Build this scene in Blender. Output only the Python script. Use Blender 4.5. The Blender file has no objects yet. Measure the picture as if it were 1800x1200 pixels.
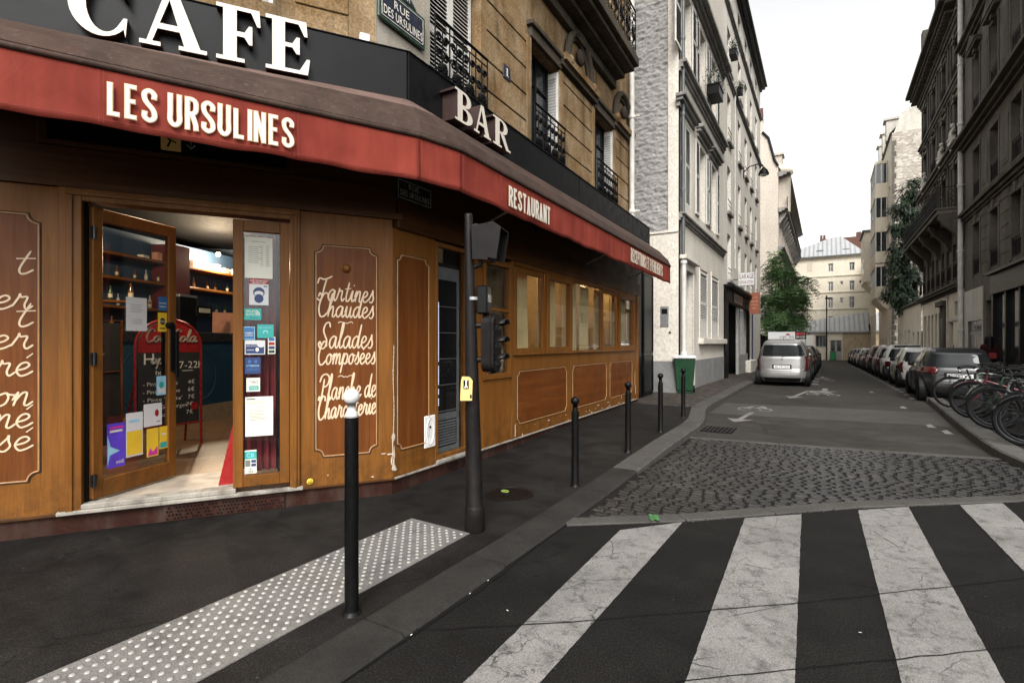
import bpy, bmesh, math, random
from math import sin, cos, pi, atan, atan2, hypot, sqrt, radians
from mathutils import Vector, Matrix, noise
random.seed(7)
SC = bpy.context.scene
COL = SC.collection

# ---------------------------------------------------------------- camera
TH = atan(550 / 900)                       # camera is turned this far to the left of the street axis (+Y)
FW = Vector((-sin(TH), cos(TH))); RT = Vector((cos(TH), sin(TH)))
EYE = 1.55
cam_d = bpy.data.cameras.new("camera"); cam = bpy.data.objects.new("camera", cam_d); COL.objects.link(cam)
cam.location = (0, 0, EYE); cam.rotation_euler = (pi / 2, 0, TH)
cam_d.sensor_width = 36; cam_d.lens = 18.0; cam_d.shift_y = 3 / 1800
cam_d.clip_start = 0.05; cam_d.clip_end = 2000
SC.camera = cam
# ---------------------------------------------------------------- light
SUN_EL, SUN_AZ = 46.0, 153.0                # soft sun behind an overcast; azimuth clockwise from +Y
w = bpy.data.worlds.new("World"); SC.world = w; w.use_nodes = True
nt = w.node_tree; bg = nt.nodes["Background"]
sky = nt.nodes.new("ShaderNodeTexSky"); sky.sky_type = 'NISHITA'; sky.sun_disc = False
sky.sun_elevation = radians(SUN_EL); sky.sun_rotation = radians(SUN_AZ)
sky.air_density = 1.0; sky.dust_density = 4.0; sky.ozone_density = 1.0
hs = nt.nodes.new("ShaderNodeHueSaturation"); hs.inputs["Saturation"].default_value = 0.03; hs.inputs["Value"].default_value = 1.0
nt.links.new(sky.outputs[0], hs.inputs["Color"]); nt.links.new(hs.outputs[0], bg.inputs[0])
bg.inputs[1].default_value = 0.15
sun_d = bpy.data.lights.new("sun", 'SUN'); sun_d.energy = 0.85; sun_d.angle = radians(14); sun_d.color = (1, .95, .88)
sun = bpy.data.objects.new("sun", sun_d); COL.objects.link(sun)
_a, _e = radians(SUN_AZ), radians(SUN_EL)
sun.rotation_euler = Vector((sin(_a) * cos(_e), cos(_a) * cos(_e), sin(_e))).to_track_quat('Z', 'Y').to_euler()
SC.view_settings.view_transform = 'Standard'; SC.view_settings.look = 'None'
SC.view_settings.gamma = 1; SC.view_settings.use_curve_mapping = False
SC.view_settings.exposure = 1.26
SC.render.engine = 'CYCLES'
try:
    SC.cycles.max_bounces = 6; SC.cycles.transparent_max_bounces = 12; SC.cycles.use_denoising = True
    SC.cycles.caustics_reflective = False; SC.cycles.caustics_refractive = False
except Exception:
    pass

# ---------------------------------------------------------------- places: the walls' real planes
def c2w(X, Z):
    return RT * X + FW * Z
def G(px, py, z=0.0):
    """the point of the ground (height z) that the photo shows at px, py"""
    t = (z - EYE) * 900 / (603 - py); u = (px - 900) / 900
    p = c2w(u * t, t); return Vector((p.x, p.y, z))
class Face:
    """a vertical wall plane: local x runs along it (to the right as seen from outside), y into the building, z up"""
    def __init__(s, o, p):
        s.o = Vector(o); d = Vector(p) - s.o; s.L = d.length; s.d = d / s.L
        s.n = Vector((s.d.y, -s.d.x)); s.rot = atan2(s.d.y, s.d.x)
    def uv(s, px, py, off=0.0):
        u = (px - 900) / 900; r = FW + RT * u; o = s.o + s.n * off
        det = -r.x * s.d.y + r.y * s.d.x
        t = (-o.x * s.d.y + o.y * s.d.x) / det
        return (r * t - o).dot(s.d), EYE + t * (603 - py) / 900
    def x(s, px, off=0.0): return s.uv(px, 603, off)[0]
    def z(s, px, py, off=0.0): return s.uv(px, py, off)[1]
    def W(s, x, y, z=0.0):
        p = s.o + s.d * x - s.n * y; return Vector((p.x, p.y, z))
    def loc(s, w):
        q = Vector((w[0], w[1])) - s.o; return q.dot(s.d), -q.dot(s.n)
A_ = c2w(-3.87, 3.99); C_ = c2w(-1.21, 5.19); P_ = c2w(3.13, 12.74)
FR = Face(C_, C_ * 2 - A_)          # cafe front (door side): x < 0 to the left of the corner
RR = Face(C_, P_)                   # cafe flank along the street: x > 0
def smooth(a, b, t):
    t = max(0.0, min(1.0, (t - a) / (b - a))); return t * t * (3 - 2 * t)
def road_z(y): return 0.0 if y < 20 else -0.0123 * (y - 20)
def walk_z(x, y):
    """height of the pavements: dropped at the crossing, a full kerb further on"""
    return road_z(y) + 0.018 + 0.095 * smooth(4.0, 9.0, y)

# ---------------------------------------------------------------- mesh builder
class MB:
    def __init__(s): s.v = []; s.f = []; s.m = []; s.s = []
    def add(s, vs, fs, mi=0, sm=False):
        b = len(s.v); s.v += [tuple(v) for v in vs]
        for f in fs:
            s.f.append([b + i for i in f]); s.m.append(mi); s.s.append(sm)
    def box(s, x0, x1, y0, y1, z0, z1, mi=0):
        if x0 > x1: x0, x1 = x1, x0
        if y0 > y1: y0, y1 = y1, y0
        if z0 > z1: z0, z1 = z1, z0
        s.add([(x0, y0, z0), (x1, y0, z0), (x1, y1, z0), (x0, y1, z0), (x0, y0, z1), (x1, y0, z1), (x1, y1, z1), (x0, y1, z1)],
              [(3, 2, 1, 0), (4, 5, 6, 7), (0, 1, 5, 4), (1, 2, 6, 5), (2, 3, 7, 6), (3, 0, 4, 7)], mi)
    def hexa(s, p, mi=0):
        s.add(p, [(3, 2, 1, 0), (4, 5, 6, 7), (0, 1, 5, 4), (1, 2, 6, 5), (2, 3, 7, 6), (3, 0, 4, 7)], mi)
    def quad(s, a, b, c, d, mi=0, sm=False): s.add([a, b, c, d], [(0, 1, 2, 3)], mi, sm)
    def prism(s, pts, fn, h0, h1, mi=0, sides=None, sm=False):
        """pts: 2-D outline; fn(a, b, h) -> xyz; filled caps at h0 and h1"""
        n = len(pts); vs = [fn(a, b, h0) for a, b in pts] + [fn(a, b, h1) for a, b in pts]
        s.add(vs, [list(range(n))[::-1], list(range(n, 2 * n))], mi)
        s.add(vs, [(i, (i + 1) % n, n + (i + 1) % n, n + i) for i in range(n)], mi if sides is None else sides, sm)
    def tube(s, pts, r, n=8, mi=0, caps=True, closed=False):
        pts = [Vector(p) for p in pts]; k = len(pts); rs = r if isinstance(r, (list, tuple)) else [r] * k
        rings = []; up = None
        for i, p in enumerate(pts):
            if closed: t = pts[(i + 1) % k] - pts[i - 1]
            else: t = pts[min(i + 1, k - 1)] - pts[max(i - 1, 0)]
            t = t.normalized() if t.length > 1e-9 else Vector((0, 0, 1))
            if up is None:
                up = Vector((0, 0, 1)) if abs(t.z) < .9 else Vector((1, 0, 0))
            a = t.cross(up)
            if a.length < 1e-5: a = t.orthogonal()
            a.normalize(); b = a.cross(t); up = b
            rings.append([p + (a * cos(2 * pi * j / n) + b * sin(2 * pi * j / n)) * rs[i] for j in range(n)])
        vs = [q for rr in rings for q in rr]; fs = []
        for i in range(k if closed else k - 1):
            o, o2 = i * n, ((i + 1) % k) * n
            fs += [(o + j, o2 + j, o2 + (j + 1) % n, o + (j + 1) % n) for j in range(n)]
        s.add(vs, fs, mi, True)
        if caps and not closed:
            s.add(rings[0], [list(range(n))], mi); s.add(rings[-1], [list(range(n))[::-1]], mi)
    def lathe(s, prof, c=(0, 0, 0), n=24, mi=0, ax='z', sm=True):
        """prof: (radius, height) pairs from low to high; closed where the radius is 0"""
        def P(r, h, j):
            a = 2 * pi * j / n; x, y = r * cos(a), r * sin(a)
            q = (x, y, h) if ax == 'z' else ((h, x, y) if ax == 'x' else (y, h, x))
            return (c[0] + q[0], c[1] + q[1], c[2] + q[2])
        vs = [P(r, h, j) for r, h in prof for j in range(n)]
        fs = [(i * n + j, i * n + (j + 1) % n, (i + 1) * n + (j + 1) % n, (i + 1) * n + j) for i in range(len(prof) - 1) for j in range(n)]
        s.add(vs, fs, mi, sm)
        if prof[0][0] > 1e-4: s.add(vs[:n], [list(range(n))[::-1]], mi)
        if prof[-1][0] > 1e-4: s.add(vs[-n:], [list(range(n))], mi)
    def grid(s, nu, nv, fn, mi=0, sm=True, flip=False):
        vs = [fn(i / nu, j / nv) for j in range(nv + 1) for i in range(nu + 1)]; k = nu + 1
        fs = [(j * k + i, j * k + i + 1, (j + 1) * k + i + 1, (j + 1) * k + i) for j in range(nv) for i in range(nu)]
        if flip: fs = [f[::-1] for f in fs]
        s.add(vs, fs, mi, sm)
    def merge(s, o, fn=None, mi=None):
        vs = o.v if fn is None else [fn(Vector(v)) for v in o.v]
        b = len(s.v); s.v += [tuple(v) for v in vs]
        for f, m_, sm_ in zip(o.f, o.m, o.s):
            s.f.append([b + i for i in f]); s.m.append(m_ if mi is None else mi); s.s.append(sm_)
    def build(s, name, mats, parent=None, loc=None, rot=None, bevel=0, weld=False, seg=1):
        me = bpy.data.meshes.new(name); me.from_pydata(s.v, [], s.f)
        for m in (mats if isinstance(mats, (list, tuple)) else [mats]): me.materials.append(m)
        me.polygons.foreach_set("material_index", s.m); me.polygons.foreach_set("use_smooth", s.s)
        if weld:
            bm = bmesh.new(); bm.from_mesh(me); bmesh.ops.remove_doubles(bm, verts=bm.verts, dist=1e-5); bm.to_mesh(me); bm.free()
        me.update()
        o = bpy.data.objects.new(name, me); COL.objects.link(o)
        if parent: o.parent = parent
        if loc: o.location = loc
        if rot is not None: o.rotation_euler = rot if isinstance(rot, (tuple, list)) else (0, 0, rot)
        if bevel:
            b = o.modifiers.new("bevel", 'BEVEL'); b.width = bevel; b.segments = seg; b.limit_method = 'ANGLE'; b.angle_limit = radians(35)
        return o
def thing(name, label, cat, loc=(0, 0, 0), rot=0, group=None):
    o = bpy.data.objects.new(name, None); COL.objects.link(o); o.empty_display_size = .2
    o.location = loc; o.rotation_euler = rot if isinstance(rot, (tuple, list)) else (0, 0, rot)
    return tag(o, label, cat, group)
def tag(o, label=None, cat=None, group=None, kind=None):
    if label: o["label"] = label
    if cat: o["category"] = cat
    if group: o["group"] = group
    if kind: o["kind"] = kind
    return o
KIDS = {}
def dup(o, parent=None, **kw):
    """copy of a thing with copies of its parts and sub-parts"""
    c = o.copy(); COL.objects.link(c)
    if parent: c.parent = parent
    for ch in [x for x in o.children]: dup(ch, c)
    return c

# ---------------------------------------------------------------- materials
def _n(nt, t, **kw):
    n = nt.nodes.new(t)
    for k, v in kw.items(): setattr(n, k, v)
    return n
def lin(h):
    """sRGB 0..255 triple to linear"""
    return tuple(((c / 255) / 12.92 if c / 255 <= .04045 else ((c / 255 + .055) / 1.055) ** 2.4) for c in h)
class Mat:
    def __init__(s, name, rough=.6, metal=0, spec=.5):
        s.m = bpy.data.materials.new(name); s.m.use_nodes = True; s.nt = s.m.node_tree
        s.b = s.nt.nodes["Principled BSDF"]; s.b.inputs["Roughness"].default_value = rough; s.b.inputs["Metallic"].default_value = metal
        s.b.inputs["Specular IOR Level"].default_value = spec
        s.tc = _n(s.nt, "ShaderNodeTexCoord"); s.co = s.tc.outputs["Object"]
    def world(s):
        g = _n(s.nt, "ShaderNodeNewGeometry"); s.co = g.outputs["Position"]; return s
    def map(s, scale=(1, 1, 1), loc=(0, 0, 0), rot=(0, 0, 0)):
        n = _n(s.nt, "ShaderNodeMapping"); n.inputs["Scale"].default_value = scale; n.inputs["Location"].default_value = loc; n.inputs["Rotation"].default_value = rot
        s.nt.links.new(s.co, n.inputs["Vector"]); return n.outputs[0]
    def noise(s, sc, det=4, rough=.55, vec=None, dist=0):
        n = _n(s.nt, "ShaderNodeTexNoise"); n.inputs["Scale"].default_value = sc; n.inputs["Detail"].default_value = det
        n.inputs["Roughness"].default_value = rough; n.inputs["Distortion"].default_value = dist
        s.nt.links.new(vec or s.co, n.inputs["Vector"]); return n.outputs["Fac"]
    def voro(s, sc, feat='F1', vec=None, out="Distance", rnd=1):
        n = _n(s.nt, "ShaderNodeTexVoronoi", feature=feat); n.inputs["Scale"].default_value = sc; n.inputs["Randomness"].default_value = rnd
        s.nt.links.new(vec or s.co, n.inputs["Vector"]); return n.outputs[out]
    def ramp(s, fac, stops):
        n = _n(s.nt, "ShaderNodeValToRGB"); e = n.color_ramp.elements
        while len(e) < len(stops): e.new(.5)
        for el, (p, c) in zip(e, stops):
            el.position = p; el.color = (c, c, c, 1) if isinstance(c, (int, float)) else (*c, 1)
        s.nt.links.new(fac, n.inputs[0]); return n.outputs[0]
    def mix(s, fac, a, b, mode='MIX'):
        n = _n(s.nt, "ShaderNodeMix", data_type='RGBA', blend_type=mode)
        for k, v in (("Factor", fac), ("A", a), ("B", b)):
            i = [q for q in n.inputs if q.name == k and (q.type == 'VALUE' if k == "Factor" else q.type == 'RGBA')][0]
            if isinstance(v, (int, float)): i.default_value = v if k == "Factor" else (v, v, v, 1)
            elif isinstance(v, tuple): i.default_value = (*v, 1)
            else: s.nt.links.new(v, i)
        return [q for q in n.outputs if q.type == 'RGBA'][0]
    def math(s, op, a, b=0.0):
        n = _n(s.nt, "ShaderNodeMath", operation=op)
        for i, v in ((0, a), (1, b)):
            if isinstance(v, (int, float)): n.inputs[i].default_value = v
            else: s.nt.links.new(v, n.inputs[i])
        return n.outputs[0]
    def vadd(s, vec, fac, amt):
        """warp a vector by a noise value"""
        n = _n(s.nt, "ShaderNodeVectorMath", operation='ADD'); m2 = s.math('MULTIPLY', fac, amt)
        s.nt.links.new(vec, n.inputs[0]); s.nt.links.new(m2, n.inputs[1]); return n.outputs[0]
    def col(s, c):
        if isinstance(c, tuple): s.b.inputs["Base Color"].default_value = (*c, 1)
        else: s.nt.links.new(c, s.b.inputs["Base Color"])
        return s
    def rough(s, c): s.nt.links.new(c, s.b.inputs["Roughness"]); return s
    def bump(s, h, strength=.3, dist=.01):
        n = _n(s.nt, "ShaderNodeBump"); n.inputs["Strength"].default_value = strength; n.inputs["Distance"].default_value = dist
        s.nt.links.new(h, n.inputs["Height"]); s.nt.links.new(n.outputs[0], s.b.inputs["Normal"]); return s
    def coat(s, v, r=.1): s.b.inputs["Coat Weight"].default_value = v; s.b.inputs["Coat Roughness"].default_value = r; return s
def simple(name, c, rough=.55, metal=0, var=.15, sc=9, bump=0, spec=.5, coat=0):
    """one colour with faint uneven wear"""
    m = Mat(name, rough, metal, spec); n = m.noise(sc, 5)
    d = tuple(x * (1 - var) for x in c); l = tuple(min(1, x * (1 + var)) for x in c)
    m.col(m.ramp(n, [(.3, d), (.7, l)])); m.rough(m.ramp(m.noise(sc * 2.3, 4), [(.3, max(.03, rough - .1)), (.7, min(1, rough + .1))]))
    if bump: m.bump(m.noise(sc * 12, 5), bump, .004)
    if coat: m.coat(coat)
    return m.m
def wood(name, c0, c1, axis='z', rough=.42, scale=1.0, coat=.05):
    m = Mat(name, rough)
    s1 = (14, 14, .9) if axis == 'z' else (.9, 14, 14); s2 = (120, 120, 3) if axis == 'z' else (3, 120, 120)
    v1 = m.map(tuple(x * scale for x in s1)); v2 = m.map(tuple(x * scale for x in s2))
    n1 = m.noise(1, 5, .6, v1, .6); n2 = m.noise(1, 4, .6, v2); n3 = m.noise(1.3, 3)
    c = m.ramp(n1, [(.28, c0), (.5, tuple((a + b) / 2 for a, b in zip(c0, c1))), (.72, c1)])
    c = m.mix(.55, c, m.ramp(n2, [(.3, (.55, .5, .45)), (.65, (1, 1, 1))]), 'MULTIPLY')
    c = m.mix(.6, c, m.ramp(n3, [(.3, (.72, .68, .62)), (.7, (1.0, 1.0, 1.0))]), 'MULTIPLY')
    # scuffs and old chips
    chip = m.ramp(m.noise(6, 8, .7), [(.74, 0.0), (.765, 1.0)])
    c = m.mix(m.math('MULTIPLY', chip, .35), c, (.5, .42, .32))
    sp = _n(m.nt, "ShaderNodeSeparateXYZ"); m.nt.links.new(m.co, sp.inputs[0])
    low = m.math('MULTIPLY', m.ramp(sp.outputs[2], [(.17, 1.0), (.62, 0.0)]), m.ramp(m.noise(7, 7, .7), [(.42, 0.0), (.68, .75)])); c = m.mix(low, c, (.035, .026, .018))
    drip = m.ramp(m.noise(1, 5, .65, m.map((26, 26, 1.1))), [(.6, 0.0), (.74, .4)]); c = m.mix(drip, c, tuple(x * .35 for x in c0))
    m.col(c); m.rough(m.ramp(m.noise(3, 5), [(.3, rough - .1), (.7, rough + .14)])); m.bump(n2, .12, .003).coat(coat, .25)
    return m.m
def stone(name, c0, c1, dirt=(.09, .075, .06), damt=.6, sc=1.0, bump=.35, rough=.85, grit=.6):
    m = Mat(name, rough, 0, .3); n1 = m.noise(1.1 * sc, 8, .62); n2 = m.noise(26 * sc, 6, .6); n3 = m.noise(1, 5, .6, m.map((2.2 * sc, 2.2 * sc, .45 * sc)))
    c = m.ramp(n1, [(.3, c0), (.7, c1)])
    c = m.mix(grit, c, m.ramp(n2, [(.34, (.55, .52, .48)), (.6, (1.05, 1.05, 1.05))]), 'MULTIPLY')
    d = m.ramp(n3, [(.48, 0.0), (.75, damt)])
    c = m.mix(d, c, dirt)
    m.col(c); m.bump(m.math('ADD', n2, m.math('MULTIPLY', m.noise(120 * sc, 3), .4)), bump, .006)
    return m.m
M = {}
M['wood'] = wood("honey_wood", (.26, .105, .022), (.40, .175, .042))
M['wood_h'] = wood("honey_wood_rail", (.25, .10, .022), (.38, .165, .04), 'x')
M['wood_dark'] = wood("walnut_panel", (.115, .036, .011), (.20, .07, .02))
M['wood_dark_h'] = wood("walnut_panel_flat", (.12, .038, .011), (.21, .072, .02), 'x', scale=.6)
M['wood_head'] = wood("old_header_wood", (.085, .038, .014), (.15, .07, .026), 'x')
M['molding'] = simple("panel_molding", (.34, .19, .085), .5)
M['groove'] = simple("panel_groove", (.03, .016, .008), .7)
M['plinth'] = stone("plinth_paint", (.05, .019, .013), (.085, .034, .024), (.2, .17, .14), .35, 2.2, .4)
M['sill'] = stone("worn_sill", (.24, .22, .19), (.4, .37, .32), (.06, .05, .04), .9, 4, .5)
M['stone'] = stone("ochre_limestone", (.25, .135, .045), (.50, .37, .22), (.07, .045, .022), .9, 1.5, .6, .85, .95)
M['stone_pale'] = stone("pale_render", (.44, .39, .31), (.58, .53, .45), (.25, .19, .12), .45, 1.6, .3)
M['stone_dark'] = stone("dark_limestone", (.15, .125, .095), (.24, .20, .15), (.045, .04, .034), .7, 1.0, .4)  # darker limestone for lintels, arches and the balcony slab
M['joint'] = simple("stone_joint", (.055, .042, .028), .9)
M['rough_wall'] = stone("rough_gable_render", (.30, .29, .275), (.41, .40, .385), (.19, .18, .165), .5, 1.2, .8)
M['white_wall'] = stone("white_render", (.58, .56, .52), (.70, .68, .64), (.42, .39, .34), .5, .7, .12, .8)
M['white_wall_b'] = stone("off_white_render", (.63, .61, .57), (.74, .72, .68), (.46, .43, .38), .45, .5, .1, .8)
M['beige_wall'] = stone("beige_render", (.50, .44, .37), (.60, .54, .46), (.36, .31, .25), .5, .35, .12, .85)
M['far_wall'] = stone("cream_render", (.66, .60, .48), (.76, .70, .58), (.5, .43, .33), .45, .3, .1, .85)
M['far_rubble'] = stone("rubble_masonry", (.36, .28, .18), (.52, .43, .3), (.2, .15, .1), .8, 2.5, .6)
M['grey_base'] = stone("grey_painted_base", (.17, .17, .165), (.24, .24, .235), (.09, .09, .085), .5, 1.5, .2)
M['trim_grey'] = stone("grey_stone_trim", (.20, .19, .175), (.31, .30, .28), (.08, .075, .07), .8, 1.2, .3)
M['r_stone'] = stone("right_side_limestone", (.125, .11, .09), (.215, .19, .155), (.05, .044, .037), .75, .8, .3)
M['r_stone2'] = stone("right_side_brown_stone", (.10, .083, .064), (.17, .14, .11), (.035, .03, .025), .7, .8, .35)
M['r_pale'] = stone("right_side_pale_render", (.34, .32, .28), (.45, .43, .38), (.2, .18, .15), .5, .8, .15)
M['r_cream'] = stone("right_side_cream_render", (.44, .39, .31), (.54, .49, .40), (.27, .23, .18), .5, .6, .15)
M['iron'] = simple("black_iron", (.012, .012, .013), .5, .3)
M['black'] = simple("black_paint", (.014, .013, .013), .38, 0, .3, 14, .1)
M['pole'] = simple("brown_black_pole_paint", (.026, .021, .019), .42, 0, .35, 12, .15)
M['dark'] = simple("dark_void", (.008, .008, .009), .8)
M['fascia'] = simple("charcoal_fascia", (.030, .029, .030), .38, 0, .25, 2.5)
M['grey_metal'] = simple("grey_metal", (.33, .33, .33), .4, .7)
M['chrome'] = simple("bright_steel", (.55, .55, .56), .22, 1.0, .05)
M['zinc'] = simple("painted_zinc_pipe", (.48, .46, .42), .5, 0, .2, 3)
M['pipe_dark'] = simple("dark_zinc_pipe", (.16, .17, .17), .5, .2, .2, 3)
M['white'] = simple("white_paint", (.72, .71, .68), .5, 0, .1, 8)
M['shutter'] = simple("pale_shutter_paint", (.55, .53, .49), .6, 0, .15, 5)
M['shutter_grey'] = simple("grey_shutter_paint", (.27, .265, .25), .6, 0, .2, 5)
M['cream_letter'] = simple("cream_letter_face", (.80, .73, .62), .45, 0, .05, 4)
M['letter_side'] = simple("russet_letter_side", (.10, .038, .028), .5, 0, .2)
M['script'] = simple("cream_script_paint", (.62, .46, .30), .55, 0, .12, 14)
M['print_white'] = simple("white_print", (.80, .76, .66), .6, 0, .08, 6)
M['print_cream'] = simple("cream_print_edge", (.60, .42, .22), .6, 0, .08, 6)
M['print_black'] = simple("black_print", (.02, .02, .022), .6)
M['enamel_blue'] = simple("dark_blue_enamel", (.026, .03, .046), .22, 0, .25, 6, 0, .6)
M['enamel_dark'] = simple("dark_green_enamel", (.015, .03, .024), .3, 0, .25, 6)
M['enamel_green'] = simple("green_enamel_border", (.05, .10, .065), .3, 0, .25, 6)
M['red'] = simple("red_gloss", (.42, .02, .018), .3, 0, .1, 5)
M['red_dark'] = simple("dark_red_cloth", (.17, .012, .015), .8, 0, .2, 7)
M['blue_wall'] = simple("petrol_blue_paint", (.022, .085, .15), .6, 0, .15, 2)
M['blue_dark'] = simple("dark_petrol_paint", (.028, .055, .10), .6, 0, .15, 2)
M['slate_board'] = simple("chalkboard", (.018, .019, .019), .7, 0, .3, 5)
M['chalk'] = simple("chalk", (.75, .75, .72), .9)
M['paper'] = simple("paper", (.70, .69, .58), .7, 0, .05, 3)
M['paper_white'] = simple("white_paper", (.78, .78, .77), .7, 0, .04, 3)
M['grey_print'] = simple("grey_print", (.16, .16, .15), .7)
M['yellow'] = simple("yellow_print", (.72, .48, .03), .5, 0, .08)
M['teal'] = simple("teal_print", (.03, .34, .30), .5, 0, .08)
M['navy'] = simple("navy_print", (.018, .035, .12), .5, 0, .15)
M['mid_blue'] = simple("blue_print", (.03, .13, .32), .5, 0, .1)
M['violet'] = simple("violet_print", (.10, .05, .52), .5, 0, .2)
M['magenta'] = simple("magenta_print", (.55, .03, .30), .5)
M['sky_print'] = simple("light_blue_print", (.28, .55, .68), .5)
M['pink'] = simple("salmon_card", (.62, .30, .20), .6)
M['orange'] = simple("orange_card", (.70, .32, .08), .6)
M['button_yellow'] = simple("cream_yellow_plastic", (.66, .46, .16), .45, 0, .08, 6)
M['green_plastic'] = simple("green_bin_plastic", (.008, .105, .032), .45, 0, .2, 3)
M['bin_lid'] = simple("grey_bin_rim", (.42, .43, .42), .5)
M['rubber'] = simple("tyre_rubber", (.016, .016, .016), .85)
M['rim'] = simple("alloy_rim", (.30, .30, .31), .35, .8)
M['plastic'] = simple("black_plastic", (.02, .02, .02), .55)
M['plate'] = simple("number_plate", (.70, .70, .68), .4)
M['tail_red'] = simple("tail_lamp_red", (.19, .010, .012), .15, 0, .2, 12, 0, .7, .6)
M['tail_white'] = simple("lamp_clear", (.5, .5, .48), .15)
M['skin'] = simple("skin", (.42, .26, .19), .55)
M['hair'] = simple("dark_hair", (.012, .009, .008), .5)
M['coat'] = simple("dark_red_coat", (.07, .010, .012), .85, 0, .2, 8, .3)
M['trouser'] = simple("black_trousers", (.014, .014, .017), .85, 0, .2, 8)
M['cream_plinth'] = simple("cream_skirting", (.42, .33, .22), .6)
M['tile'] = None
M['slate_roof'] = None
M['leaf'] = None
def paint(name, c, metal=.35, rough=.32):
    m = Mat(name, rough, metal); n = m.noise(3, 4)
    m.col(m.ramp(n, [(.3, tuple(x * .82 for x in c)), (.7, c)])); m.rough(m.ramp(m.noise(5, 5), [(.3, rough - .06), (.7, rough + .14)])).coat(.4, .14)
    return m.m
M['p_silver'] = paint("silver_car_paint", (.40, .39, .375), .55)
M['p_dark'] = paint("dark_grey_car_paint", (.035, .034, .034), .4)
M['p_black'] = paint("black_car_paint", (.012, .012, .014), .3)
M['p_white'] = paint("white_car_paint", (.70, .69, .65), .0)
M['p_cream'] = paint("pale_grey_car_paint", (.50, .49, .45), .1)
M['p_grey'] = paint("warm_grey_car_paint", (.22, .20, .185), .4)
M['p_red'] = paint("dark_red_car_paint", (.09, .014, .014), .3)
M['p_blue'] = paint("dark_blue_car_paint", (.018, .024, .045), .3)
def glassy(name, c=(.012, .014, .015), rough=.05, spec=.8):
    m = Mat(name, rough, 0, spec); m.col(m.ramp(m.noise(1.7, 3), [(.35, tuple(x * .7 for x in c)), (.65, tuple(x * 1.5 for x in c))])); return m.m
M['car_glass'] = glassy("tinted_car_glass", (.018, .022, .022), .03, .4)
M['win_glass'] = glassy("dark_window_glass", (.018, .021, .023), .06, .7)
M['win_glass2'] = glassy("pale_window_glass", (.06, .07, .07), .06, .8)
def clear_glass(name, tint=(1, 1, 1), refl=1.0):
    m = bpy.data.materials.new(name); m.use_nodes = True; nt = m.node_tree; nt.nodes.clear()
    o = _n(nt, "ShaderNodeOutputMaterial"); mx = _n(nt, "ShaderNodeMixShader"); tr = _n(nt, "ShaderNodeBsdfTransparent"); gl = _n(nt, "ShaderNodeBsdfGlossy")
    fr = _n(nt, "ShaderNodeFresnel"); gm = _n(nt, "ShaderNodeNewGeometry"); ir = _n(nt, "ShaderNodeMath", operation='MULTIPLY_ADD'); ir.inputs[1].default_value = 1 / 1.55 - 1.55; ir.inputs[2].default_value = 1.55; nt.links.new(gm.outputs["Backfacing"], ir.inputs[0]); nt.links.new(ir.outputs[0], fr.inputs[0]); mu = _n(nt, "ShaderNodeMath", operation='MULTIPLY'); mu.inputs[1].default_value = refl
    tr.inputs[0].default_value = (*tint, 1); gl.inputs["Roughness"].default_value = .02
    nt.links.new(fr.outputs[0], mu.inputs[0]); nt.links.new(mu.outputs[0], mx.inputs[0]); nt.links.new(tr.outputs[0], mx.inputs[1]); nt.links.new(gl.outputs[0], mx.inputs[2]); nt.links.new(mx.outputs[0], o.inputs[0])
    return m
M['glass'] = clear_glass("shop_glass", (.96, .97, .98), .75)
M['curtain'] = simple("cream_curtain_cloth", (.72, .56, .28), .85, 0, .12, 3)
def emit(name, c, s):
    m = bpy.data.materials.new(name); m.use_nodes = True; b = m.node_tree.nodes["Principled BSDF"]
    b.inputs["Base Color"].default_value = (*c, 1); b.inputs["Emission Color"].default_value = (*c, 1); b.inputs["Emission Strength"].default_value = s; return m
M['lamp_on'] = emit("lit_bulb", (1, .78, .45), 14)
M['led'] = emit("led_strip", (.72, .76, 1), .8)
M['green_led'] = emit("green_cross_light", (.02, .50, .12), .55)
M['exit_on'] = emit("lit_exit_panel", (.30, .17, .05), .05)
# awning cloth: faded, streaked
m = Mat("red_awning_cloth", .82, 0, .25); n1 = m.noise(1.3, 5, .6); n2 = m.noise(1, 6, .6, m.map((7, 7, 1.2))); n3 = m.noise(320, 2)
c = m.ramp(n1, [(.3, (.27, .034, .026)), (.7, (.37, .058, .044))]); c = m.mix(.5, c, m.ramp(n2, [(.35, (.62, .58, .56)), (.6, (1, 1, 1))]), 'MULTIPLY')
m.col(c); m.bump(m.math('ADD', m.math('MULTIPLY', n3, .08), m.math('ADD', m.noise(1, 4, .6, m.map((3.2, 3.2, 1.6), (0, 0, 0), (.3, .2, 0)), 1.2), m.math('MULTIPLY', m.noise(1, 3, .6, m.map((9, 9, 2.5))), .35))), .16, .05); M['awning'] = m.m
m = Mat("weathered_awning_hood", .68, 0, .35); n1 = m.noise(1, 7, .65, m.map((4.5, 4.5, 1.6))); n2 = m.noise(30, 6, .65); n3 = m.noise(.8, 4)
c = m.ramp(n1, [(.3, (.048, .028, .021)), (.7, (.11, .068, .05))]); c = m.mix(m.ramp(n2, [(.56, 0.0), (.72, .5)]), c, (.22, .19, .165)); c = m.mix(m.ramp(n3, [(.55, 0.0), (.75, .45)]), c, (.16, .07, .05))
m.col(c).bump(n2, .2, .003); M['hood'] = m.m
M['hood_top'] = stone("faded_hood_top", (.085, .05, .04), (.15, .095, .078), (.05, .028, .022), .6, 2.2, .3)
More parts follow.
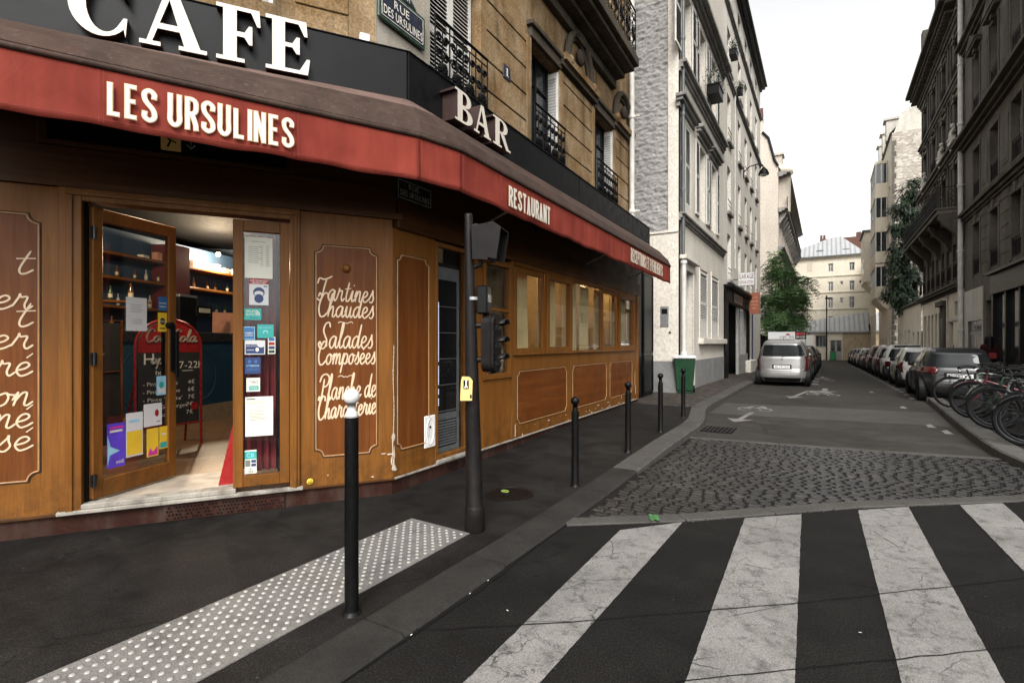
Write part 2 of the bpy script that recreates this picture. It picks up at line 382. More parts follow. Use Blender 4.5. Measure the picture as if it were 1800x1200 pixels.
# ground materials (world space)
def asphalt(name, c0, c1, speck=.5, patch=.5, rough=.85):
    m = Mat(name, rough, 0, .35).world(); n1 = m.noise(.55, 7, .6); n2 = m.noise(105, 4, .7); n3 = m.noise(2.6, 8, .7); v = m.voro(240, 'F1', None, "Color")
    c = m.ramp(n1, [(.32, c0), (.68, c1)]); c = m.mix(speck, c, m.ramp(n2, [(.36, (.22, .215, .21)), (.52, (.9, .88, .86)), (.68, (2.3, 2.2, 2.1))]), 'MULTIPLY')
    c = m.mix(patch, c, m.ramp(n3, [(.35, (.45, .44, .43)), (.65, (1.35, 1.33, 1.3))]), 'MULTIPLY')
    gum = m.ramp(m.voro(2.6), [(.0, .55), (.045, .5), (.06, 0.0)]); c = m.mix(gum, c, tuple(x * .3 for x in c0)); grit = m.ramp(m.voro(6.5), [(.0, .6), (.035, .5), (.05, 0.0)]); c = m.mix(grit, c, tuple(x * 4 for x in c1))
    st = m.ramp(m.noise(.9, 9, .75), [(.6, 0.0), (.68, .55)]); c = m.mix(st, c, tuple(x * .45 for x in c0))
    cr = m.math('MULTIPLY', m.ramp(m.voro(.42, 'DISTANCE_TO_EDGE', m.vadd(m.co, m.noise(2.2, 6, .7), .55)), [(.0, 1.0), (.006, 0.0)]), m.ramp(m.noise(.35, 2), [(.5, 0.0), (.58, .7)]))
    c = m.mix(cr, c, (.006, .006, .006))
    m.col(c); m.rough(m.ramp(n3, [(.3, rough - .18), (.7, rough + .08)])); m.bump(m.math('ADD', n2, m.math('MULTIPLY', n3, .6)), .45, .006); return m.m
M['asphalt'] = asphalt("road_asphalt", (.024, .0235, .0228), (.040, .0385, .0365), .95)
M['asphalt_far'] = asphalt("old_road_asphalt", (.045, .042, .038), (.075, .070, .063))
M['walk'] = asphalt("pavement_asphalt", (.021, .020, .020), (.046, .043, .040), .8, .75)
M['granite'] = stone("kerb_granite", (.085, .08, .075), (.14, .132, .122), (.035, .032, .03), .55, 3, .5)
M['granite_rt'] = stone("right_kerb_granite", (.06, .057, .053), (.095, .09, .083), (.03, .028, .026), .5, 3, .4)
M['granite_lt'] = stone("pale_granite", (.15, .142, .13), (.23, .218, .20), (.06, .055, .05), .5, 3, .4)
M['crack'] = simple("open_joint", (.006, .006, .006), .95)
for _i, _c in enumerate(((.046, .043, .040), (.055, .051, .047), (.062, .057, .053), (.075, .07, .064))):
    m = Mat("cobble_granite", .42, 0, .4).world(); n1 = m.noise(30, 5); n2 = m.noise(.9, 4)
    c = m.mix(.6, _c, m.ramp(n1, [(.3, (.65, .65, .65)), (.7, (1.25, 1.25, 1.25))]), 'MULTIPLY'); c = m.mix(.7, c, m.ramp(n2, [(.3, (.6, .6, .6)), (.7, (1.25, 1.25, 1.25))]), 'MULTIPLY'); m.col(c).bump(n1, .12, .002); M['cobble%d' % _i] = m.m
M['cobble_bed'] = simple("cobble_joint_sand", (.011, .010, .009), .95, 0, .3, 30)
def road_paint(name, c, wear=.35, crack=.9, sc=3.2):
    m = Mat(name, .72, 0, .3).world(); n1 = m.noise(1.7, 7, .65); n2 = m.noise(140, 3, .6); n3 = m.noise(9, 8, .72)
    warp = m.vadd(m.co, m.noise(5, 6, .7), .30)
    e = m.voro(sc, 'DISTANCE_TO_EDGE', warp); cm = m.ramp(m.noise(1.1, 2), [(.42, 0.0), (.50, 1.0)])
    cr = m.math('MULTIPLY', m.ramp(e, [(.0, .9), (.014, 0.0)]), m.math('MULTIPLY', cm, crack))
    e2 = m.voro(sc * 2.6, 'DISTANCE_TO_EDGE', warp); cr2 = m.math('MULTIPLY', m.ramp(e2, [(.0, .7), (.022, 0.0)]), m.ramp(m.noise(.8, 3), [(.53, 0.0), (.61, crack)]))
    cc = m.ramp(n1, [(.3, tuple(x * .72 for x in c)), (.7, c)]); cc = m.mix(.8, cc, m.ramp(n2, [(.33, (.45, .44, .43)), (.58, (1.12, 1.12, 1.12))]), 'MULTIPLY'); cc = m.mix(m.ramp(m.noise(.8, 6, .7), [(.45, 0.0), (.7, .4)]), cc, (.12, .114, .105))
    wm = m.ramp(n3, [(.50, 0.0), (.70, wear)]); cc = m.mix(wm, cc, (.05, .047, .043)); cc = m.mix(m.math('MAXIMUM', cr, cr2), cc, (.014, .013, .012))
    # long tyre scuffs
    sm = m.ramp(m.noise(1, 4, .6, m.map((22, 1.1, 1), (0, 0, 0), (0, 0, -.5))), [(.64, 0.0), (.72, .45)]); cc = m.mix(sm, cc, (.09, .085, .08))
    m.col(cc); m.bump(m.math('SUBTRACT', n2, m.math('MULTIPLY', m.math('MAXIMUM', cr, cr2), 3)), .35, .005); return m.m
M['stripe'] = road_paint("crossing_paint", (.43, .415, .39), .7, .95)
M['lane_paint'] = road_paint("worn_lane_paint", (.45, .43, .40), .7, .5)
M['tactile'] = road_paint("tactile_resin", (.235, .225, .212), .55, .25, 2)
M['stud'] = simple("tactile_stud_top", (.58, .555, .52), .5, 0, .15, 20)
# sidewalk setts
m = Mat("pavement_setts", .8, 0, .3).world(); br = _n(m.nt, "ShaderNodeTexBrick"); br.inputs["Scale"].default_value = 1; br.inputs["Brick Width"].default_value = .19; br.inputs["Row Height"].default_value = .12; br.inputs["Mortar Size"].default_value = .007
br.inputs["Color1"].default_value = (.055, .047, .042, 1); br.inputs["Color2"].default_value = (.12, .10, .088, 1); br.inputs["Mortar"].default_value = (.018, .016, .014, 1); br.inputs["Bias"].default_value = -.2
m.nt.links.new(m.map((1, 1, 1), (0, 0, 0), (0, 0, pi / 2)), br.inputs["Vector"])
c = m.mix(.6, br.outputs["Color"], m.ramp(m.noise(5, 6), [(.3, (.6, .58, .56)), (.7, (1.25, 1.22, 1.2))]), 'MULTIPLY'); m.col(c).bump(br.outputs["Fac"], -.5, .006); M['setts'] = m.m
# cafe floor tiles
m = Mat("cafe_floor_tiles", .35, 0, .5); br = _n(m.nt, "ShaderNodeTexBrick"); br.offset = 0; br.inputs["Scale"].default_value = 1; br.inputs["Brick Width"].default_value = .6; br.inputs["Row Height"].default_value = .6; br.inputs["Mortar Size"].default_value = .004
br.inputs["Color1"].default_value = (.15, .088, .05, 1); br.inputs["Color2"].default_value = (.20, .12, .07, 1); br.inputs["Mortar"].default_value = (.05, .03, .02, 1); m.nt.links.new(m.co, br.inputs["Vector"])
c = m.mix(.6, br.outputs["Color"], m.ramp(m.noise(4, 7, .7), [(.3, (.6, .58, .56)), (.7, (1.3, 1.25, 1.2))]), 'MULTIPLY'); m.col(c); M['tile'] = m.m
# zinc roofs with standing seams
m = Mat("zinc_roof", .5, .2, .5); wv = _n(m.nt, "ShaderNodeTexWave"); wv.wave_type = 'BANDS'; wv.bands_direction = 'X'; wv.inputs["Scale"].default_value = .55; m.nt.links.new(m.co, wv.inputs["Vector"])
c = m.ramp(wv.outputs["Fac"], [(.0, (.14, .15, .16)), (.08, (.30, .32, .34)), (.9, (.33, .35, .37)), (1, (.40, .42, .44))]); c = m.mix(.5, c, m.ramp(m.noise(1.2, 6, .6), [(.3, (.7, .7, .7)), (.7, (1.1, 1.1, 1.1))]), 'MULTIPLY'); m.col(c); M['zinc_roof'] = m.m
M['slate'] = stone("slate_roof", (.10, .10, .105), (.16, .16, .165), (.06, .06, .06), .5, 1.5, .3)
m = Mat("rubble_gable", .9, 0, .3); vv = m.map((.9, .9, 2.0)); vc = m.voro(3.0, 'F1', vv, "Color"); bw = _n(m.nt, "ShaderNodeRGBToBW"); m.nt.links.new(vc, bw.inputs[0]); ed = m.voro(3.0, 'DISTANCE_TO_EDGE', vv)
c = m.ramp(bw.outputs[0], [(.1, (.27, .24, .2)), (.9, (.5, .46, .40))]); c = m.mix(m.ramp(ed, [(.0, 1.0), (.06, 0.0)]), c, (.20, .17, .14)); m.col(c).bump(ed, .6, .03); M['rubble'] = m.m
m = Mat("red_brick", .85, 0, .3); br = _n(m.nt, "ShaderNodeTexBrick"); br.inputs["Scale"].default_value = 2.2; br.inputs["Color1"].default_value = (.17, .06, .04, 1); br.inputs["Color2"].default_value = (.25, .10, .07, 1); br.inputs["Mortar"].default_value = (.2, .17, .14, 1); m.nt.links.new(m.map((1, 1, 1), (0, 0, 0), (pi / 2, 0, 0)), br.inputs["Vector"]); m.col(br.outputs[0]); M['brick'] = m.m
def leafmat(name, c0, c1):
    m = Mat(name, .55, 0, .35).world(); n = m.noise(1.6, 3); n2 = m.noise(14, 2); m.col(m.mix(.5, m.ramp(n, [(.35, c0), (.65, c1)]), m.ramp(n2, [(.3, (.35, .35, .35)), (.7, (1.7, 1.75, 1.5))]), 'MULTIPLY'))
    m.b.inputs["Subsurface Weight"].default_value = 0; return m.m
M['leaf'] = leafmat("broad_leaf", (.028, .058, .022), (.06, .105, .038))
M['leaf_dark'] = leafmat("dark_needle", (.012, .024, .012), (.026, .044, .02))
M['bark'] = stone("bark", (.05, .04, .032), (.09, .072, .056), (.02, .018, .015), .5, 6, .8)

def dim(name, k):
    """scales a material's whole colour"""
    m = M[name]; nt = m.node_tree; b = nt.nodes["Principled BSDF"]; i = b.inputs["Base Color"]
    if i.links:
        src = i.links[0].from_socket; n = _n(nt, "ShaderNodeMix", data_type='RGBA', blend_type='MULTIPLY'); n.inputs[0].default_value = 1
        rg = [q for q in n.inputs if q.type == 'RGBA']; nt.links.new(src, rg[0]); rg[1].default_value = (k, k, k, 1) if isinstance(k, (int, float)) else (*k, 1)
        nt.links.new([q for q in n.outputs if q.type == 'RGBA'][0], i)
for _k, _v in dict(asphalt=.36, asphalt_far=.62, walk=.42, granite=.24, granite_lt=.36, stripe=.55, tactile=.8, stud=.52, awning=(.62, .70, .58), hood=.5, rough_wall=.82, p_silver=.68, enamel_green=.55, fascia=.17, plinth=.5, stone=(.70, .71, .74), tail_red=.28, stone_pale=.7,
                   r_stone=(.74, .76, .78), r_stone2=(.62, .66, .70), r_pale=1.3, r_cream=1.3, lane_paint=.5, wood_head=(.75, .66, .5), setts=.7, stone_dark=.4, black=.2, pole=.3, iron=.3, plastic=.3, rubber=.4, dark=.5, trouser=.5, coat=.35, hair=.5, brick=.5, wood=(.62, .58, .50), wood_h=(.62, .58, .50), wood_dark=(.95, .88, .62), wood_dark_h=(.92, .84, .58), zinc_roof=(1, .96, .91), letter_side=.26, cobble0=.45, cobble1=.46, cobble2=.50, cobble3=.55, p_dark=.5, p_black=.6, paper_white=.75, red=.7, cream_letter=.72, print_white=.78, leaf=1.75, leaf_dark=1.0, chrome=.45, white_wall=(.97, .93, .87), white_wall_b=(1, .97, .92), rim=.14, pipe_dark=.6, win_glass=1.0, car_glass=.5, green_plastic=.32).items(): dim(_k, _v)
def spec(k, *names, rough=None):
    for n in names:
        b = M[n].node_tree.nodes["Principled BSDF"]; b.inputs["Specular IOR Level"].default_value = k
        if rough is not None and not b.inputs["Roughness"].links: b.inputs["Roughness"].default_value = rough
spec(.10, 'asphalt', 'asphalt_far', 'walk', 'granite', 'granite_lt', 'stripe', 'lane_paint', 'tactile', 'setts', 'plinth', 'rubber', 'dark', 'crack', 'cobble_bed', 'stone', 'stone_dark', 'r_stone', 'r_stone2')
spec(.16, 'fascia', 'plastic', 'iron', 'hood', 'wood_head', 'awning', 'trouser', 'coat')
spec(.18, 'black', 'pole'); spec(.15, 'wood', 'wood_h', 'wood_dark', 'wood_dark_h')
spec(.12, 'car_glass', 'hair')
M['glass_street'] = clear_glass("street_window_glass", (.95, .96, .96), 1.7)
# ---------------------------------------------------------------- printed lettering (outlines of the default typeface)
GLY = {}
def _glyphs():
    chars = "ABCDEFGHIJKLMNOPQRSTUVWXYZabcdefghijklmnopqrstuvwxyz0123456789-.,:'*+€éÉ/&@"
    made = []
    for bold in (0, 1):
        for ch in chars:
            cu = bpy.data.curves.new("g", 'FONT'); cu.body = ch; cu.size = 1; cu.resolution_u = 3; cu.offset = .012 * bold
            o = bpy.data.objects.new("g", cu); COL.objects.link(o); made.append((bold, ch, o, cu))
    dg = bpy.context.evaluated_depsgraph_get()
    for bold, ch, o, cu in made:
        me = bpy.data.meshes.new_from_object(o.evaluated_get(dg))
        vs = [(v.co.x, v.co.y) for v in me.vertices]; fs = [tuple(p.vertices) for p in me.polygons]
        x0 = min([v[0] for v in vs] or [0]); x1 = max([v[0] for v in vs] or [.3])
        GLY[(bold, ch)] = ([(x - x0, y) for x, y in vs], fs, x1 - x0)
        bpy.data.meshes.remove(me)
    for bold, ch, o, cu in made:
        bpy.data.objects.remove(o); bpy.data.curves.remove(cu)
_glyphs()
CAP = max(v[1] for v in GLY[(0, 'H')][0])
def text_w(t, bold=0, gap=.09):
    x = 0
    for ch in t: x += (.30 if ch == ' ' else GLY[(bold, ch)][2] + gap)
    return x - gap
def text(mb, t, x0, x1, z0, z1, y=-.003, mi=0, bold=0, gap=.09, slope=0.0, fn=None):
    """prints t on the x-z plane, filling x0..x1 with capitals z0..z1 high, facing -y"""
    k = (x1 - x0) / text_w(t, bold, gap); h = (z1 - z0) / CAP; x = 0
    for ch in t:
        if ch == ' ': x += .30; continue
        vs, fs, wd = GLY[(bold, ch)]
        q = [(x0 + (x + a) * k, y, z0 + b * h + slope * (x + a) * k) for a, b in vs]
        if fn: q = [fn(*p) for p in q]
        mb.add(q, fs, mi); x += wd + gap
def text_l(mb, t, x0, z0, h, y=-.003, mi=0, bold=0, sx=1.0, gap=.09, slope=0.0):
    text(mb, t, x0, x0 + text_w(t, bold, gap) * h / CAP * sx, z0, z0 + h, y, mi, bold, gap, slope)

# ---------------------------------------------------------------- joined-up script letters (strokes of one width)
SCR = {
 'a': (1.05, [[(.75,.85),(.5,1),(.15,.75),(.05,.35),(.25,.02),(.55,.25),(.78,.95),(.72,.3),(.85,.02),(1.1,.3)]]),
 'r': (.9, [[(0,.2),(.22,.9),(.25,1.15),(.33,.92),(.62,.92),(.55,.35),(.68,.02),(.95,.3)]]),
 't': (.72, [[(.5,1.75),(.24,.5),(.3,.05),(.5,.05),(.77,.35)], [(.02,1.12),(.75,1.2)]]),
 'i': (.56, [[(0,.3),(.28,1),(.2,.3),(.32,.02),(.6,.3)], [(.36,1.42),(.42,1.54)]]),
 'n': (.95, [[(0,.4),(.22,1),(.15,.4),(.1,0)], [(.12,.3),(.4,.9),(.63,.95),(.62,.5),(.6,.1),(.75,.02),(1,.3)]]),
 'e': (.8, [[(.05,.4),(.45,.55),(.62,.8),(.45,1),(.2,.85),(.08,.4),(.28,.02),(.55,.08),(.85,.35)]]),
 'é': (.8, [[(.05,.4),(.45,.55),(.62,.8),(.45,1),(.2,.85),(.08,.4),(.28,.02),(.55,.08),(.85,.35)], [(.42,1.32),(.68,1.66)]]),
 's': (.72, [[(0,.2),(.4,.9),(.46,1.15),(.5,.75),(.6,.35),(.4,0),(.1,.1)]]),
 'h': (.95, [[(0,.4),(.4,1.5),(.5,2.05),(.35,2),(.2,1.2),(.08,0)], [(.12,.4),(.4,.9),(.6,.9),(.6,.45),(.58,.1),(.75,.02),(.98,.3)]]),
 'u': (.98, [[(0,.4),(.2,1),(.14,.4),(.25,.03),(.5,.2),(.68,1)], [(.68,1),(.62,.3),(.76,.02),(1.02,.3)]]),
 'd': (1.05, [[(.7,.85),(.5,1),(.15,.75),(.05,.35),(.25,.02),(.55,.3),(.8,1.2),(.98,2.0)], [(.98,2.0),(.72,.4),(.82,.02),(1.1,.3)]]),
 'l': (.58, [[(0,.3),(.4,1.3),(.5,2),(.38,2.05),(.22,1.2),(.16,.3),(.3,.02),(.62,.3)]]),
 'o': (.85, [[(.5,1),(.15,.75),(.05,.35),(.25,.02),(.55,.2),(.65,.65),(.5,1)], [(.5,1),(.66,.85),(.95,.8)]]),
 'm': (1.32, [[(0,.4),(.22,1),(.15,.4),(.1,0)], [(.12,.3),(.38,.9),(.57,.95),(.56,.5),(.5,0)], [(.54,.3),(.8,.9),(1,.95),(1,.5),(.98,.1),(1.12,.02),(1.37,.3)]]),
 'p': (.92, [[(0,.3),(.25,1.05),(.1,.1),(-.1,-.8)], [(.15,.4),(.4,.95),(.7,.9),(.72,.45),(.5,.05),(.22,.15)], [(.5,.05),(.97,.28)]]),
 'c': (.75, [[(.65,.8),(.45,1),(.15,.75),(.05,.35),(.28,.02),(.55,.08),(.82,.35)]]),
 'g': (.98, [[(.75,.85),(.5,1),(.15,.75),(.05,.35),(.25,.02),(.55,.25),(.78,.95),(.6,-.4),(.35,-.9),(.05,-.7),(.3,-.2),(1.0,.3)]]),
 'y': (.95, [[(0,.4),(.2,1),(.14,.4),(.25,.03),(.5,.2),(.7,1)], [(.7,1),(.5,-.4),(.25,-.9),(0,-.7),(.3,-.2),(1.0,.3)]]),
 'j': (.55, [[(.3,1),(.15,-.4),(-.1,-.9),(-.3,-.7),(0,-.2),(.6,.3)], [(.4,1.42),(.46,1.54)]]),
 'T': (1.2, [[(-.15,1.45),(.02,1.95),(.5,1.88),(1,1.98),(1.5,2.2)], [(.88,1.95),(.62,1),(.45,.2),(.2,0),(-.1,.2)]]),
 'C': (1.1, [[(-.1,1.75),(.05,2.1),(.3,1.75),(.15,1.5)], [(1.0,1.65),(.95,2.0),(.6,2.1),(.22,1.5),(.08,.7),(.3,.05),(.7,.05),(1.12,.42)]]),
 'S': (1.15, [[(-.1,.45),(.15,.02),(.65,.06),(.85,.6),(.6,1.05),(.4,1.5),(.6,2),(.98,2.1),(1.15,1.7)]]),
 'P': (1.12, [[(.5,1.75),(.3,.6),(.1,0),(-.1,.1)], [(-.15,1.5),(.15,2.0),(.8,2.12),(1.22,1.8),(1.05,1.3),(.6,1.1),(.4,1.2)]]),
 '~': (3.0, [[(0,.3),(.35,.7),(.8,.55),(1.2,.25),(1.45,.5)], [(1.55,.5),(1.8,.25),(2.2,.55),(2.65,.7),(3,.3)]]),
}
def catmull(p, k=6):
    p = [Vector((*q, 0)) if len(q) == 2 else Vector(q) for q in p]
    if len(p) < 3: return p
    q = [p[0] * 2 - p[1]] + p + [p[-1] * 2 - p[-2]]; out = []
    for i in range(1, len(q) - 2):
        a, b, c, d = q[i - 1:i + 3]
        for j in range(k):
            t = j / k; out.append(.5 * ((2 * b) + (c - a) * t + (2 * a - 5 * b + 4 * c - d) * t * t + (3 * b - a - 3 * c + d) * t ** 3))
    return out + [p[-1]]
def script(mb, t, x0, x1, z0, xh, y=-.006, wd=.012, mi=0, mi_side=1, slope=0.0, slant=.12, arch=0.0):
    """raised hand-drawn letters on the x-z plane; xh is the height of a small letter"""
    W = sum(.55 if ch == ' ' else SCR[ch][0] for ch in t); k = (x1 - x0) / W; x = 0; n = 0
    for ch in t:
        if ch == ' ': x += .55; continue
        adv, strokes = SCR[ch]
        for st in strokes:
            P = catmull(st); n += 1; pts = []
            for q in P:
                gx = x + q.x + slant * q.y; lx = gx * k
                pts.append(Vector((x0 + lx, 0, z0 + q.y * xh + slope * lx + arch * sin(pi * gx / W))))
            L = []; R = []
            for i, q in enumerate(pts):
                d = (pts[min(i + 1, len(pts) - 1)] - pts[max(i - 1, 0)]); d = d.normalized() if d.length else Vector((1, 0, 0))
                nn = Vector((-d.z, 0, d.x)) * (.64 * wd * (.62 if i in (0, len(pts) - 1) else 1)); L.append(q + nn); R.append(q - nn)
            yy = y - .0004 * (n % 7); vs = []; m = len(pts)
            for i in range(m):
                h = yy - .0012 * i / m
                vs += [(L[i].x, h, L[i].z), (R[i].x, h, R[i].z), (L[i].x, 0, L[i].z), (R[i].x, 0, R[i].z)]
            mb.add(vs, [(4 * i, 4 * i + 1, 4 * i + 5, 4 * i + 4) for i in range(m - 1)], mi)
            mb.add(vs, [(4 * i + 2, 4 * i, 4 * i + 4, 4 * i + 6) for i in range(m - 1)] + [(4 * i + 1, 4 * i + 3, 4 * i + 7, 4 * i + 5) for i in range(m - 1)] + [(2, 3, 1, 0), (4 * m - 4, 4 * m - 3, 4 * m - 1, 4 * m - 2)], mi_side)
        x += adv
# ---------------------------------------------------------------- cut-out serif capitals (pieces that butt, never overlap)
def _arc(cx, cy, rx, ry, a0, a1, n=14): return [(cx + rx * cos(radians(a0 + (a1 - a0) * i / n)), cy + ry * sin(radians(a0 + (a1 - a0) * i / n))) for i in range(n + 1)]
_stem = [(.12, .07), (.36, .07), (.36, .93), (.12, .93)]
SERIF = {
 'A': (1.0, [[(.40,1),(.56,1),(.90,.07),(.66,.07)], [(.40,1),(.4475,.83),(.20,.07),(.12,.07)], [(.2755,.30),(.5957,.30),(.5677,.40),(.3084,.40)], [(.02,0),(.32,0),(.32,.07),(.02,.07)], [(.58,0),(1,0),(1,.07),(.58,.07)]]),
 'E': (.84, [_stem, [(0,0),(.80,0),(.84,.30),(.78,.30),(.64,.07),(0,.07)], [(0,.93),(.62,.93),(.73,.72),(.79,.72),(.77,1),(0,1)], [(.36,.47),(.50,.47),(.58,.36),(.64,.36),(.64,.68),(.58,.68),(.50,.55),(.36,.55)]]),
 'F': (.80, [_stem, [(0,0),(.50,0),(.50,.07),(0,.07)], [(0,.93),(.62,.93),(.73,.70),(.79,.70),(.77,1),(0,1)], [(.36,.46),(.50,.46),(.58,.34),(.64,.34),(.64,.68),(.58,.68),(.50,.55),(.36,.55)]]),
 'C': (.95, [_arc(.50,.5,.50,.52,42,318,26) + [(.90,.02),(.93,.34),(.87,.34)] + _arc(.57,.5,.29,.44,312,48,22) + [(.87,.68),(.93,.68),(.92,.98)]]),
 'B': (.86, [_stem, [(0,0),(.36,0),(.36,.07),(0,.07)], [(0,.93),(.36,.93),(.36,1),(0,1)], [(.36,1)] + _arc(.44,.755,.34,.245,90,-90,12) + [(.36,.51),(.36,.575)] + _arc(.44,.75,.13,.175,-90,90,10) + [(.36,.925)], [(.36,.51)] + _arc(.46,.255,.40,.255,90,-90,12) + [(.36,0),(.36,.075)] + _arc(.46,.255,.16,.18,-90,90,10) + [(.36,.435)]]),
 'R': (.98, [_stem, [(0,0),(.48,0),(.48,.07),(0,.07)], [(0,.93),(.36,.93),(.36,1),(0,1)], [(.36,1)] + _arc(.46,.745,.36,.255,90,-90,12) + [(.36,.49),(.36,.56)] + _arc(.46,.745,.14,.185,-90,90,10) + [(.36,.93)], [(.40,.49),(.62,.49),(.88,.07),(1.0,.07),(1.0,0),(.74,0)]]),
}
def serif(mb, ch, x0, x1, z0, z1, y_front, y_back, mi=0, mi_side=1):
    adv, polys = SERIF[ch]; k = (x1 - x0) / adv
    for p in polys:
        q = [(x0 + a * k, z0 + b * (z1 - z0)) for a, b in p]
        area = sum(q[i][0] * q[(i + 1) % len(q)][1] - q[(i + 1) % len(q)][0] * q[i][1] for i in range(len(q)))
        if area < 0: q = q[::-1]
        mb.prism(q[::-1], lambda a, b, h: (a, h, b), y_back, y_front, mi, mi_side)
# ---------------------------------------------------------------- tall condensed block capitals (strokes of one width)
BLK = {'L': (.40, [[(0, 1), (0, 0)], [(-.09, 0), (.36, 0)]]), 'E': (.42, [[(0, 1.09), (0, -.09)], [(0, 0), (.36, 0)], [(0, 1), (.36, 1)], [(0, .52), (.31, .52)]]), 'F': (.40, [[(0, 1.09), (0, -.09)], [(0, 1), (.36, 1)], [(0, .52), (.31, .52)]]),
 'S': (.46, [['c', (.40, .74), (.40, .90), (.20, 1.0), (.0, .90), (.0, .72), (.10, .58), (.30, .42), (.40, .28), (.40, .10), (.20, 0), (.0, .10), (.0, .28)]]), 'U': (.46, [['c', (0, 1.09), (0, .5), (0, .14), (.2, 0), (.4, .14), (.4, .5), (.4, 1.09)]]),
 'R': (.46, [[(0, 1.09), (0, -.09)], ['c', (0, 1), (.22, 1), (.38, .9), (.38, .62), (.22, .5), (0, .5)], [(.2, .5), (.30, .30), (.38, .12), (.40, -.09)]]), 'I': (.0, [[(0, 1.09), (0, -.09)]]), 'N': (.46, [[(0, 1.09), (0, -.09)], [(.4, 1.09), (.4, -.09)], [(.01, 1.0), (.39, 0)]]),
 'T': (.42, [[(-.06, 1), (.46, 1)], [(.2, 1), (.2, -.09)]]), 'A': (.48, [[(0, -.09), (.2, 1.02)], [(.4, -.09), (.2, 1.02)], [(.08, .26), (.32, .26)]]), 'C': (.46, [['c', (.40, .72), (.40, .88), (.20, 1.0), (.0, .88), (0, .5), (.0, .12), (.20, 0), (.40, .12), (.40, .28)]]),
 'P': (.44, [[(0, 1.09), (0, -.09)], ['c', (0, 1), (.22, 1), (.38, .9), (.38, .6), (.22, .47), (0, .47)]]), 'O': (.46, [['c', (.2, 1.0), (.0, .86), (0, .5), (0, .14), (.2, 0), (.4, .14), (.4, .5), (.4, .86), (.2, 1.0)]]), 'V': (.48, [[(0, 1.09), (.2, 0)], [(.4, 1.09), (.2, 0)]]), 'M': (.56, [[(0, -.09), (0, 1.09)], [(.5, -.09), (.5, 1.09)], [(0, 1), (.25, .35)], [(.5, 1), (.25, .35)]])}
def block(mb, t, x0, x1, z0, z1, y, mi, wd, fn, gap=.30, grow=0.0):
    W = sum(.34 if c == ' ' else BLK[c][0] + gap for c in t) - gap; h = z1 - z0 - wd; k = (x1 - x0 - wd) / W; x = 0; n = 0
    for ch in t:
        if ch == ' ': x += .34; continue
        adv, st = BLK[ch]
        for s_ in st:
            pts = catmull(s_[1:], 5) if s_[0] == 'c' else [Vector((*q, 0)) for q in s_]; n += 1
            P = [Vector((x0 + wd / 2 + (x + q.x) * k, 0, z0 + wd / 2 + (min(max(q.y, -wd / 2 / h), 1 + wd / 2 / h)) * h)) for q in pts]
            if grow:
                a, b = P[0], P[-1]; d0 = (P[0] - P[1]).normalized() * grow; d1 = (P[-1] - P[-2]).normalized() * grow; P[0] = a + d0; P[-1] = b + d1
            L = []; R = []
            for i, q in enumerate(P):
                d = (P[min(i + 1, len(P) - 1)] - P[max(i - 1, 0)]).normalized(); nn = Vector((-d.z, 0, d.x)) * (wd / 2 + grow); L.append(q + nn); R.append(q - nn)
            yy = y - .00025 * (n % 6); vs = [fn(v.x, yy - .0002 * i / len(P), v.z) for i, pr in enumerate(zip(L, R)) for v in pr]
            mb.add(vs, [(2 * i, 2 * i + 1, 2 * i + 3, 2 * i + 2) for i in range(len(P) - 1)], mi)
        x += adv + gap
# ================================================================= GROUND
def inside(p, poly):
    c = False; n = len(poly)
    for i in range(n):
        (x1, y1), (x2, y2) = poly[i], poly[i - 1]
        if (y1 > p[1]) != (y2 > p[1]) and p[0] < (x2 - x1) * (p[1] - y1) / (y2 - y1) + x1: c = not c
    return c
def sheet(name, poly, m, z=0.0, sub=None):
    mb = MB(); mb.add([(x, y, z + road_z(y)) for x, y in poly], [tuple(range(len(poly)))]); return tag(mb.build(name, m), kind='structure')
mb = MB(); ys = [-80, 0, 20, 60, 101.3, 400]
for i in range(5):
    z0, z1 = [(road_z(y) if y < 101.3 else -1.0) - .035 for y in (ys[i], ys[i + 1])]
    mb.quad((-400, ys[i], z0), (400, ys[i], z0), (400, ys[i + 1], z1), (-400, ys[i + 1], z1))
tag(mb.build("ground", M['asphalt_far']), kind='structure')
NEAR = [(-1.90, 3.95), (-1.06, 4.59), (.23, 5.80), (1.67, 6.92), (3.2, 8.0), (6, 9.6)]       # crossing edge of the cobbles
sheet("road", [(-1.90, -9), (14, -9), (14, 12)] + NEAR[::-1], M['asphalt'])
FAR = [(-1.90, 8.74), (-.6, 8.86), (.7, 9.02), (2.05, 9.28)]
mb = MB()
def kx(y): return -1.88 - .42 * smooth(9.4, 12.6, y)                 # kerb line, cafe side
def rkx(y):                                                          # kerb line, bicycle side
    P = [(7.6, 8), (7.9, 3), (8.2, 2.38), (8.6, 2.12), (9.1, 2.0), (9.6, 1.96), (12, 2.05), (17.45, 2.32)]
    if y > 17.45: return 4.05
    for (a, xa), (b, xb) in zip(P, P[1:]):
        if y <= b: return xa + (xb - xa) * (y - a) / (b - a)
    return 2.3
ysl = [8.74 + i for i in range(9)] + [17.46, 18] + list(range(20, 90, 4))
def farx(y0):  # road ahead: one sheet from the cobbles to the far end
    return 0
vs = [(x, y + .01, 0) for x, y in FAR]; mb.add(vs + [(2.1, 12, 0), (-2.4, 12, 0)], [(0, 1, 2, 3, 4, 5)])
for a, b, x0, x1 in ((12, 17.45, -2.4, 2.4), (17.45, 20, -2.4, 4.2), (20, 60, -2.4, 4.2), (60, 90, -2.4, 4.2)):
    mb.quad((x0, a, road_z(a)), (x1, a, road_z(a)), (x1, b, road_z(b)), (x0, b, road_z(b)))
tag(mb.build("street_road", M['asphalt_far']), kind='structure')
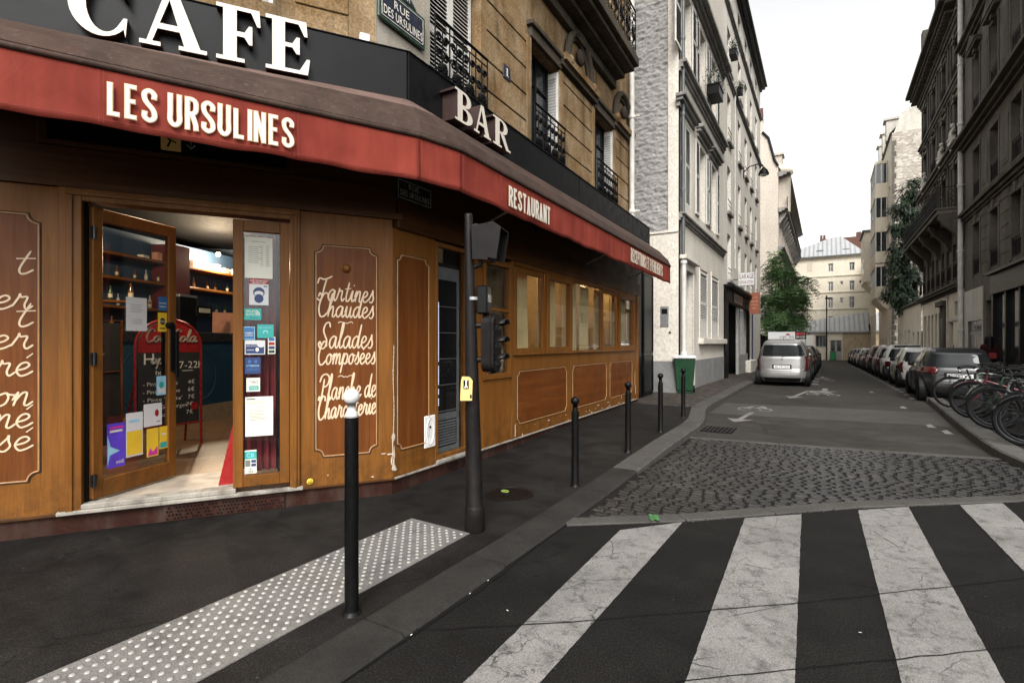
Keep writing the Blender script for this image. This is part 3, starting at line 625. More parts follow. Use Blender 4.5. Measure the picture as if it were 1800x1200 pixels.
sheet("road_patch", [(-2.2, 11.9), (2.0, 12.3), (2.15, 14.6), (-2.2, 14.2)], asphalt("darker_patch_asphalt", (.033, .031, .029), (.05, .047, .043)), .004)
# cobbles: real stones in bowed courses between two granite bands
APRON = NEAR + [(4, 8.2), (3.0, 8.0), (2.4, 8.25), (2.12, 8.62), (2.0, 9.1)] + FAR[::-1]
APRON = [(-1.90, 3.95), (-1.06, 4.59), (.23, 5.80), (1.67, 6.92), (3.2, 7.9), (2.4, 8.25), (2.12, 8.62), (2.03, 9.2)] + FAR[::-1][1:]
sheet("cobble_bed", APRON, M['cobble_bed'], .0015)
mb = MB(); rnd = random.Random(3); y = 3.8
while y < 9.5:
    h = rnd.uniform(.078, .092); x = -2.0 + rnd.random() * .1
    while x < 3.3:
        l = rnd.uniform(.115, .15); g = .011; yy = y + .16 * sin((x + .6) * .8) + rnd.uniform(-.003, .003)
        cx, cy = x + l / 2, yy + h / 2
        if inside((cx, cy), APRON) and inside((cx - .05, cy - .05), APRON) and inside((cx + .05, cy + .05), APRON):
            zt = .010 + rnd.uniform(-.0012, .0012) + .003 * noise.noise((cx, cy, 0)); a = rnd.uniform(-.05, .05)
            tx, ty = rnd.uniform(-.006, .006), rnd.uniform(-.006, .006)
            def ring(e, z, c):
                o = []
                for sx, sy in ((-1, -1), (1, -1), (1, 1), (-1, 1)):
                    for k in (0, 1):
                        u, v = sx * (l / 2 - g / 2 - e), sy * (h / 2 - g / 2 - e)
                        if (k == 0) == (sx * sy > 0): u -= sx * c
                        else: v -= sy * c
                        o.append((cx + u * cos(a) - v * sin(a), cy + u * sin(a) + v * cos(a), z + u * tx + v * ty))
                return o
            vs = ring(0, zt - .04, .009) + ring(0, zt - .006, .009) + ring(.007, zt, .009)
            fs = [(k * 8 + i, k * 8 + (i + 1) % 8, k * 8 + 8 + (i + 1) % 8, k * 8 + 8 + i) for k in (0, 1) for i in range(8)]
            mi = rnd.choice((0, 0, 1, 1, 1, 2, 2, 3)); mb.add(vs, fs, mi, False); mb.add(vs[16:], [tuple(range(8))], mi, False)
        x += l
    y += h
tag(mb.build("cobbled_pavement", [M['cobble%d' % i] for i in range(4)]), kind='structure')
def band(name, pts, wd, m, z0, z1, L=1.1, gap=.008):
    """a line of long stones laid end to end"""
    mb = MB(); P = [Vector((*p, 0)) for p in pts]; rr = random.Random(5)
    for a, b in zip(P, P[1:]):
        d = b - a; n = max(1, round(d.length / L)); nn = Vector((-d.y, d.x, 0)).normalized() * wd / 2; e = d.normalized() * gap / 2
        for i in range(n):
            p, q = a + d * (i / n) + e, a + d * ((i + 1) / n) - e; dz = rr.uniform(-.003, .003)
            v = [p - nn, q - nn, q + nn, p + nn]
            mb.hexa([(*(x.xy), z0 + road_z(x.y)) for x in v] + [(*(x.xy), z1 + dz + road_z(x.y)) for x in v])
    return tag(mb.build(name, m, bevel=.006), kind='structure')
band("granite_band", [(x - .02, y + .06) for x, y in NEAR[:5]], .17, M['granite_lt'], -.03, .014)
band("granite_band", [(x, y - .05) for x, y in FAR], .13, M['granite_lt'], -.03, .014, 1.3)
# pavement, cafe side
def walk_grid(name, x0, x1, ys, nx, m, zf):
    mb = MB(); n = len(ys)
    X = lambda f, y: (x0(y) if callable(x0) else x0) * (1 - f) + (x1(y) if callable(x1) else x1) * f
    mb.grid(nx, n - 1, lambda u, v: (X(u, ys[round(v * (n - 1))]), ys[round(v * (n - 1))], zf(X(u, ys[round(v * (n - 1))]), ys[round(v * (n - 1))])))
    return tag(mb.build(name, m), kind='structure')
walk_grid("pavement", -9.5, lambda y: kx(y) - .30, [-8 + i * .5 for i in range(41)], 6, M['walk'], walk_z)
walk_grid("setts_pavement", -6, lambda y: kx(y) - .30, [12 + i for i in range(0, 79)], 4, M['setts'], walk_z)
def kerb(name, f, ys, side, m, top):
    """kerb stones along x = f(y); side +1: pavement lies at smaller x"""
    mb = MB(); rr = random.Random(2); w_ = .30 * side; i = 0
    while i < len(ys) - 1:
        a, b = ys[i] + .006, ys[i + 1] - .006; dz = rr.uniform(-.004, .004); fa, fb = f(a), f(b); r = .025 * side
        za, zb = top(fa, a) + .006 + dz, top(fb, b) + .006 + dz
        sec = lambda fx, y, z: [(fx, y, road_z(y) - .03), (fx, y, z - .02), (fx - r, y, z), (fx - w_, y, z - .002), (fx - w_, y, road_z(y) - .03)]
        A, B = sec(fa, a, za), sec(fb, b, zb); n = 5
        mb.add(A + B, [(k, k + 1, n + k + 1, n + k) if side < 0 else (k + 1, k, n + k, n + k + 1) for k in range(4)] + ([tuple(range(n))] if side > 0 else [tuple(range(n))[::-1]]) + ([tuple(range(n, 2 * n))[::-1]] if side > 0 else [tuple(range(n, 2 * n))]))
        i += 1
    return tag(mb.build(name, m), kind='structure')
kerb("kerb", kx, [-8 + i * 1.0 for i in range(13)] + [4.0, 4.95, 5.9], 1, M['granite'], walk_z)
kerb("kerb", kx, [5.9, 6.85, 7.8, 8.7, 9.4, 10.0, 10.6, 11.2, 11.9, 12.6] + [13.5 + i for i in range(0, 76)], 1, M['granite_lt'], walk_z)
# pavement, right side: a build-out for bicycles, then the pavement behind the parked cars
def rz(x, y): return road_z(y) + .11 * smooth(7.9, 9.0, y) + .008
walk_grid("pavement", lambda y: rkx(y) + .30, 6.6, [7.9, 8.2, 8.6, 9.1, 9.6, 10.5, 12, 14, 16, 17.44], 4, M['walk'], rz)
walk_grid("pavement", 4.05 + .3, 6.6, [17.46] + list(range(20, 92, 4)), 3, M['walk'], rz)
kerb("kerb", rkx, [7.95, 8.25, 8.65, 9.2, 10.2, 11.2, 12.2, 13.2, 14.2, 15.2, 16.2, 17.2], -1, M['granite_rt'], rz)
kerb("kerb", rkx, [17.6 + i * 1.2 for i in range(60)], -1, M['granite'], rz)
mb = MB(); mb.box(2.3, 4.35, 17.3, 17.6, -.03, .115); tag(mb.build("kerb", M['granite_lt'], bevel=.01), kind='structure')
# crossing stripes
def quadmark(name, pts, m, z=.005):
    mb = MB(); a, b, c, d = [Vector(p) for p in pts]; n = 110; ex = (b - a).normalized()
    def f(u, v):
        p = (d.lerp(c, u)).lerp(a.lerp(b, u), v); e = .004 * noise.noise((p.x * 40, p.y * 40, 1)) + .003 * noise.noise((p.x * 9, p.y * 9, 4)); e -= .03 * max(0, noise.noise((p.x * 14, p.y * 14, 7)) - .35)
        p = p + ex * (e if u > .9 else -e if u < .1 else 0); return (p.x, p.y, z + road_z(p.y))
    mb.grid(2, n, f); return tag(mb.build(name, m), kind='structure')
def stripe(tl, tr, bl, br):
    a, b, c, d = G(*tl), G(*tr), G(*br), G(*bl); c = b + (c - b) * 1.9; d = a + (d - a) * 1.9
    return a, b, c, d
S = [stripe((1090, 932), (1200, 918), (815, 1200), (950, 1200)), stripe((1309, 911), (1409, 904), (1204, 1200), (1397, 1200)), stripe((1508, 897), (1597, 891), (1585, 1200), (1766, 1200))]
dx = S[2][0] - S[1][0]
S.append(stripe((1687, 888), (1762, 884), (1990, 1200), (2118, 1200)))
a, b, c, d = S[3]; S.append((Vector((a.x + 1.03, a.y + .62, 0)), Vector((b.x + 1.03, b.y + .58, 0)), c + Vector((1.0, .2, 0)), d + Vector((1.0, .2, 0))))
for q in S: quadmark("crossing_stripe", q, M['stripe'])
def seam(pts, wd=.007, z=.010, name="road_joint"):
    mb = MB(); P = [Vector((*p, 0)) for p in pts]; Q = []
    for a, b in zip(P, P[1:]):
        n = max(2, int((b - a).length / .12)); Q += [a.lerp(b, i / n) + Vector((random.uniform(-.006, .006), random.uniform(-.006, .006), 0)) for i in range(n)]
    Q.append(P[-1]); L = []; R = []
    for i, q in enumerate(Q):
        d = (Q[min(i + 1, len(Q) - 1)] - Q[max(i - 1, 0)]).normalized(); nn = Vector((-d.y, d.x, 0)) * wd / 2 * random.uniform(.6, 1.2)
        L.append(q + nn + Vector((0, 0, z))); R.append(q - nn + Vector((0, 0, z)))
    n = len(Q); mb.add(L + R, [(i, n + i, n + i + 1, i + 1) for i in range(n - 1)]); return tag(mb.build(name, M['crack']), kind='structure')
g2 = lambda px, py: G(px, py).xy
seam([g2(610, 1060 + 20), g2(740, 1109), g2(930, 1100), g2(1400, 1062), g2(1800, 1018), (6, 9)])
seam([g2(1190, 1200), g2(1500, 1168), g2(1800, 1138), (5, 6.8)])
seam([(-.9, 1.2), (4, 5.0)])
seam([(-1.87 + .02 * sin(y_ * 3), y_) for y_ in [-2 + i * .5 for i in range(13)]], .03, .006)
# tactile paving: resin strip with rows of studs
mb = MB(); tx0, tx1, ty0, ty1 = -3.10, -2.44, -.6, 3.36
vs = [(tx0, ty0), (tx1, ty0), (tx1, ty1 - .02), (tx0 + .02, ty1)]
mb.prism(vs, lambda a, b, h: (a - .035 * (ty1 - b) / 4 * -1, b, walk_z(a, b) + h), -.01, .005, 0)
yy = ty0 + .06; r_ = 0
while yy < ty1 - .04:
    k = 0
    while tx0 + .045 + k * .076 + (r_ % 2) * .038 < tx1 - .03:
        cx = tx0 + .045 + k * .076 + (r_ % 2) * .038 + .035 * (ty1 - yy) / 4; z0 = walk_z(cx, yy) + .004
        mb.lathe([(.0135, 0), (.0115, .005), (.006, .0062), (0, .0065)], (cx, yy, z0), 10, 1); k += 1
    yy += .044; r_ += 1
tag(mb.build("tactile_paving", [M['tactile'], M['stud']]), kind='structure')
# lane markings further down the street
def mark_poly(name, pts, z=.006):
    mb = MB(); mb.add([(x, y, z + road_z(y)) for x, y in pts], [tuple(range(len(pts)))])
    if mb.f:
        me = mb
    o = me.build(name, M['lane_paint'])
    if o.data.polygons[0].normal.z < 0: o.data.flip_normals()
    return tag(o, kind='structure')
def arrow(tail, tip, wd=.13, head=.34, hl=.7):
    a, b = Vector(tail), Vector(tip); d = (b - a).normalized(); n = Vector((-d.y, d.x)); e = b - d * hl
    mark_poly("lane_arrow", [(p.x, p.y) for p in (a - n * wd / 2, e - n * wd / 2, e - n * head, b, e + n * head, e + n * wd / 2, a + n * wd / 2)])
arrow(g2(1322, 725), g2(1291, 742), .1, .25, .5); arrow(g2(1421, 687), g2(1388, 700), .1, .24, .6); arrow((.02, 20.6), (-.05, 18.6), .16, .36, .8); arrow((-.1, 30), (-.1, 28), .16, .34, .8)
def bike_mark(c, w_, l_):
    mb = MB(); z = .006
    def ring(x, y, rx, ry):
        n = 18; vs = []
        for i in range(n):
            a = 2 * pi * i / n; vs += [(x + rx * cos(a), y + ry * sin(a), z + road_z(y)), (x + .7 * rx * cos(a), y + .7 * ry * sin(a), z + road_z(y))]
        mb.add(vs, [(2 * i, 2 * ((i + 1) % n), 2 * ((i + 1) % n) + 1, 2 * i + 1) for i in range(n)])
    def bar(p, q, t=.05):
        a, b = Vector(p), Vector(q); d = (b - a).normalized(); n = Vector((-d.y, d.x)) * t; k = z + .001 * len(mb.v) / 8
        mb.add([(*(a - n), k + road_z(a.y)), (*(b - n), k + road_z(b.y)), (*(b + n), k + road_z(b.y)), (*(a + n), k + road_z(a.y))], [(0, 1, 2, 3)])
    x, y = c; ring(x - .36 * w_, y, .24 * w_, .30 * l_); ring(x + .36 * w_, y, .24 * w_, .30 * l_)
    bar((x - .36 * w_, y), (x - .1 * w_, y + .5 * l_)); bar((x - .1 * w_, y + .5 * l_), (x + .25 * w_, y + .5 * l_)); bar((x + .36 * w_, y), (x + .2 * w_, y + .62 * l_)); bar((x - .36 * w_, y), (x, y)); bar((x, y), (x + .25 * w_, y + .5 * l_))
    o = mb.build("cycle_symbol", M['lane_paint']); return tag(o, kind='structure')
bike_mark((-1.40, 13.2), .62, 1.0); bike_mark((-.05, 18.0), .75, 1.1); bike_mark((-.1, 26.5), .8, 1.6)
for y0 in (18.6, 22.6, 24.6, 27, 31, 33, 36, 39.5, 43):
    mark_poly("lane_dash", [(-.42, y0), (-.22, y0), (-.22, y0 + .75), (-.42, y0 + .75)])
for i in range(34): mark_poly("parking_dash", [(2.02 - .003 * i, 17.8 + i * 1.15), (2.13 - .003 * i, 17.8 + i * 1.15), (2.13 - .003 * i, 18.3 + i * 1.15), (2.02 - .003 * i, 18.3 + i * 1.15)])
for p in ((1.55, 15.2), (1.62, 12.0), (1.75, 11.3), (1.2, 19.5)): mark_poly("worn_mark", [(p[0], p[1]), (p[0] + .12, p[1]), (p[0] + .1, p[1] + .5), (p[0], p[1] + .35)])
# manhole, gully, litter
def manhole(p, r, label):
    t = thing("manhole_cover", label, "manhole cover", p); mb = MB()
    mb.lathe([(r, -.01), (r, .006), (r - .02, .006), (r - .022, .002), (0, .002)], (0, 0, 0), 40, 0, sm=False)
    mb.build("rim", M['pole'], t)
    mb = MB()
    for i in range(-6, 7):
        for j in range(-6, 7):
            x, y = i * r / 7, j * r / 7
            if hypot(x, y) < r * .84: mb.box(x - .009, x + .009, y - .009, y + .009, .001, .007)
    mb.build("tread_plate", M['pole'], t)
    mb = MB(); mb.tube([(-.07 + .04 * cos(a), .03 + .028 * sin(a), .009) for a in [2 * pi * i / 12 for i in range(12)]], .007, 5, closed=True); mb.build("paint_ring", simple("lime_spray_paint", (.20, .28, .05), .8), t)
manhole(G(895, 868, walk_z(-2.77, 4.48)) + Vector((0, 0, .003)), .24, "round dark manhole cover with a lime spray mark in the pavement")
t = thing("drain_grate", "iron gutter grate against the kerb where the cobbles end", "drain", (-1.62, 9.75, 0)); mb = MB()
for i in range(7): mb.box(-.22 + i * .07, -.19 + i * .07, -.3, .3, .002, .012)
mb.build("bars", M['pole'], t); mb = MB(); mb.box(-.26, .26, -.34, .34, .001, .006); mb.build("pit", M['dark'], t)
def scrap(p, s, m, label, name="paper_scrap", cat="litter"):
    rr = random.Random(int(p[0] * 1000)); mb = MB(); n = 7
    mb.grid(n, 4, lambda u, v: ((u - .5) * s * (1 + .2 * sin(v * 9)), (v - .5) * s * .5, .004 + s * .16 * abs(noise.noise((u * 3 + p[0] * 7, v * 3, 1.3))))); o = mb.build(name, m, loc=p, rot=rr.random() * 3); return tag(o, label, cat)
scrap((*g2(1150, 914), .016), .16, simple("green_foil", (.04, .13, .04), .5), "crumpled green wrapper on the granite band by the cobbles", "wrapper")
for i, (px, py) in enumerate(((858, 1022), (826, 1045), (723, 1118), (892, 1075), (1512, 1114))):
    scrap((*g2(px, py), .006), .014, M['paper_white'], "small torn scrap of white paper lying on the dark road")["group"] = "paper scraps on the road"
# ================================================================= CAFE SHOPFRONT (timber ground floor on both sides of the corner)
shop = thing("cafe_shopfront", "honey-brown timber cafe front with open glass door, script lettering and flank windows", "shopfront", (C_.x, C_.y, 0))
class Part:
    """builds parts of the shopfront in the frame of one wall"""
    def __init__(s, face, top): s.fc, s.top = face, top
    def __call__(s, mb, name, mats, bevel=0, parent=None, seg=1):
        if parent is not None: return mb.build(name, mats, parent, bevel=bevel, seg=seg)
        o = s.top; rel = s.fc.o - Vector(o.location[:2])
        return mb.build(name, mats, o, (rel.x, rel.y, 0), s.fc.rot - o.rotation_euler.z, bevel, seg=seg)
PF, PR = Part(FR, shop), Part(RR, shop)
WT = .13
D0, D1, DZ0, DZ1 = -2.49, -1.43, .245, 2.69           # door opening
# front wall
mb = MB()
mb.box(-.87, 0, 0, WT, .17, 2.80); PF(mb, "wall_panelling", [M['wood']], .004); mb = MB(); mb.box(-6.5, -2.647, 0, WT, .17, 2.80)
for x in (-3.6, -4.6, -5.6): mb.box(x - .015, x + .015, -.004, 0.01, .17, 2.8)
PF(mb, "wall_panelling", [M['wood']], .004)
mb = MB()
mb.box(-6.5, .10, -.035, WT, 2.80, 2.86); mb.box(-6.5, .03, -.02, WT, 2.86, 3.12); mb.box(-6.5, 0, .0, WT, 3.12, 3.95)
for x in (-3.9, -2.2, -.62): mb.box(x - .003, x + .003, -.022, 0, 2.87, 3.11)
PF(mb, "header_beam", [M['wood_head']], .006)
mb = MB(); mb.box(-2.72, -.98, -.012, .0, 3.16, 3.86); fr = PF(mb, "transom_window", [M['dark']]); mb = MB()  # near-black pane, the awning's shade put into its colour
for a, b, c, d in ((-2.78, -2.72, 3.13, 3.9), (-.98, -.92, 3.13, 3.9), (-2.72, -.98, 3.13, 3.17)): mb.box(a, b, -.035, 0, c, d)
mb.build("frame", M['wood_head'], fr, bevel=.005)
mb = MB(); mb.box(-1.96, -1.82, -.05, -.013, 3.2, 3.34); mb.box(-1.80, -1.68, -.05, -.013, 3.2, 3.34, 1); ex = mb.build("exit_sign", [M['exit_on'], M['dark']], fr); mb = MB()
mb.tube([(-1.92, -.055, 3.31), (-1.89, -.055, 3.27), (-1.91, -.055, 3.22)], .008, 5); mb.tube([(-1.89, -.055, 3.28), (-1.85, -.055, 3.26)], .006, 5); mb.tube([(-1.74, -.055, 3.32), (-1.74, -.055, 3.23)], .008, 5, 1); mb.tube([(-1.77, -.055, 3.26), (-1.74, -.055, 3.225), (-1.71, -.055, 3.26)], .008, 5, 1)
mb.build("pictogram", [M['dark'], M['grey_metal']], ex)
# plinth and sill
mb = MB(); mb.box(-6.5, 0, .01, WT, -.1, .175); mb.box(-1.95, -1.0, -.012, .01, .02, .165, 1); PF(mb, "plinth", [M['plinth'], M['plinth']], .004)
mb = MB(); rr = random.Random(9)
for i in range(34):
    for j in range(4):
        if rr.random() > .12: mb.lathe([(.008, -.004), (.008, .0005), (0, .0005)], (-1.92 + i * .027 + (j % 2) * .013, -.0135, .045 + j * .03), 6, 0, 'y')
PF(mb, "vent_holes", [M['dark']])
mb = MB(); mb.box(-2.66, -.84, -.045, .02, .172, .205); mb.box(-2.52, -1.40, -.03, .12, .205, .247); PF(mb, "door_sill", [M['sill']], .006)
mb = MB(); mb.box(-6.5, -2.66, -.02, .02, .165, .19); PF(mb, "base_rail", [M['wood_head']], .004); mb = MB(); mb.box(-.84, .02, -.02, .02, .165, .185); PF(mb, "base_rail", [M['wood_head']], .004)
# door surround
mb = MB()
for a, b in ((-2.647, -2.50), (-.955, -.87)): mb.box(a, b, -.03, WT, .2, 2.80)
mb.box(-2.60, -2.555, -.045, -.03, .2, 2.74); mb.box(-.925, -.895, -.045, -.03, .2, 2.74)
mb.box(-2.50, -.955, -.03, WT, 2.70, 2.80); mb.box(-2.60, -.895, -.045, -.03, 2.74, 2.775)
mb.box(-2.50, -2.475, .03, WT, .25, 2.70, 1)
PF(mb, "door_frame", [M['wood'], M['dark']], .004)
# fixed side light with notices
def frame_mb(x0, x1, z0, z1, w, y0, y1, wb=None, wt=None):
    m_ = MB(); wb = w if wb is None else wb; wt = w if wt is None else wt
    m_.box(x0, x0 + w, y0, y1, z0, z1); m_.box(x1 - w, x1, y0, y1, z0, z1); m_.box(x0 + w, x1 - w, y0, y1, z0, z0 + wb); m_.box(x0 + w, x1 - w, y0, y1, z1 - wt, z1); return m_
sl = PF(frame_mb(-1.425, -.958, .25, 2.665, .083, -.018, .05, .10, .10), "side_light", [M['wood']], .005)
GX0, GX1, GZ0, GZ1 = -1.342, -1.041, .35, 2.565
mb = MB(); mb.box(GX0, GX1, .012, .018, GZ0, GZ1); mb.build("pane", M['glass'], sl)
mb = MB(); mb.box(GX0 - .02, GX1 + .02, .30, .32, GZ0, GZ1); mb.box(GX1 - .02, GX1, .06, .3, GZ0, GZ1, 0)
mb.grid(40, 1, lambda u, v: (GX0 + u * (GX1 - GX0 - .01), .18 + .03 * sin(u * 26) + .012 * sin(u * 61), GZ0 + v * (GZ1 - GZ0)), 2)
mb.build("inner_curtain", [M['dark'], M['plastic'], M['red_dark']], sl)
def sx(px): return FR.x(px, 0)
def sz(px, py): return FR.z(px, py, 0)
def notice(px0, py0, px1, py1, m, name="notice", parent=sl, y=.009, lines=(), r=0):
    """paper or sticker behind the glass; lines: (text, x0, x1, z0, z1, material, bold) in fractions, or bars"""
    x0, x1 = sx(px0), sx(px1); pm = (px0 + px1) / 2; z1, z0 = sz(pm, py0), sz(pm, py1); mb = MB(); mats = [m]
    mb.box(x0, x1, y - .0015, y, z0, z1)
    for k, L in enumerate(lines):
        a, b, c, d = x0 + (x1 - x0) * L[1], x0 + (x1 - x0) * L[2], z0 + (z1 - z0) * L[3], z0 + (z1 - z0) * L[4]
        if L[5] not in mats: mats.append(L[5])
        mi = mats.index(L[5]); yy = y - .0022 - .0003 * k
        if L[0] is None: mb.quad((a, yy, c), (b, yy, c), (b, yy, d), (a, yy, d), mi)
        elif callable(L[0]): L[0](mb, a, b, c, d, yy, mi)
        else: text(mb, L[0], a, b, c, d, yy, mi, L[6] if len(L) > 6 else 0)
    return mb.build(name, mats, parent)
Kp, Wp = M['print_black'], M['print_white']
gp = M['grey_print']
menu = [("CARTE DU BAR", .24, .76, .88, .905, gp, 1)] + [(None, .12, .50 + .1 * (i % 3 == 0), .76 - i * .048, .768 - i * .048, gp) for i in range(9)] + [(None, .56, .66, .79 - i * .048, .798 - i * .048, gp) for i in range(11)] + [(None, .76, .88, .79 - i * .048, .798 - i * .048, gp) for i in range(11)]
notice(430, 417, 479, 489, M['paper'], "menu_sheet", lines=menu)
def disc(mb, a, b, c, d, y, mi, n=20, a0=0, a1=360):
    pts = [((a + b) / 2 + (b - a) / 2 * cos(radians(a0 + (a1 - a0) * i / n)), y, (c + d) / 2 + (d - c) / 2 * sin(radians(a0 + (a1 - a0) * i / n))) for i in range(n + (a1 - a0 < 360))]
    mb.add(pts, [tuple(range(len(pts)))], mi)
notice(438, 490, 472, 536, M['paper_white'], "mask_notice", lines=[(None, 0, 1, .80, 1, M['red']), ("PORT DU MASQUE", .06, .94, .90, .96, Wp, 1), ("OBLIGATOIRE", .14, .86, .82, .88, Wp, 1), (disc, .2, .8, .28, .68, M['navy']), (disc, .16, .84, .22, .38, M['paper_white']), (disc, .26, .74, .34, .54, M['paper_white']), (disc, .26, .74, .08, .42, M['navy']), (None, .75, .93, .70, .74, M['navy'])])
def wifi(mb, a, b, c, d, y, mi):
    for r in (.3, .6, .9):
        pts = [(a + (b - a) * r * cos(t), y, c + (d - c) * r * sin(t)) for t in [pi / 2 * i / 8 for i in range(9)]]; q = [(a + (b - a) * (r - .17) * cos(t), y, c + (d - c) * (r - .17) * sin(t)) for t in [pi / 2 * i / 8 for i in range(9)]]
        mb.add(pts + q, [(i, 9 + i, 10 + i, i + 1) for i in range(8)], mi)
notice(429, 542, 459, 562, M['teal'], "wifi_sticker", lines=[("WI-FI", .1, .6, .66, .86, Wp, 1), ("GRATUIT", .1, .62, .38, .58, Wp, 1), ("box", .36, .78, .12, .26, M['navy'], 1), (wifi, .66, .96, .40, .92, Wp)])
notice(428, 574, 448, 597, M['sky_print'], "blue_sticker", lines=[(None, .06, .94, .06, .94, M['mid_blue']), ("PAIEMENT", .1, .9, .45, .58, Wp, 1), ("EXPRESS", .16, .84, .26, .38, Wp, 1)])
notice(452, 570, 481, 594, M['teal'], "green_bubble_sticker", lines=[("RESTAURANT", .1, .9, .72, .82, M['sky_print'], 1), (disc, .34, .66, .28, .58, M['sky_print']), (disc, .4, .6, .28, .48, M['teal'])])
notice(430, 598, 466, 623, M['paper_white'], "card_notice", lines=[(None, .05, .95, .06, .72, M['navy']), (disc, .6, 1.0, .5, .95, M['paper_white']), ("SANS CONTACT", .08, .6, .56, .66, Wp, 0), (disc, .52, .70, .2, .5, Wp), (None, .1, .45, .3, .34, Wp)])
notice(471, 592, 484, 622, M['paper'], "card_logos_sticker", lines=[(None, .1, .9, .76, .95, M['mid_blue']), (None, .1, .9, .52, .70, M['red']), (None, .1, .9, .28, .46, M['navy']), (None, .1, .9, .06, .22, M['enamel_dark'])])
notice(430, 628, 458, 657, M['navy'], "navy_notice", lines=[("ATTENTION", .1, .9, .44, .54, M['sky_print'], 1), (disc, .2, .4, .65, .85, M['mid_blue']), (disc, .6, .8, .65, .85, M['mid_blue']), (None, .1, .9, .3, .34, M['mid_blue']), (None, .1, .9, .2, .24, M['mid_blue'])])
notice(433, 664, 457, 688, M['paper'], "table_sticker", lines=[("TABLE", .2, .84, .62, .78, Kp, 1), (None, .2, .9, .1, .42, M['teal']), ("PARIS", .3, .8, .18, .32, Wp, 1), (None, .22, .8, .5, .53, gp)])
doc = [(None, .04, .36, .93, .955, Kp), ("ARRETE", .38, .7, .715, .74, gp, 1)] + [(None, .12 + .05 * (i % 2), .82 - .12 * (i % 3), .66 - .035 * i, .668 - .035 * i, gp) for i in range(8)] + [(None, .06, .7, .88 - .03 * i, .886 - .03 * i, gp) for i in range(3)]
notice(431, 697, 480, 766, M['paper'], "official_notice", lines=doc)
notice(430, 791, 451, 832, M['paper'], "card_payment_sticker", lines=[(None, .0, 1, .62, .94, M['teal']), ("CB", .15, .8, .70, .86, M['sky_print'], 1), (None, .05, .48, .3, .58, gp), (None, .55, .95, .46, .58, M['navy']), (None, .55, .95, .30, .42, M['navy']), ("V", .4, .6, .14, .24, Kp, 1), ("OUI", .3, .7, .04, .12, Kp, 1)])
# the open door: hinged at the left jamb, swung into the room
dl = MB(); DWD = .80; DH0, DH1 = .262, 2.675
dl = frame_mb(0, DWD, DH0, DH1, .085, -.025, .025, .15, .11)
rel = FR.W(-2.462, .045) - Vector((C_.x, C_.y, 0)); door = dl.build("door", [M['wood']], shop, (rel.x, rel.y, 0), FR.rot + radians(53), bevel=.005)
mb = MB(); mb.box(.085, DWD - .085, -.004, .004, DH0 + .15, DH1 - .11); mb.build("door_glass", M['glass'], door)
mb = MB()
for s_ in (-1, 1):
    mb.box(DWD - .075, DWD - .02, s_ * .03, s_ * .036, 1.28, 1.72); mb.box(DWD - .065, DWD - .03, s_ * .075, s_ * .090, 1.22, 1.66)
    for z in (1.27, 1.6): mb.box(DWD - .055, DWD - .04, s_ * .036, s_ * .08, z, z + .02)
mb.lathe([(.03, -.06), (.03, .06)], (DWD - .08, 0, 1.72), 14, 0, 'y')
mb.build("door_handle", M['plastic'], door, bevel=.003)
for z in (.42, 1.42, 2.46): mb = MB(); mb.box(-.02, .02, -.042, -.022, z - .05, z + .05); mb.tube([(-.004, -.045, z - .055), (-.004, -.045, z + .055)], .011, 8); mb.build("hinge", M['rim'], door)
def dposter(x0, x1, z0, z1, m, name, lines=(), y=-.008, tilt=0):
    mb = MB(); mats = [m]; mb.box(x0, x1, y, y + .0015, z0, z1)
    for k, L in enumerate(lines):
        a, b, c, d = x0 + (x1 - x0) * L[1], x0 + (x1 - x0) * L[2], z0 + (z1 - z0) * L[3], z0 + (z1 - z0) * L[4]
        if L[5] not in mats: mats.append(L[5])
        mi = mats.index(L[5]); yy = y - .0008 - .0003 * k
        if L[0] is None: mb.quad((a, yy, c), (b, yy, c), (b, yy, d), (a, yy, d), mi)
        elif callable(L[0]): L[0](mb, a, b, c, d, yy, mi)
        else: text(mb, L[0], a, b, c, d, yy, mi, L[6] if len(L) > 6 else 0)
    return mb.build(name, mats, door)
dposter(.30, .50, 1.66, 1.96, M['paper_white'], "white_notice", [(None, .2, .8 - .1 * (i % 2), .78 - .07 * i, .79 - .07 * i, gp) for i in range(4)] + [(None, .25, .75, .34 - .06 * i, .35 - .06 * i, gp) for i in range(3)])
dposter(.62, .71, 1.86, 1.99, M['mid_blue'], "blue_sticker", [(None, .1, .9, .5, .56, Wp), (None, .1, .9, .25, .31, Wp)])
dposter(.615, .71, 1.66, 1.84, M['yellow'], "yellow_sticker", [(disc, .2, .8, .35, .72, Kp), ("PETIT", .12, .88, .48, .58, Wp, 1), (None, .2, .8, .14, .2, Kp)])
dposter(.60, .70, 1.06, 1.24, M['sky_print'], "light_blue_sticker", [(None, .15, .85, .1, .45, M['paper_white']), (disc, .25, .75, .35, .7, M['teal'])])
dposter(.13, .29, .48, .86, M['violet'], "violet_poster", [(None, .15, .9, .88, .93, M['magenta']), (None, .15, .85, .80, .85, Wp), (lambda mb, a, b, c, d, y, mi: mb.add([(a, y, d), (a + .25 * (b - a), y, c + .62 * (d - c)), (b, y, c + .45 * (d - c)), (a + .2 * (b - a), y, c + .35 * (d - c)), (a, y, c)], [(0, 1, 2, 3, 4)][::-1], mi), .02, .7, .05, .75, M['sky_print']), ("midi", .5, .92, .08, .16, Wp, 1)])
dposter(.30, .46, .54, .93, M['paper_white'], "yellow_and_white_poster", [(None, .04, .96, .04, .58, M['yellow']), (None, .15, .75, .78, .84, M['sky_print'])])
dposter(.47, .655, .78, .99, M['paper_white'], "white_card", [(disc, .6, .82, .4, .72, M['red']), (None, .7, .9, .16, .2, gp)])
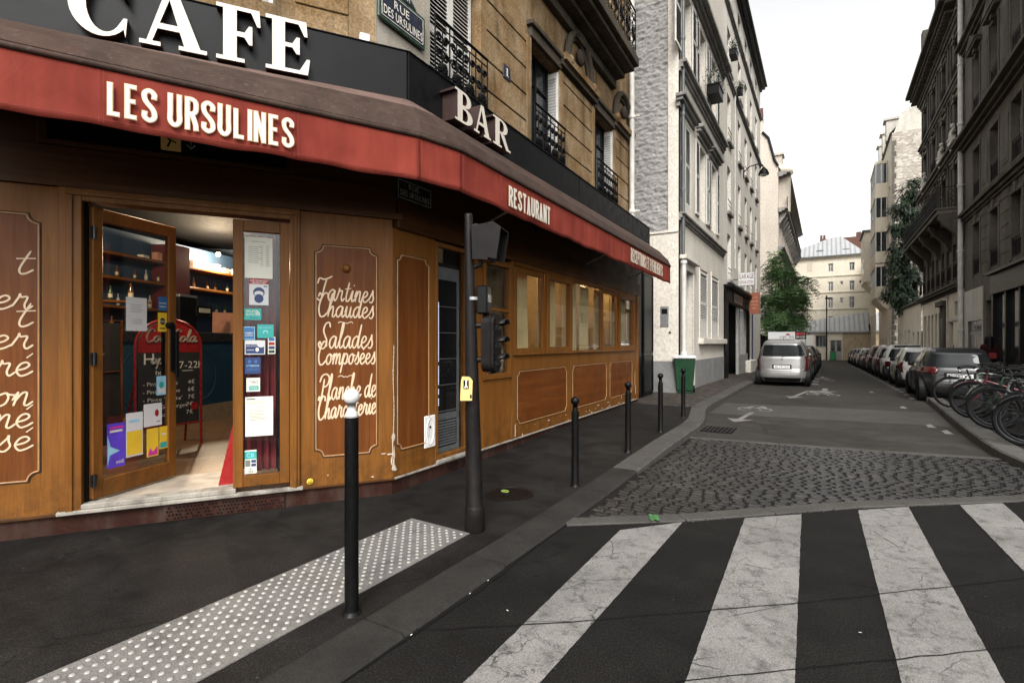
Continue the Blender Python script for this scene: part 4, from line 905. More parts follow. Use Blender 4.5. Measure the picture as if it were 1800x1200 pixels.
dposter(.50, .62, .50, .76, M['yellow'], "yellow_poster", [(lambda mb, a, b, c, d, y, mi: mb.add([(a, y, c), (b, y, c), (b, y, d), ((a + b) / 2, y, c + .4 * (d - c)), (a + .2 * (b - a), y, d * .9 + c * .1)], [(0, 1, 2, 3, 4)], mi), .08, .92, .04, .34, M['magenta'])])
dposter(.63, .735 - .02, .55, .76, M['yellow'], "yellow_leaflet", [(None, .08, .92, .05, .3, M['teal']), (None, .2, .8, .6, .7, Wp)])
# decorative panels
def outline(x0, x1, z0, z1, r=.07, e=.012):
    p = []
    for cx, cz, a0 in ((x0, z0, 90), (x1, z0, 180), (x1, z1, 270), (x0, z1, 0)):
        sg = (1 if cx == x0 else -1, 1 if cz == z0 else -1); A = []
        for i in range(9):
            a = radians(a0 - 90 * i / 8); A.append((cx + r * cos(a), cz + r * sin(a)))
        first = (cx, cz + sg[1] * (r + e)) if (a0 in (90, 270)) else (cx + sg[0] * (r + e), cz)
        last = (cx + sg[0] * (r + e), cz) if (a0 in (90, 270)) else (cx, cz + sg[1] * (r + e))
        p += [first] + A + [last]
    return p
def panel(part, x0, x1, z0, z1, m, r=.07, shadow=True):
    o = outline(x0, x1, z0, z1, r); mb = MB(); mb.prism(o, lambda a, b, h: (a, h, b), -.001, -.004); pn = part(mb, "decorative_panel", [m])
    mb = MB(); mb.tube([(a, -.006, b) for a, b in o], .0075, 6, 0, closed=True)
    q = outline(x0 - .012, x1 + .012, z0 - .012, z1 + .012, r); mb.tube([(a, -.001, b) for a, b in q], .004, 4, 1, closed=True)
    mb.build("molding", [M['molding'], M['groove']], pn); return pn
tp = panel(PF, -.727, -.16, .465, 2.485, M['wood_dark'])
mb = MB(); sxx = lambda px: FR.x(px); szz = lambda px, py: FR.z(px, py)
xa, xb = sxx(558), sxx(657)
zl = lambda py: szz(607, py)
script(mb, "Tartines", xa, xb, zl(529), .108, slope=-.02, wd=.0108); script(mb, "Chaudes", xa, xb, zl(557), .108, wd=.0108, slope=-.02)
script(mb, "~", sxx(594), sxx(620), zl(570), .035, wd=.006)
script(mb, "Salades", xa + .01, xb - .01, zl(612), .118, wd=.0108); script(mb, "Composées", xa, xb + .015, zl(640), .105, wd=.0108)
script(mb, "~", sxx(594), sxx(620), zl(664), .035, wd=.006)
script(mb, "Planche de", xa + .02, xb + .02, zl(702), .118, wd=.0108, slope=.03); script(mb, "Charcuterie", xa, xb + .02, zl(735), .105, wd=.012, slope=.06)
mb.build("lettering", [M['script'], M['groove']], tp)
mb = MB(); mb.lathe([(.045, 0), (.042, .012), (.03, .02), (.028, .035), (.02, .04), (0, .04)], (0, 0, 0), 20, 0, 'y')
for v in range(len(mb.v)): x, y, z = mb.v[v]; mb.v[v] = (x + (xa + xb) / 2, -.004 - y, z + zl(472))
mb.build("turned_boss", M['wood'], tp)
lp = panel(PF, -3.46, -2.775, .47, 2.56, M['wood_dark'])
mb = MB()
for t_, py in (("t", 482), ("per", 544), ("t", 574), ("offrer", 613), ("pré", 660), ("on", 712), ("né", 750), ("osé", 790)):
    w_ = .115 * len(t_); script(mb, t_ if len(t_) < 4 else "er", -2.82 - w_ if len(t_) < 4 else -2.82 - .24, -2.82, FR.z(50, py), .105, wd=.0108)
mb.build("lettering", [M['script'], M['groove']], lp)
panel(PF, -4.4, -3.75, .47, 2.56, M['wood_dark'])
mb = MB(); mb.lathe([(.03, 0), (.03, .003), (0, .003)], (0, 0, 0), 20, 0, 'y')
q = (sxx(545), szz(545, 846))
for v in range(len(mb.v)): x, y, z = mb.v[v]; mb.v[v] = (x + q[0], -y - .001, z + q[1])
for dz in (-.012, 0, .012): mb.box(q[0] - .018, q[0] + .018, -.0055, -.0045, q[1] + dz - .002, q[1] + dz + .002, 1)
PF(mb, "round_sticker", [M['yellow'], M['print_black']])
# ---- flank
RL = RR.L
RW0, RW1 = 2.45, 8.36                       # window band
mb = MB(); zt = 2.72
mb.box(0, .685, 0, WT, .17, zt); mb.box(.685, 1.35, 0, WT, .17, .225); mb.box(1.35, 1.66, 0, WT, .17, zt); mb.box(1.66, 2.40, 0, WT, .17, 1.08)
mb.box(2.40, RL, 0, WT, .17, 1.375); mb.box(2.40, 2.50, 0, WT, 1.375, zt); mb.box(8.36, RL, 0, WT, 1.375, zt)
mb.box(RL - .13, RL + .02, -.02, WT, .17, zt)
mb.box(2.40, 2.47, -.016, 0, .19, zt)
PR(mb, "wall_panelling", [M['wood']], .004)
mb = MB(); mb.box(.035, RL + .05, -.05, WT, 2.72, 3.02); mb.box(.0, RL, -.02, WT, 3.02, 3.95); mb.box(.04, RL, -.062, -.05, 2.74, 2.77); PR(mb, "header_beam", [M['wood_head']], .006)
mb = MB(); mb.box(2.41, 8.40, -.05, .05, 1.372, 1.402); PR(mb, "window_sill", [M['wood_h']], .006)
mb = MB(); mb.box(0, RL, .012, WT, -.1, .175); PR(mb, "plinth", [M['plinth']], .004)
mb = MB(); mb.box(.02, RL, -.018, .02, .165, .185); PR(mb, "base_rail", [M['sill']], .004); mb = MB(); mb.box(.70, 1.36, -.04, .02, .187, .225); PR(mb, "window_sill", [M['sill']], .004)
mb = MB(); rr = random.Random(4)
for i in range(26):
    for j in range(4):
        if rr.random() > .1: mb.lathe([(.008, -.004), (.008, .0005), (0, .0005)], (.95 + i * .027 + (j % 2) * .013, .011, .04 + j * .028), 6, 0, 'y')
PR(mb, "vent_holes", [M['dark']])
panel(PR, .065, .565, .455, 2.46, M['wood_dark'], .06)
for a, b in ((2.575, 4.33), (4.60, 6.38), (6.61, 8.20)): panel(PR, a, b, .375, 1.135, M['wood_dark_h'], .06)
# windows of the flank
def win(x0, x1, z0, z1, name, w_=.07, y0=-.015, y1=.06, m='wood', g='glass_street', open_=0):
    f = PR(frame_mb(x0, x1, z0, z1, w_, y0, y1), name, [M[m]], .004)
    mb = MB(); mb.box(x0 + w_, x1 - w_, .02, .026, z0 + w_, z1 - w_); mb.build("pane", M[g], f); return f
win(2.50, 3.46, 1.402, 2.66, "sash_window", .075, -.005, .05); win(3.50, 4.52, 1.402, 2.67, "sash_window", .09, -.04, .05)
win(4.58, 6.08, 1.402, 2.67, "fixed_window", .018, .0, .05)
win(6.13, 7.14, 1.402, 2.66, "sash_window", .075, -.005, .05); win(7.17, 8.35, 1.402, 2.66, "sash_window", .09, -.035, .05)
mb = MB(); mb.box(2.5, 8.36, -.03, .05, 2.665, 2.72); PR(mb, "window_head", [M['wood_h']], .004)
w1 = win(1.655, 2.39, 1.07, 2.665, "tall_window", .07, -.03, .06)
mb = MB(); mb.box(1.72, 2.33, -.012, .018, 1.98, 2.02); mb.build("transom_bar", M['wood'], w1, bevel=.003)
tw = PR(frame_mb(.685, 1.355, .225, 2.70, .045, -.012, .06, .05, .05), "drinks_window", [M['wood']], .004)
mb = MB(); mb.box(.73, 1.31, .02, .026, .275, 2.65); mb.build("pane", M['glass'], tw)
# flaked paint and filler on the timber (real thin chips)
chip = simple("bare_filler", (.58, .50, .40), .8, 0, .15, 30)
def chips(part, pts, name="paint_stain"):
    rr = random.Random(len(pts))
    for x, z, w_, h_ in pts:
        mb = MB(); n = 9; q = [(x + w_ * cos(2 * pi * i / n) * rr.uniform(.5, 1.1), z + h_ * sin(2 * pi * i / n) * rr.uniform(.5, 1.1)) for i in range(n)]
        mb.prism(q[::-1], lambda a, b, h: (a, h, b), .001, -.0035 - .0002 * rr.random()); part(mb, name, [chip])
rr = random.Random(21)
cr = [(.012 + .006 * sin(z * 9), z, .0035 + .002 * rr.random(), .03) for z in [1.5 - .045 * i for i in range(20)]]
cr += [(.012, .60, .026, .04), (.0, .56, .01, .03), (.02, .42, .012, .08), (.012, .34, .015, .06), (.015, .28, .03, .04), (.035, .265, .035, .018), (-.0, .46, .006, .1)]
chips(PR, cr); chips(PF, [(-.03, .43, .05, .008), (-.09, .44, .03, .006), (-.012, .36, .006, .05), (-.45, .25, .012, .006), (-.2, .22, .02, .007), (-.62, .28, .006, .01), (-.4, .3, .005, .008)])
chips(PR, [(rr.uniform(2.6, 8.5), rr.choice((.2, .22, .25, .3)), rr.uniform(.01, .07), rr.uniform(.004, .016)) for i in range(24)] + [(5.05, .95, .008, .12), (7.35, .75, .012, .2), (7.4, .45, .018, .2), (7.9, .8, .008, .1), (8.45, .7, .012, .2), (8.5, .4, .01, .12), (2.52, .3, .012, .09), (2.5, .22, .03, .01)])
chips(PF, [(rr.uniform(-2.64, -.86), rr.uniform(.176, .2), rr.uniform(.006, .03), rr.uniform(.003, .009)) for i in range(26)])
# white service hatch
hx0, hx1 = RR.x(745), RR.x(764); hz0, hz1 = RR.z(754, 786), RR.z(754, 730)
mb = MB(); o = outline(hx0, hx1, hz0, hz1, .001, .02); mb.box(hx0, hx1, -.012, 0, hz0, hz1); ht = PR(mb, "service_hatch", [M['white']], .008)
mb = MB(); cx, cz = (hx0 + hx1) / 2, (hz0 + hz1) / 2; n = 20
mb.tube([(cx + (hx1 - hx0) * .33 * cos(2 * pi * i / n), -.014, cz + (hz1 - hz0) * .40 * sin(2 * pi * i / n)) for i in range(n)], .006, 6, 0, closed=True); mb.lathe([(.013, -.02), (.013, -.012)], (cx, 0, cz + .05), 10, 1, 'y'); mb.build("hatch_lock", [M['white'], M['black']], ht)

# ================================================================= INSIDE
def room_part(): pass
room = thing("cafe_interior", "dim cafe room with petrol blue walls and tiled floor seen through the door", "room", (C_.x, C_.y, 0), FR.rot)
RX0, RX1, RY1, RZ0, RZ1 = -6.2, -.55, 9.2, .235, 3.86; BS = 1.36
mb = MB(); mb.box(RX0, RX1, .1, RY1, RZ0 - .05, RZ0); mb.build("floor", M['tile'], room)
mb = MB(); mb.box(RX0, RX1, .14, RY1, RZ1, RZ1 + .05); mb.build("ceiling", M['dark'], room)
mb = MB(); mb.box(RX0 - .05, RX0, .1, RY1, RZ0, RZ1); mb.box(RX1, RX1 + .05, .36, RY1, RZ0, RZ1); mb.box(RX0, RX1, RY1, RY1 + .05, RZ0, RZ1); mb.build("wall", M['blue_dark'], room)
mb = MB(); mb.box(RX0, RX1, 1.55, 1.565, RZ0, RZ0 + .003); mb.build("floor_strip", M['grey_metal'], room)
mb = MB(); mb.box(D0, D1, .10, .75, RZ0 + .001, RZ0 + .008); mb.build("pale_floor_panel", simple("pale_entrance_slab", (.33, .29, .24), .5, 0, .25, 5), room)  # thin pale panel on the floor inside the door
# bar counter: petrol front, cream skirting, dark top
ca, cb = Vector((-2.61, 4.15, 0)), Vector((-1.84, 5.34, 0)); cd = (cb - ca).normalized(); cl = ca - cd * 2.6
bar = thing("bar_counter", "petrol blue bar counter with round mouldings and cream skirting inside the cafe", "bar counter", FR.W(cl.x, cl.y, RZ0), FR.rot + atan2(cd.y, cd.x)); bar.scale = (1, 1, BS)
mb = MB(); BL = 6.6; mb.box(0, BL, 0, .6, .2, .98); mb.build("front", M['blue_wall'], bar)
mb = MB(); mb.box(0, BL, -.02, .6, 0, .2, 0); mb.build("skirting", M['cream_plinth'], bar)
mb = MB(); mb.box(0, BL, -.07, .65, .98, 1.10); mb.build("counter_top", simple("dark_bar_top", (.028, .022, .02), .3), bar, bevel=.01)
for i, x in enumerate((.8, 2.05, 3.30, 4.55)):
    mb = MB(); mb.tube([(x + .30 * cos(2 * pi * k / 30), -.004, .58 + .30 * sin(2 * pi * k / 30)) for k in range(30)], .014, 6, closed=True); mb.build("ring_molding", M['blue_wall'], bar)
def on_bar(u, v, z): return FR.W(*(cl + cd * u + Vector((-cd.y, cd.x, 0)) * v).xy, RZ0 + z * BS)
brot = FR.rot + atan2(cd.y, cd.x)
def item(name, label, cat, u, v, z, mb, mats, group=None, rot=0, bevel=0):
    o = mb.build(name, mats, None, on_bar(u, v, z), brot + rot, bevel); o.scale = (1.25,) * 3; return tag(o, label, cat, group)
mb = MB(); mb.box(-.15, .15, -.006, .006, 0, .30); item("card", "salmon pink card standing on the bar counter", "card", 4.05, .2, 1.102, mb, M['pink'], rot=-.5)
mb = MB(); mb.prism([(-.16, 0), (.2, 0), (-.02, .26)], lambda a, b, h: (a, h, b), 0, .008); item("folded_card", "orange card leaning beside the salmon card", "card", 4.40, .26, 1.102, mb, M['orange'], rot=-.3)
mb = MB(); mb.box(-.15, .15, -.1, .1, 0, .46); mb.box(-.16, .16, -.11, .11, .46, .5, 1); item("coffee_machine", "dark box-shaped machine with steel top on the bar", "machine", 3.25, .35, 1.102, mb, [M['plastic'], M['grey_metal']], bevel=.01)
mb = MB(); mb.box(-.14, .14, -.012, .012, 0, .12); mb.box(-.10, .10, -.016, -.012, .03, .09, 1); item("menu_block", "small black menu block with cream face by the machine", "menu holder", 3.45, .1, 1.32, mb, [M['plastic'], M['paper']])
for i, (u, v) in enumerate(((.5, .2), (.62, .3), (.75, .15), (.9, .28), (1.05, .2), (1.2, .3))):
    mb = MB(); mb.lathe([(.03, 0), (.032, .12), (.028, .125), (.026, .01), (0, .01)], (0, 0, 0), 12); item("drinking_glass", "clear tumbler standing in the row of glasses on the bar", "glass", u, v, 1.102, mb, M['chrome'], "tumblers on the bar")
mb = MB(); mb.box(-.3, .3, -.05, .05, 0, .3); item("red_sign_box", "red box sign on the near end of the bar", "sign box", .95, -.12, .80, mb, [M['red']])
# back shelves with bottles and boxes
sh = thing("back_shelf", "wooden bar back shelves with warm lamp behind the counter", "shelf", on_bar(1.2, 1.55, 0), brot); sh.scale = (1, 1, BS)
mb = MB(); mb.box(0, 6.6, .34, .38, .0, 2.45); mb.build("back_panel", M['blue_dark'], sh)
for z in (1.44, 1.80, 2.10):
    mb = MB(); mb.box(1.3, 6.6, -.05, .34, z - .035, z); mb.build("shelf_board", M['wood_h'], sh, bevel=.004)
mb = MB(); mb.box(3.0, 3.45, -.15, .30, .9, 2.35); mb.build("red_cabinet", simple("oxblood_cabinet", (.12, .018, .016), .5), sh, bevel=.01)
bcol = [simple("bottle_green", (.02, .06, .02), .15), simple("bottle_amber", (.14, .05, .01), .15), simple("bottle_clear", (.35, .36, .34), .12), simple("bottle_label_cream", (.55, .48, .34), .5)]
def bottle(p, h, m, label, grp):
    mb = MB(); r = h * .13; mb.lathe([(r * .9, 0), (r, .02), (r, h * .58), (r * .4, h * .74), (r * .34, h * .97), (r * .4, h), (0, h)], (0, 0, 0), 12); mb.lathe([(r * 1.02, h * .2), (r * 1.02, h * .46)], (0, 0, 0), 12, 1)
    return tag(mb.build("bottle", [m, bcol[3]], None, p), label, "bottle", grp)
rr = random.Random(31)
for z, n in ((1.44, 11), (1.80, 10)):
    for i in range(n): bottle(on_bar(1.2 + 2.1 + i * .3 + rr.uniform(-.03, .03), 1.62 + rr.uniform(-.04, .08), z), rr.uniform(.17, .26), rr.choice(bcol[:3]), "small bottle in the row on the lit shelf behind the bar" if z < 1.6 else "bottle on the middle shelf behind the bar", "bottles on the lower bar shelf" if z < 1.6 else "bottles on the middle bar shelf")
for i in range(9):
    mb = MB(); a, b, h = rr.uniform(.05, .11), rr.uniform(.05, .1), rr.uniform(.05, .16); mb.box(-a, a, -b, b, 0, h)
    o = mb.build("storage_box", rr.choice([M['paper'], M['pink'], M['yellow'], M['paper_white'], M['cream_plinth']]), None, on_bar(1.2 + 2.6 + i * .3, 1.62, 2.10), brot + rr.uniform(-.2, .2), .006); tag(o, "small pale box on the top bar shelf beside the lamp", "box", "boxes on the top bar shelf")
# bottles seen through the door glass on the left
sh2 = thing("wall_shelf", "dark wall shelf with bottles seen through the door glass", "shelf", FR.W(-4.9, 4.4, 0), FR.rot)
for z in (1.35, 1.75, 2.2):
    mb = MB(); mb.box(0, 2.0, -.12, .12, z - .03, z); mb.build("shelf_board", M['wood_dark_h'], sh2)
for i in range(18): bottle(FR.W(-4.85 + (i % 9) * .21 + rr.uniform(-.03, .03), 4.4, (1.75, 2.2)[i // 9]), rr.uniform(.2, .3), rr.choice(bcol[:3]), "bottle in the row behind the open door glass", "bottles on the wall shelf")
# lamps: a lit spot on the shelf and unseen ceiling lamps added for light
def bulb(p, r, e, label, cord=None, c=(1, .78, .52)):
    t = thing("unseen_lamp" if cord else "shelf_lamp", label, "lamp", p); mb = MB(); mb.lathe([(0, -r)] + [(r * sin(pi * i / 10), -r * cos(pi * i / 10)) for i in range(1, 10)] + [(0, r)], (0, 0, 0), 14); mb.build("bulb", M['lamp_on'], t)
    mb = MB(); mb.lathe([(r * .6, r * .9), (r * .5, r * 1.8), (.006, r * 1.9), (.006, cord or r * 2.1)], (0, 0, 0), 10); mb.build("holder", M['plastic'], t)
    l = bpy.data.lights.new("lamp_light", 'POINT'); l.energy = e; l.color = c; l.shadow_soft_size = max(.08, r); lo = bpy.data.objects.new("lamp_light", l); COL.objects.link(lo); lo.parent = t; lo.location = (0, 0, -r * 2.2)
bulb(on_bar(5.45, 1.42, 2.36), .045, 150, "small lit lamp glowing above the top bar shelf")
bulb(FR.W(-3.4, 2.6, 3.6), .05, 100, "unseen globe lamp added on the ceiling to light the middle of the cafe room", .12)
bulb(FR.W(-1.85, .8, 3.5), .04, 48, "unseen round lamp added on the ceiling to light the entrance", .12)
# A-board with chalk prices
def cv(px, py, d): return c2w((px - 900) / 900 * d, d), EYE + (603 - py) / 900 * d
ab = thing("chalkboard_easel", "red-framed chalkboard easel with rounded red top and chalked prices", "chalkboard", FR.W(-2.57, 2.03, RZ0), FR.rot + atan2(.47, .605))
BW, BH = .77, 1.62
def arch(w_, z0, zs, n=12): return [(0, z0)] + [(w_ / 2 - w_ / 2 * cos(pi * i / n), zs + (w_ / 2) * .85 * sin(pi * i / n)) for i in range(n + 1)] + [(w_, z0)]
mb = MB(); mb.prism([(a + .03, b) for a, b in arch(BW - .06, .30, 1.28)][::-1], lambda a, b, h: (a, .03 + h, b), 0, .02); mb.build("board", M['slate_board'], ab)
mb = MB(); hp = [(a + .03, b) for a, b in arch(BW - .06, 1.20, 1.28)]; mb.prism(hp[::-1], lambda a, b, h: (a, .024 + h, b), 0, .005); mb.build("red_header", M['red'], ab)
mb = MB(); mb.tube([(a, .035, b) for a, b in arch(BW, .0, 1.28)], .016, 8); mb.tube([(.06, .5, 0), (.1, .06, 1.3)], .014, 8); mb.tube([(BW - .06 + .12, .5, 0), (BW - .1, .06, 1.3)], .014, 8); mb.tube([(0, .035, .30), (BW, .035, .30)], .012, 8); mb.build("frame", M['red'], ab)
mb = MB(); n0 = .022
script(mb, "Coca", .10, .40, 1.33, .075, .022, .009, slope=.0); script(mb, "Cola", .40, .70, 1.33, .075, .022, .009)
for i in range(len(mb.v)): pass
mb.build("header_script", [M['print_white'], M['print_white']], ab)
mb = MB(); Y = .028
script(mb, "Happy" if False else "appy", .16, .42, 1.06, .07, Y, .005); text_l(mb, "H", .09, 1.06, .13, Y - .003); text_l(mb, "17-22h", .47, 1.0, .085, Y - .003); mb.box(.53, .66, Y - .004, Y - .003, .965, .972); text_l(mb, "hour", .22, .93, .06, Y - .003)
for k, (a, b) in enumerate((("- Pinte Blonde", "4€"), ("- Pinte Blanche", "6€"), ("- Pinte \"Pilote\"".replace('"', "'"), "7€"), ("- Pinte Grimbergen", "7€"), ("- Cocktails", "7€"))):
    z = .80 - k * .095; text(mb, a, .08, .08 + .028 * len(a), z, z + .045, Y - .003); text_l(mb, b, .60 - .02 * (k > 2), z, .05, Y - .003)
mb.build("chalk_writing", M['chalk'], ab)
mb = MB(); mb.lathe([(.05, 0), (.05, .002), (0, .002)], (.68, Y - .004, .51), 20, 0, 'y'); mb.build("round_sticker", M['red'], ab)
ab2 = thing("chalkboard_easel", "dark chalkboard of the day's dishes leaning behind the open door", "chalkboard", FR.W(-3.42, 1.95, RZ0), FR.rot + .42)
mb = MB(); mb.box(0, .72, 0, .02, .12, 1.55); mb.build("board", M['slate_board'], ab2)
mb = MB(); mb.tube([(0, 0, 0), (0, .0, 1.58), (.72, 0, 1.58), (.72, 0, 0)], .016, 6); mb.tube([(.36, -.02, .1), (.36, -.02, .98), (.70, -.02, .98)], .012, 6); mb.build("frame", M['wood_dark'], ab2)
mb = MB(); text(mb, "PLATS", .22, .5, 1.30, 1.345, -.004); script(mb, "du jour", .12, .55, 1.18, .045, -.004, .004); rr = random.Random(8)
for i, t_ in enumerate(("gratin dauphinois", "poulet roti", "salade de saison", "tartare de boeuf", "legumes grilles", "crumble", "tarte du jour", "ile flottante", "mousse chocolat")): text(mb, t_, .06, .06 + .018 * len(t_) , 1.02 - i * .085, 1.02 - i * .085 + .028, -.004)
mb.build("chalk_writing", M['chalk'], ab2)
mb = MB(); mb.prism([(0, 0), (.0, .55), (.03, .6), (.16, 0)], lambda a, b, h: (-a, h, b), 0, .25); o = mb.build("red_cloth", M['red'], None, FR.W(-1.40, .18, RZ0), FR.rot, .02); tag(o, "red cloth-covered stand just behind the right door jamb", "cloth")
# drinks fridge behind the flank window
fg = thing("drinks_fridge", "tall dark glass-door drinks fridge with LED dots and vent grille", "fridge", (*RR.W(.70, .09).xy, 0), RR.rot)
mb = MB(); mb.box(.05, .59, .02, .5, .24, 2.5); mb.build("body", M['plastic'], fg)
mb = MB(); mb.box(.06, .58, .005, .02, .26, .32); mb.box(.06, .58, .005, .02, .64, .72); mb.box(.06, .10, .005, .02, .32, 2.35); mb.box(.54, .58, .005, .02, .32, 2.35); mb.box(.06, .58, .005, .02, 2.3, 2.45); mb.build("door_frame", simple("grey_fridge_frame", (.12, .125, .12), .4), fg)
mb = MB()
for i in range(9): mb.hexa([(.12, .004, .34 + i * .033), (.52, .004, .34 + i * .033), (.52, .018, .352 + i * .033), (.12, .018, .352 + i * .033), (.12, .006, .345 + i * .033), (.52, .006, .345 + i * .033), (.52, .02, .36 + i * .033), (.12, .02, .36 + i * .033)])
mb.build("vent_grille", simple("fridge_vent", (.10, .10, .10), .5), fg)
mb = MB()
for i in range(62):
    z = .82 + i * .0225
    if z < 2.02 and not (.90 < z < .95 or 1.02 < z < 1.06 or 1.28 < z < 1.33):
        for x in (.130, .158): mb.box(x, x + .016, .004, .0185, z, z + .012)
mb.build("led_strip", M['led'], fg)
mb = MB()
for z in (.74, 1.05, 1.36, 1.67, 1.98): mb.box(.1, .54, .012, .0195, z, z + .008)
mb.build("shelf", M['grey_metal'], fg)
# flank room: curtains in the windows, pale wall, unseen lamps added to light them
fl = thing("flank_room", "warm yellow dining room with hanging curtains behind the flank windows", "room", (*RR.o, 0), RR.rot)
mb = MB(); mb.box(2.45, 8.6, 1.9, 1.95, .25, 3.1); mb.box(2.40, 2.45, .14, 1.95, .25, 3.1); mb.box(8.6, 8.65, .14, 1.95, .25, 3.1); mb.build("wall", simple("dim_ochre_wall", (.32, .22, .10), .8), fl)
mb = MB(); mb.box(1.5, 2.40, .5, .52, .25, 3.1, 0); mb.build("dark_backing", M['dark'], fl); mb = MB(); mb.box(2.4, 8.6, .14, 1.95, .2, .25); mb.box(2.4, 8.6, .14, 1.95, 3.1, 3.15); mb.build("floor_and_ceiling", M['wood_dark_h'], fl)  # near-black panel added so the tall window reads dark
for a, b in ((2.5, 3.25), (3.6, 3.95), (4.05, 4.3), (4.62, 5.25), (5.4, 5.9), (6.2, 6.75), (7.25, 7.7), (7.8, 8.25)):
    mb = MB(); ph = a * 3; mb.grid(48, 6, lambda u, v: (a + u * (b - a) + .02 * sin(v * 3 + ph) * (1 - v), .20 + .022 * sin(u * (b - a) * 62 + ph) + .01 * sin(u * 31 + v * 2), 1.30 + v * 1.36)); mb.build("curtain", M['curtain'], fl)
for x in (2.9, 4.8, 6.7, 8.0): bulb(RR.W(x, .62, 2.96), .05, 15, "unseen globe lamp added to light the flank curtains", .12, (1, .74, .40))
for o in [q for q in COL.objects if q.get("label") == "unseen globe lamp added to light the flank curtains"]: o["group"] = "unseen globe lamps in the flank room"
# ================================================================= AWNING, FASCIA, SIGNS
def cw(X, Z): return c2w(X, Z)
FO = .28
corner = cw(-1.0, 4.96)
AB = cw(-.575, 4.49); ALd = cw(-.857, -.515); AE = cw(3.80, 12.27)
AL0 = AB + (cw(-.857, -.515)) * 3.9
ABl = AB + (AL0 - AB).normalized() * .24; ABr = AB + (AE - AB).normalized() * .24
K0 = corner - FR.d * 5.4; K1 = corner; K2 = RR.W(RL + .02, -FO).xy
def rise(i): return (0, 0, 0, .07)[i]
PROF = [(0, 3.905), (.50, 3.70), (.56, 3.665), (.62, 3.625), (.90, 3.47), (.985, 3.365), (1.0, 3.345), (.985, 3.315), (.93, 3.305), (.5, 3.36), (0.02, 3.42)]
aw = thing("awning", "red cloth awning with weathered brown hood wrapping the cafe corner", "awning", (AB.x, AB.y, 0))
org = Vector((AB.x, AB.y, 0))
stn = []
for i, (f, k) in enumerate(((AL0, K0), (ABl, K1 - FR.d * .03), (ABr, K1 + RR.d * .03), (AE, K2))):
    stn.append([Vector((*(k.lerp(f, t)), z + rise(i))) - org for t, z in PROF])
mb = MB(); n = len(PROF)
def strip(A, B, seg, wob=.004):
    for a in range(seg):
        P = [A[j].lerp(B[j], a / seg) for j in range(n)]; Q = [A[j].lerp(B[j], (a + 1) / seg) for j in range(n)]
        mb.add(P + Q, [(0, n, n + 1, 1)], 1, False); mb.add(P + Q, [(j, n + j, n + j + 1, j + 1) for j in range(1, n - 1)] + [(n - 1, 2 * n - 1, n, 0)], 0, False)
strip(stn[0], stn[1], 6); strip(stn[1], stn[2], 1); strip(stn[2], stn[3], 10)
mb.add(stn[3], [tuple(range(n))]); mb.add(stn[0], [tuple(range(n))[::-1]])
mb.build("hood", [M['hood'], M['hood_top']], aw, weld=True)
mb = MB(); P = [Vector((*(k.lerp(f, .992)), 3.318 + r)) - org for (f, k, r) in ((AL0, K0, 0), (ABl, K1, 0), (ABr, K1, 0), (AE, K2, .07))]
mb.tube(P, .022, 10); mb.build("front_bar", M['hood'], aw)
# valance: two panels of cloth meeting at the bend
FL, FRt, FM = Face(AL0, ABl), Face(ABr, AE), Face(ABl, ABr)
VB = 2.935
def valance(face, ln, r0, r1, seams, side):
    mb = MB(); N = max(12, int(ln / .045))
    def f(u, v):
        x = u * ln; z1 = 3.315 + r0 + (r1 - r0) * u; z0 = VB + r0 * .5 + (r1 - r0) * u * .5 + .006 * sin(x * 5.3) + .004 * sin(x * 13 + 1)
        z = z0 + (z1 - z0) * v; k = 1 - v
        y = .02 + .010 * k * sin(x * 4.1 + 2) + .004 * k * sin(x * 17) + .012 * noise.noise((x * 2.2, z * 4, 3.0)) * (k * .8 + .2) + .006 * noise.noise((x * 6 + z * 5, z * 9, 5.0)) * k
        for s_ in seams:
            d = abs(x - s_)
            if d < .05: y += .004 * (1 - d / .05)
        p = face.W(x, y - .012, z); return p - org
    mb.grid(N, 8, f, 0, True)
    rel = None
    o = mb.build("valance", M['awning'], aw); so = o.modifiers.new("thick", 'SOLIDIFY'); so.thickness = .003
    mb = MB()
    for s_ in seams:
        for d in (-.012, .012):
            mb.tube([face.W(s_ + d, -.012 if False else -.004, z) - org for z in (VB + .02 + r1 * .5, 3.29 + r0)], .0016, 4)
    mb.tube([face.W(x, -.004, VB + .035 + (r0 + (r1 - r0) * x / ln) * .5 + .006 * sin(x * 5.3)) - org for x in [ln * i / 60 for i in range(61)]], .0014, 4)
    mb.build("seam", simple("valance_stitching", (.20, .03, .025), .9), o)
    return o
v1 = valance(FL, FL.L, 0, 0, [FL.x(178), FL.x(521)], 0); v2 = valance(FRt, FRt.L, 0, .07, [.03, FRt.x(880), FRt.x(972), FRt.x(1095)], 1)
v3 = valance(FM, FM.L, 0, 0, [], 2)
def aw_text(face, t, px0, pya0, pyb0, px1, pya1, pyb1, par, bold=1, gap=.10, out=.016):
    x0, x1 = face.x(px0), face.x(px1); za0, zb0 = face.z(px0, pya0), face.z(px0, pyb0); za1, zb1 = face.z(px1, pya1), face.z(px1, pyb1)
    zt, zb = (za0 + za1) / 2, (zb0 + zb1) / 2; sl = ((za1 + zb1) - (za0 + zb0)) / 2 / (x1 - x0) * .5
    zt, zb = zt, zb; zc = (zt + zb) / 2; zt = min(zt, 3.31); zb = max(zb, VB + .045)
    mb = MB(); fn = lambda x, y, z: face.W(x, y - .001, z + sl * 0) - org
    h = zt - zb; sw = min(h * .155, (x1 - x0) / len(t) * .27)
    block(mb, t, x0, x1, zb, zt, -out, 1, sw, fn, .30, h * .022); block(mb, t, x0, x1, zb, zt, -out - .003, 0, sw, fn, .30)
    mb.build("lettering", [M['print_white'], M['print_cream']], par)
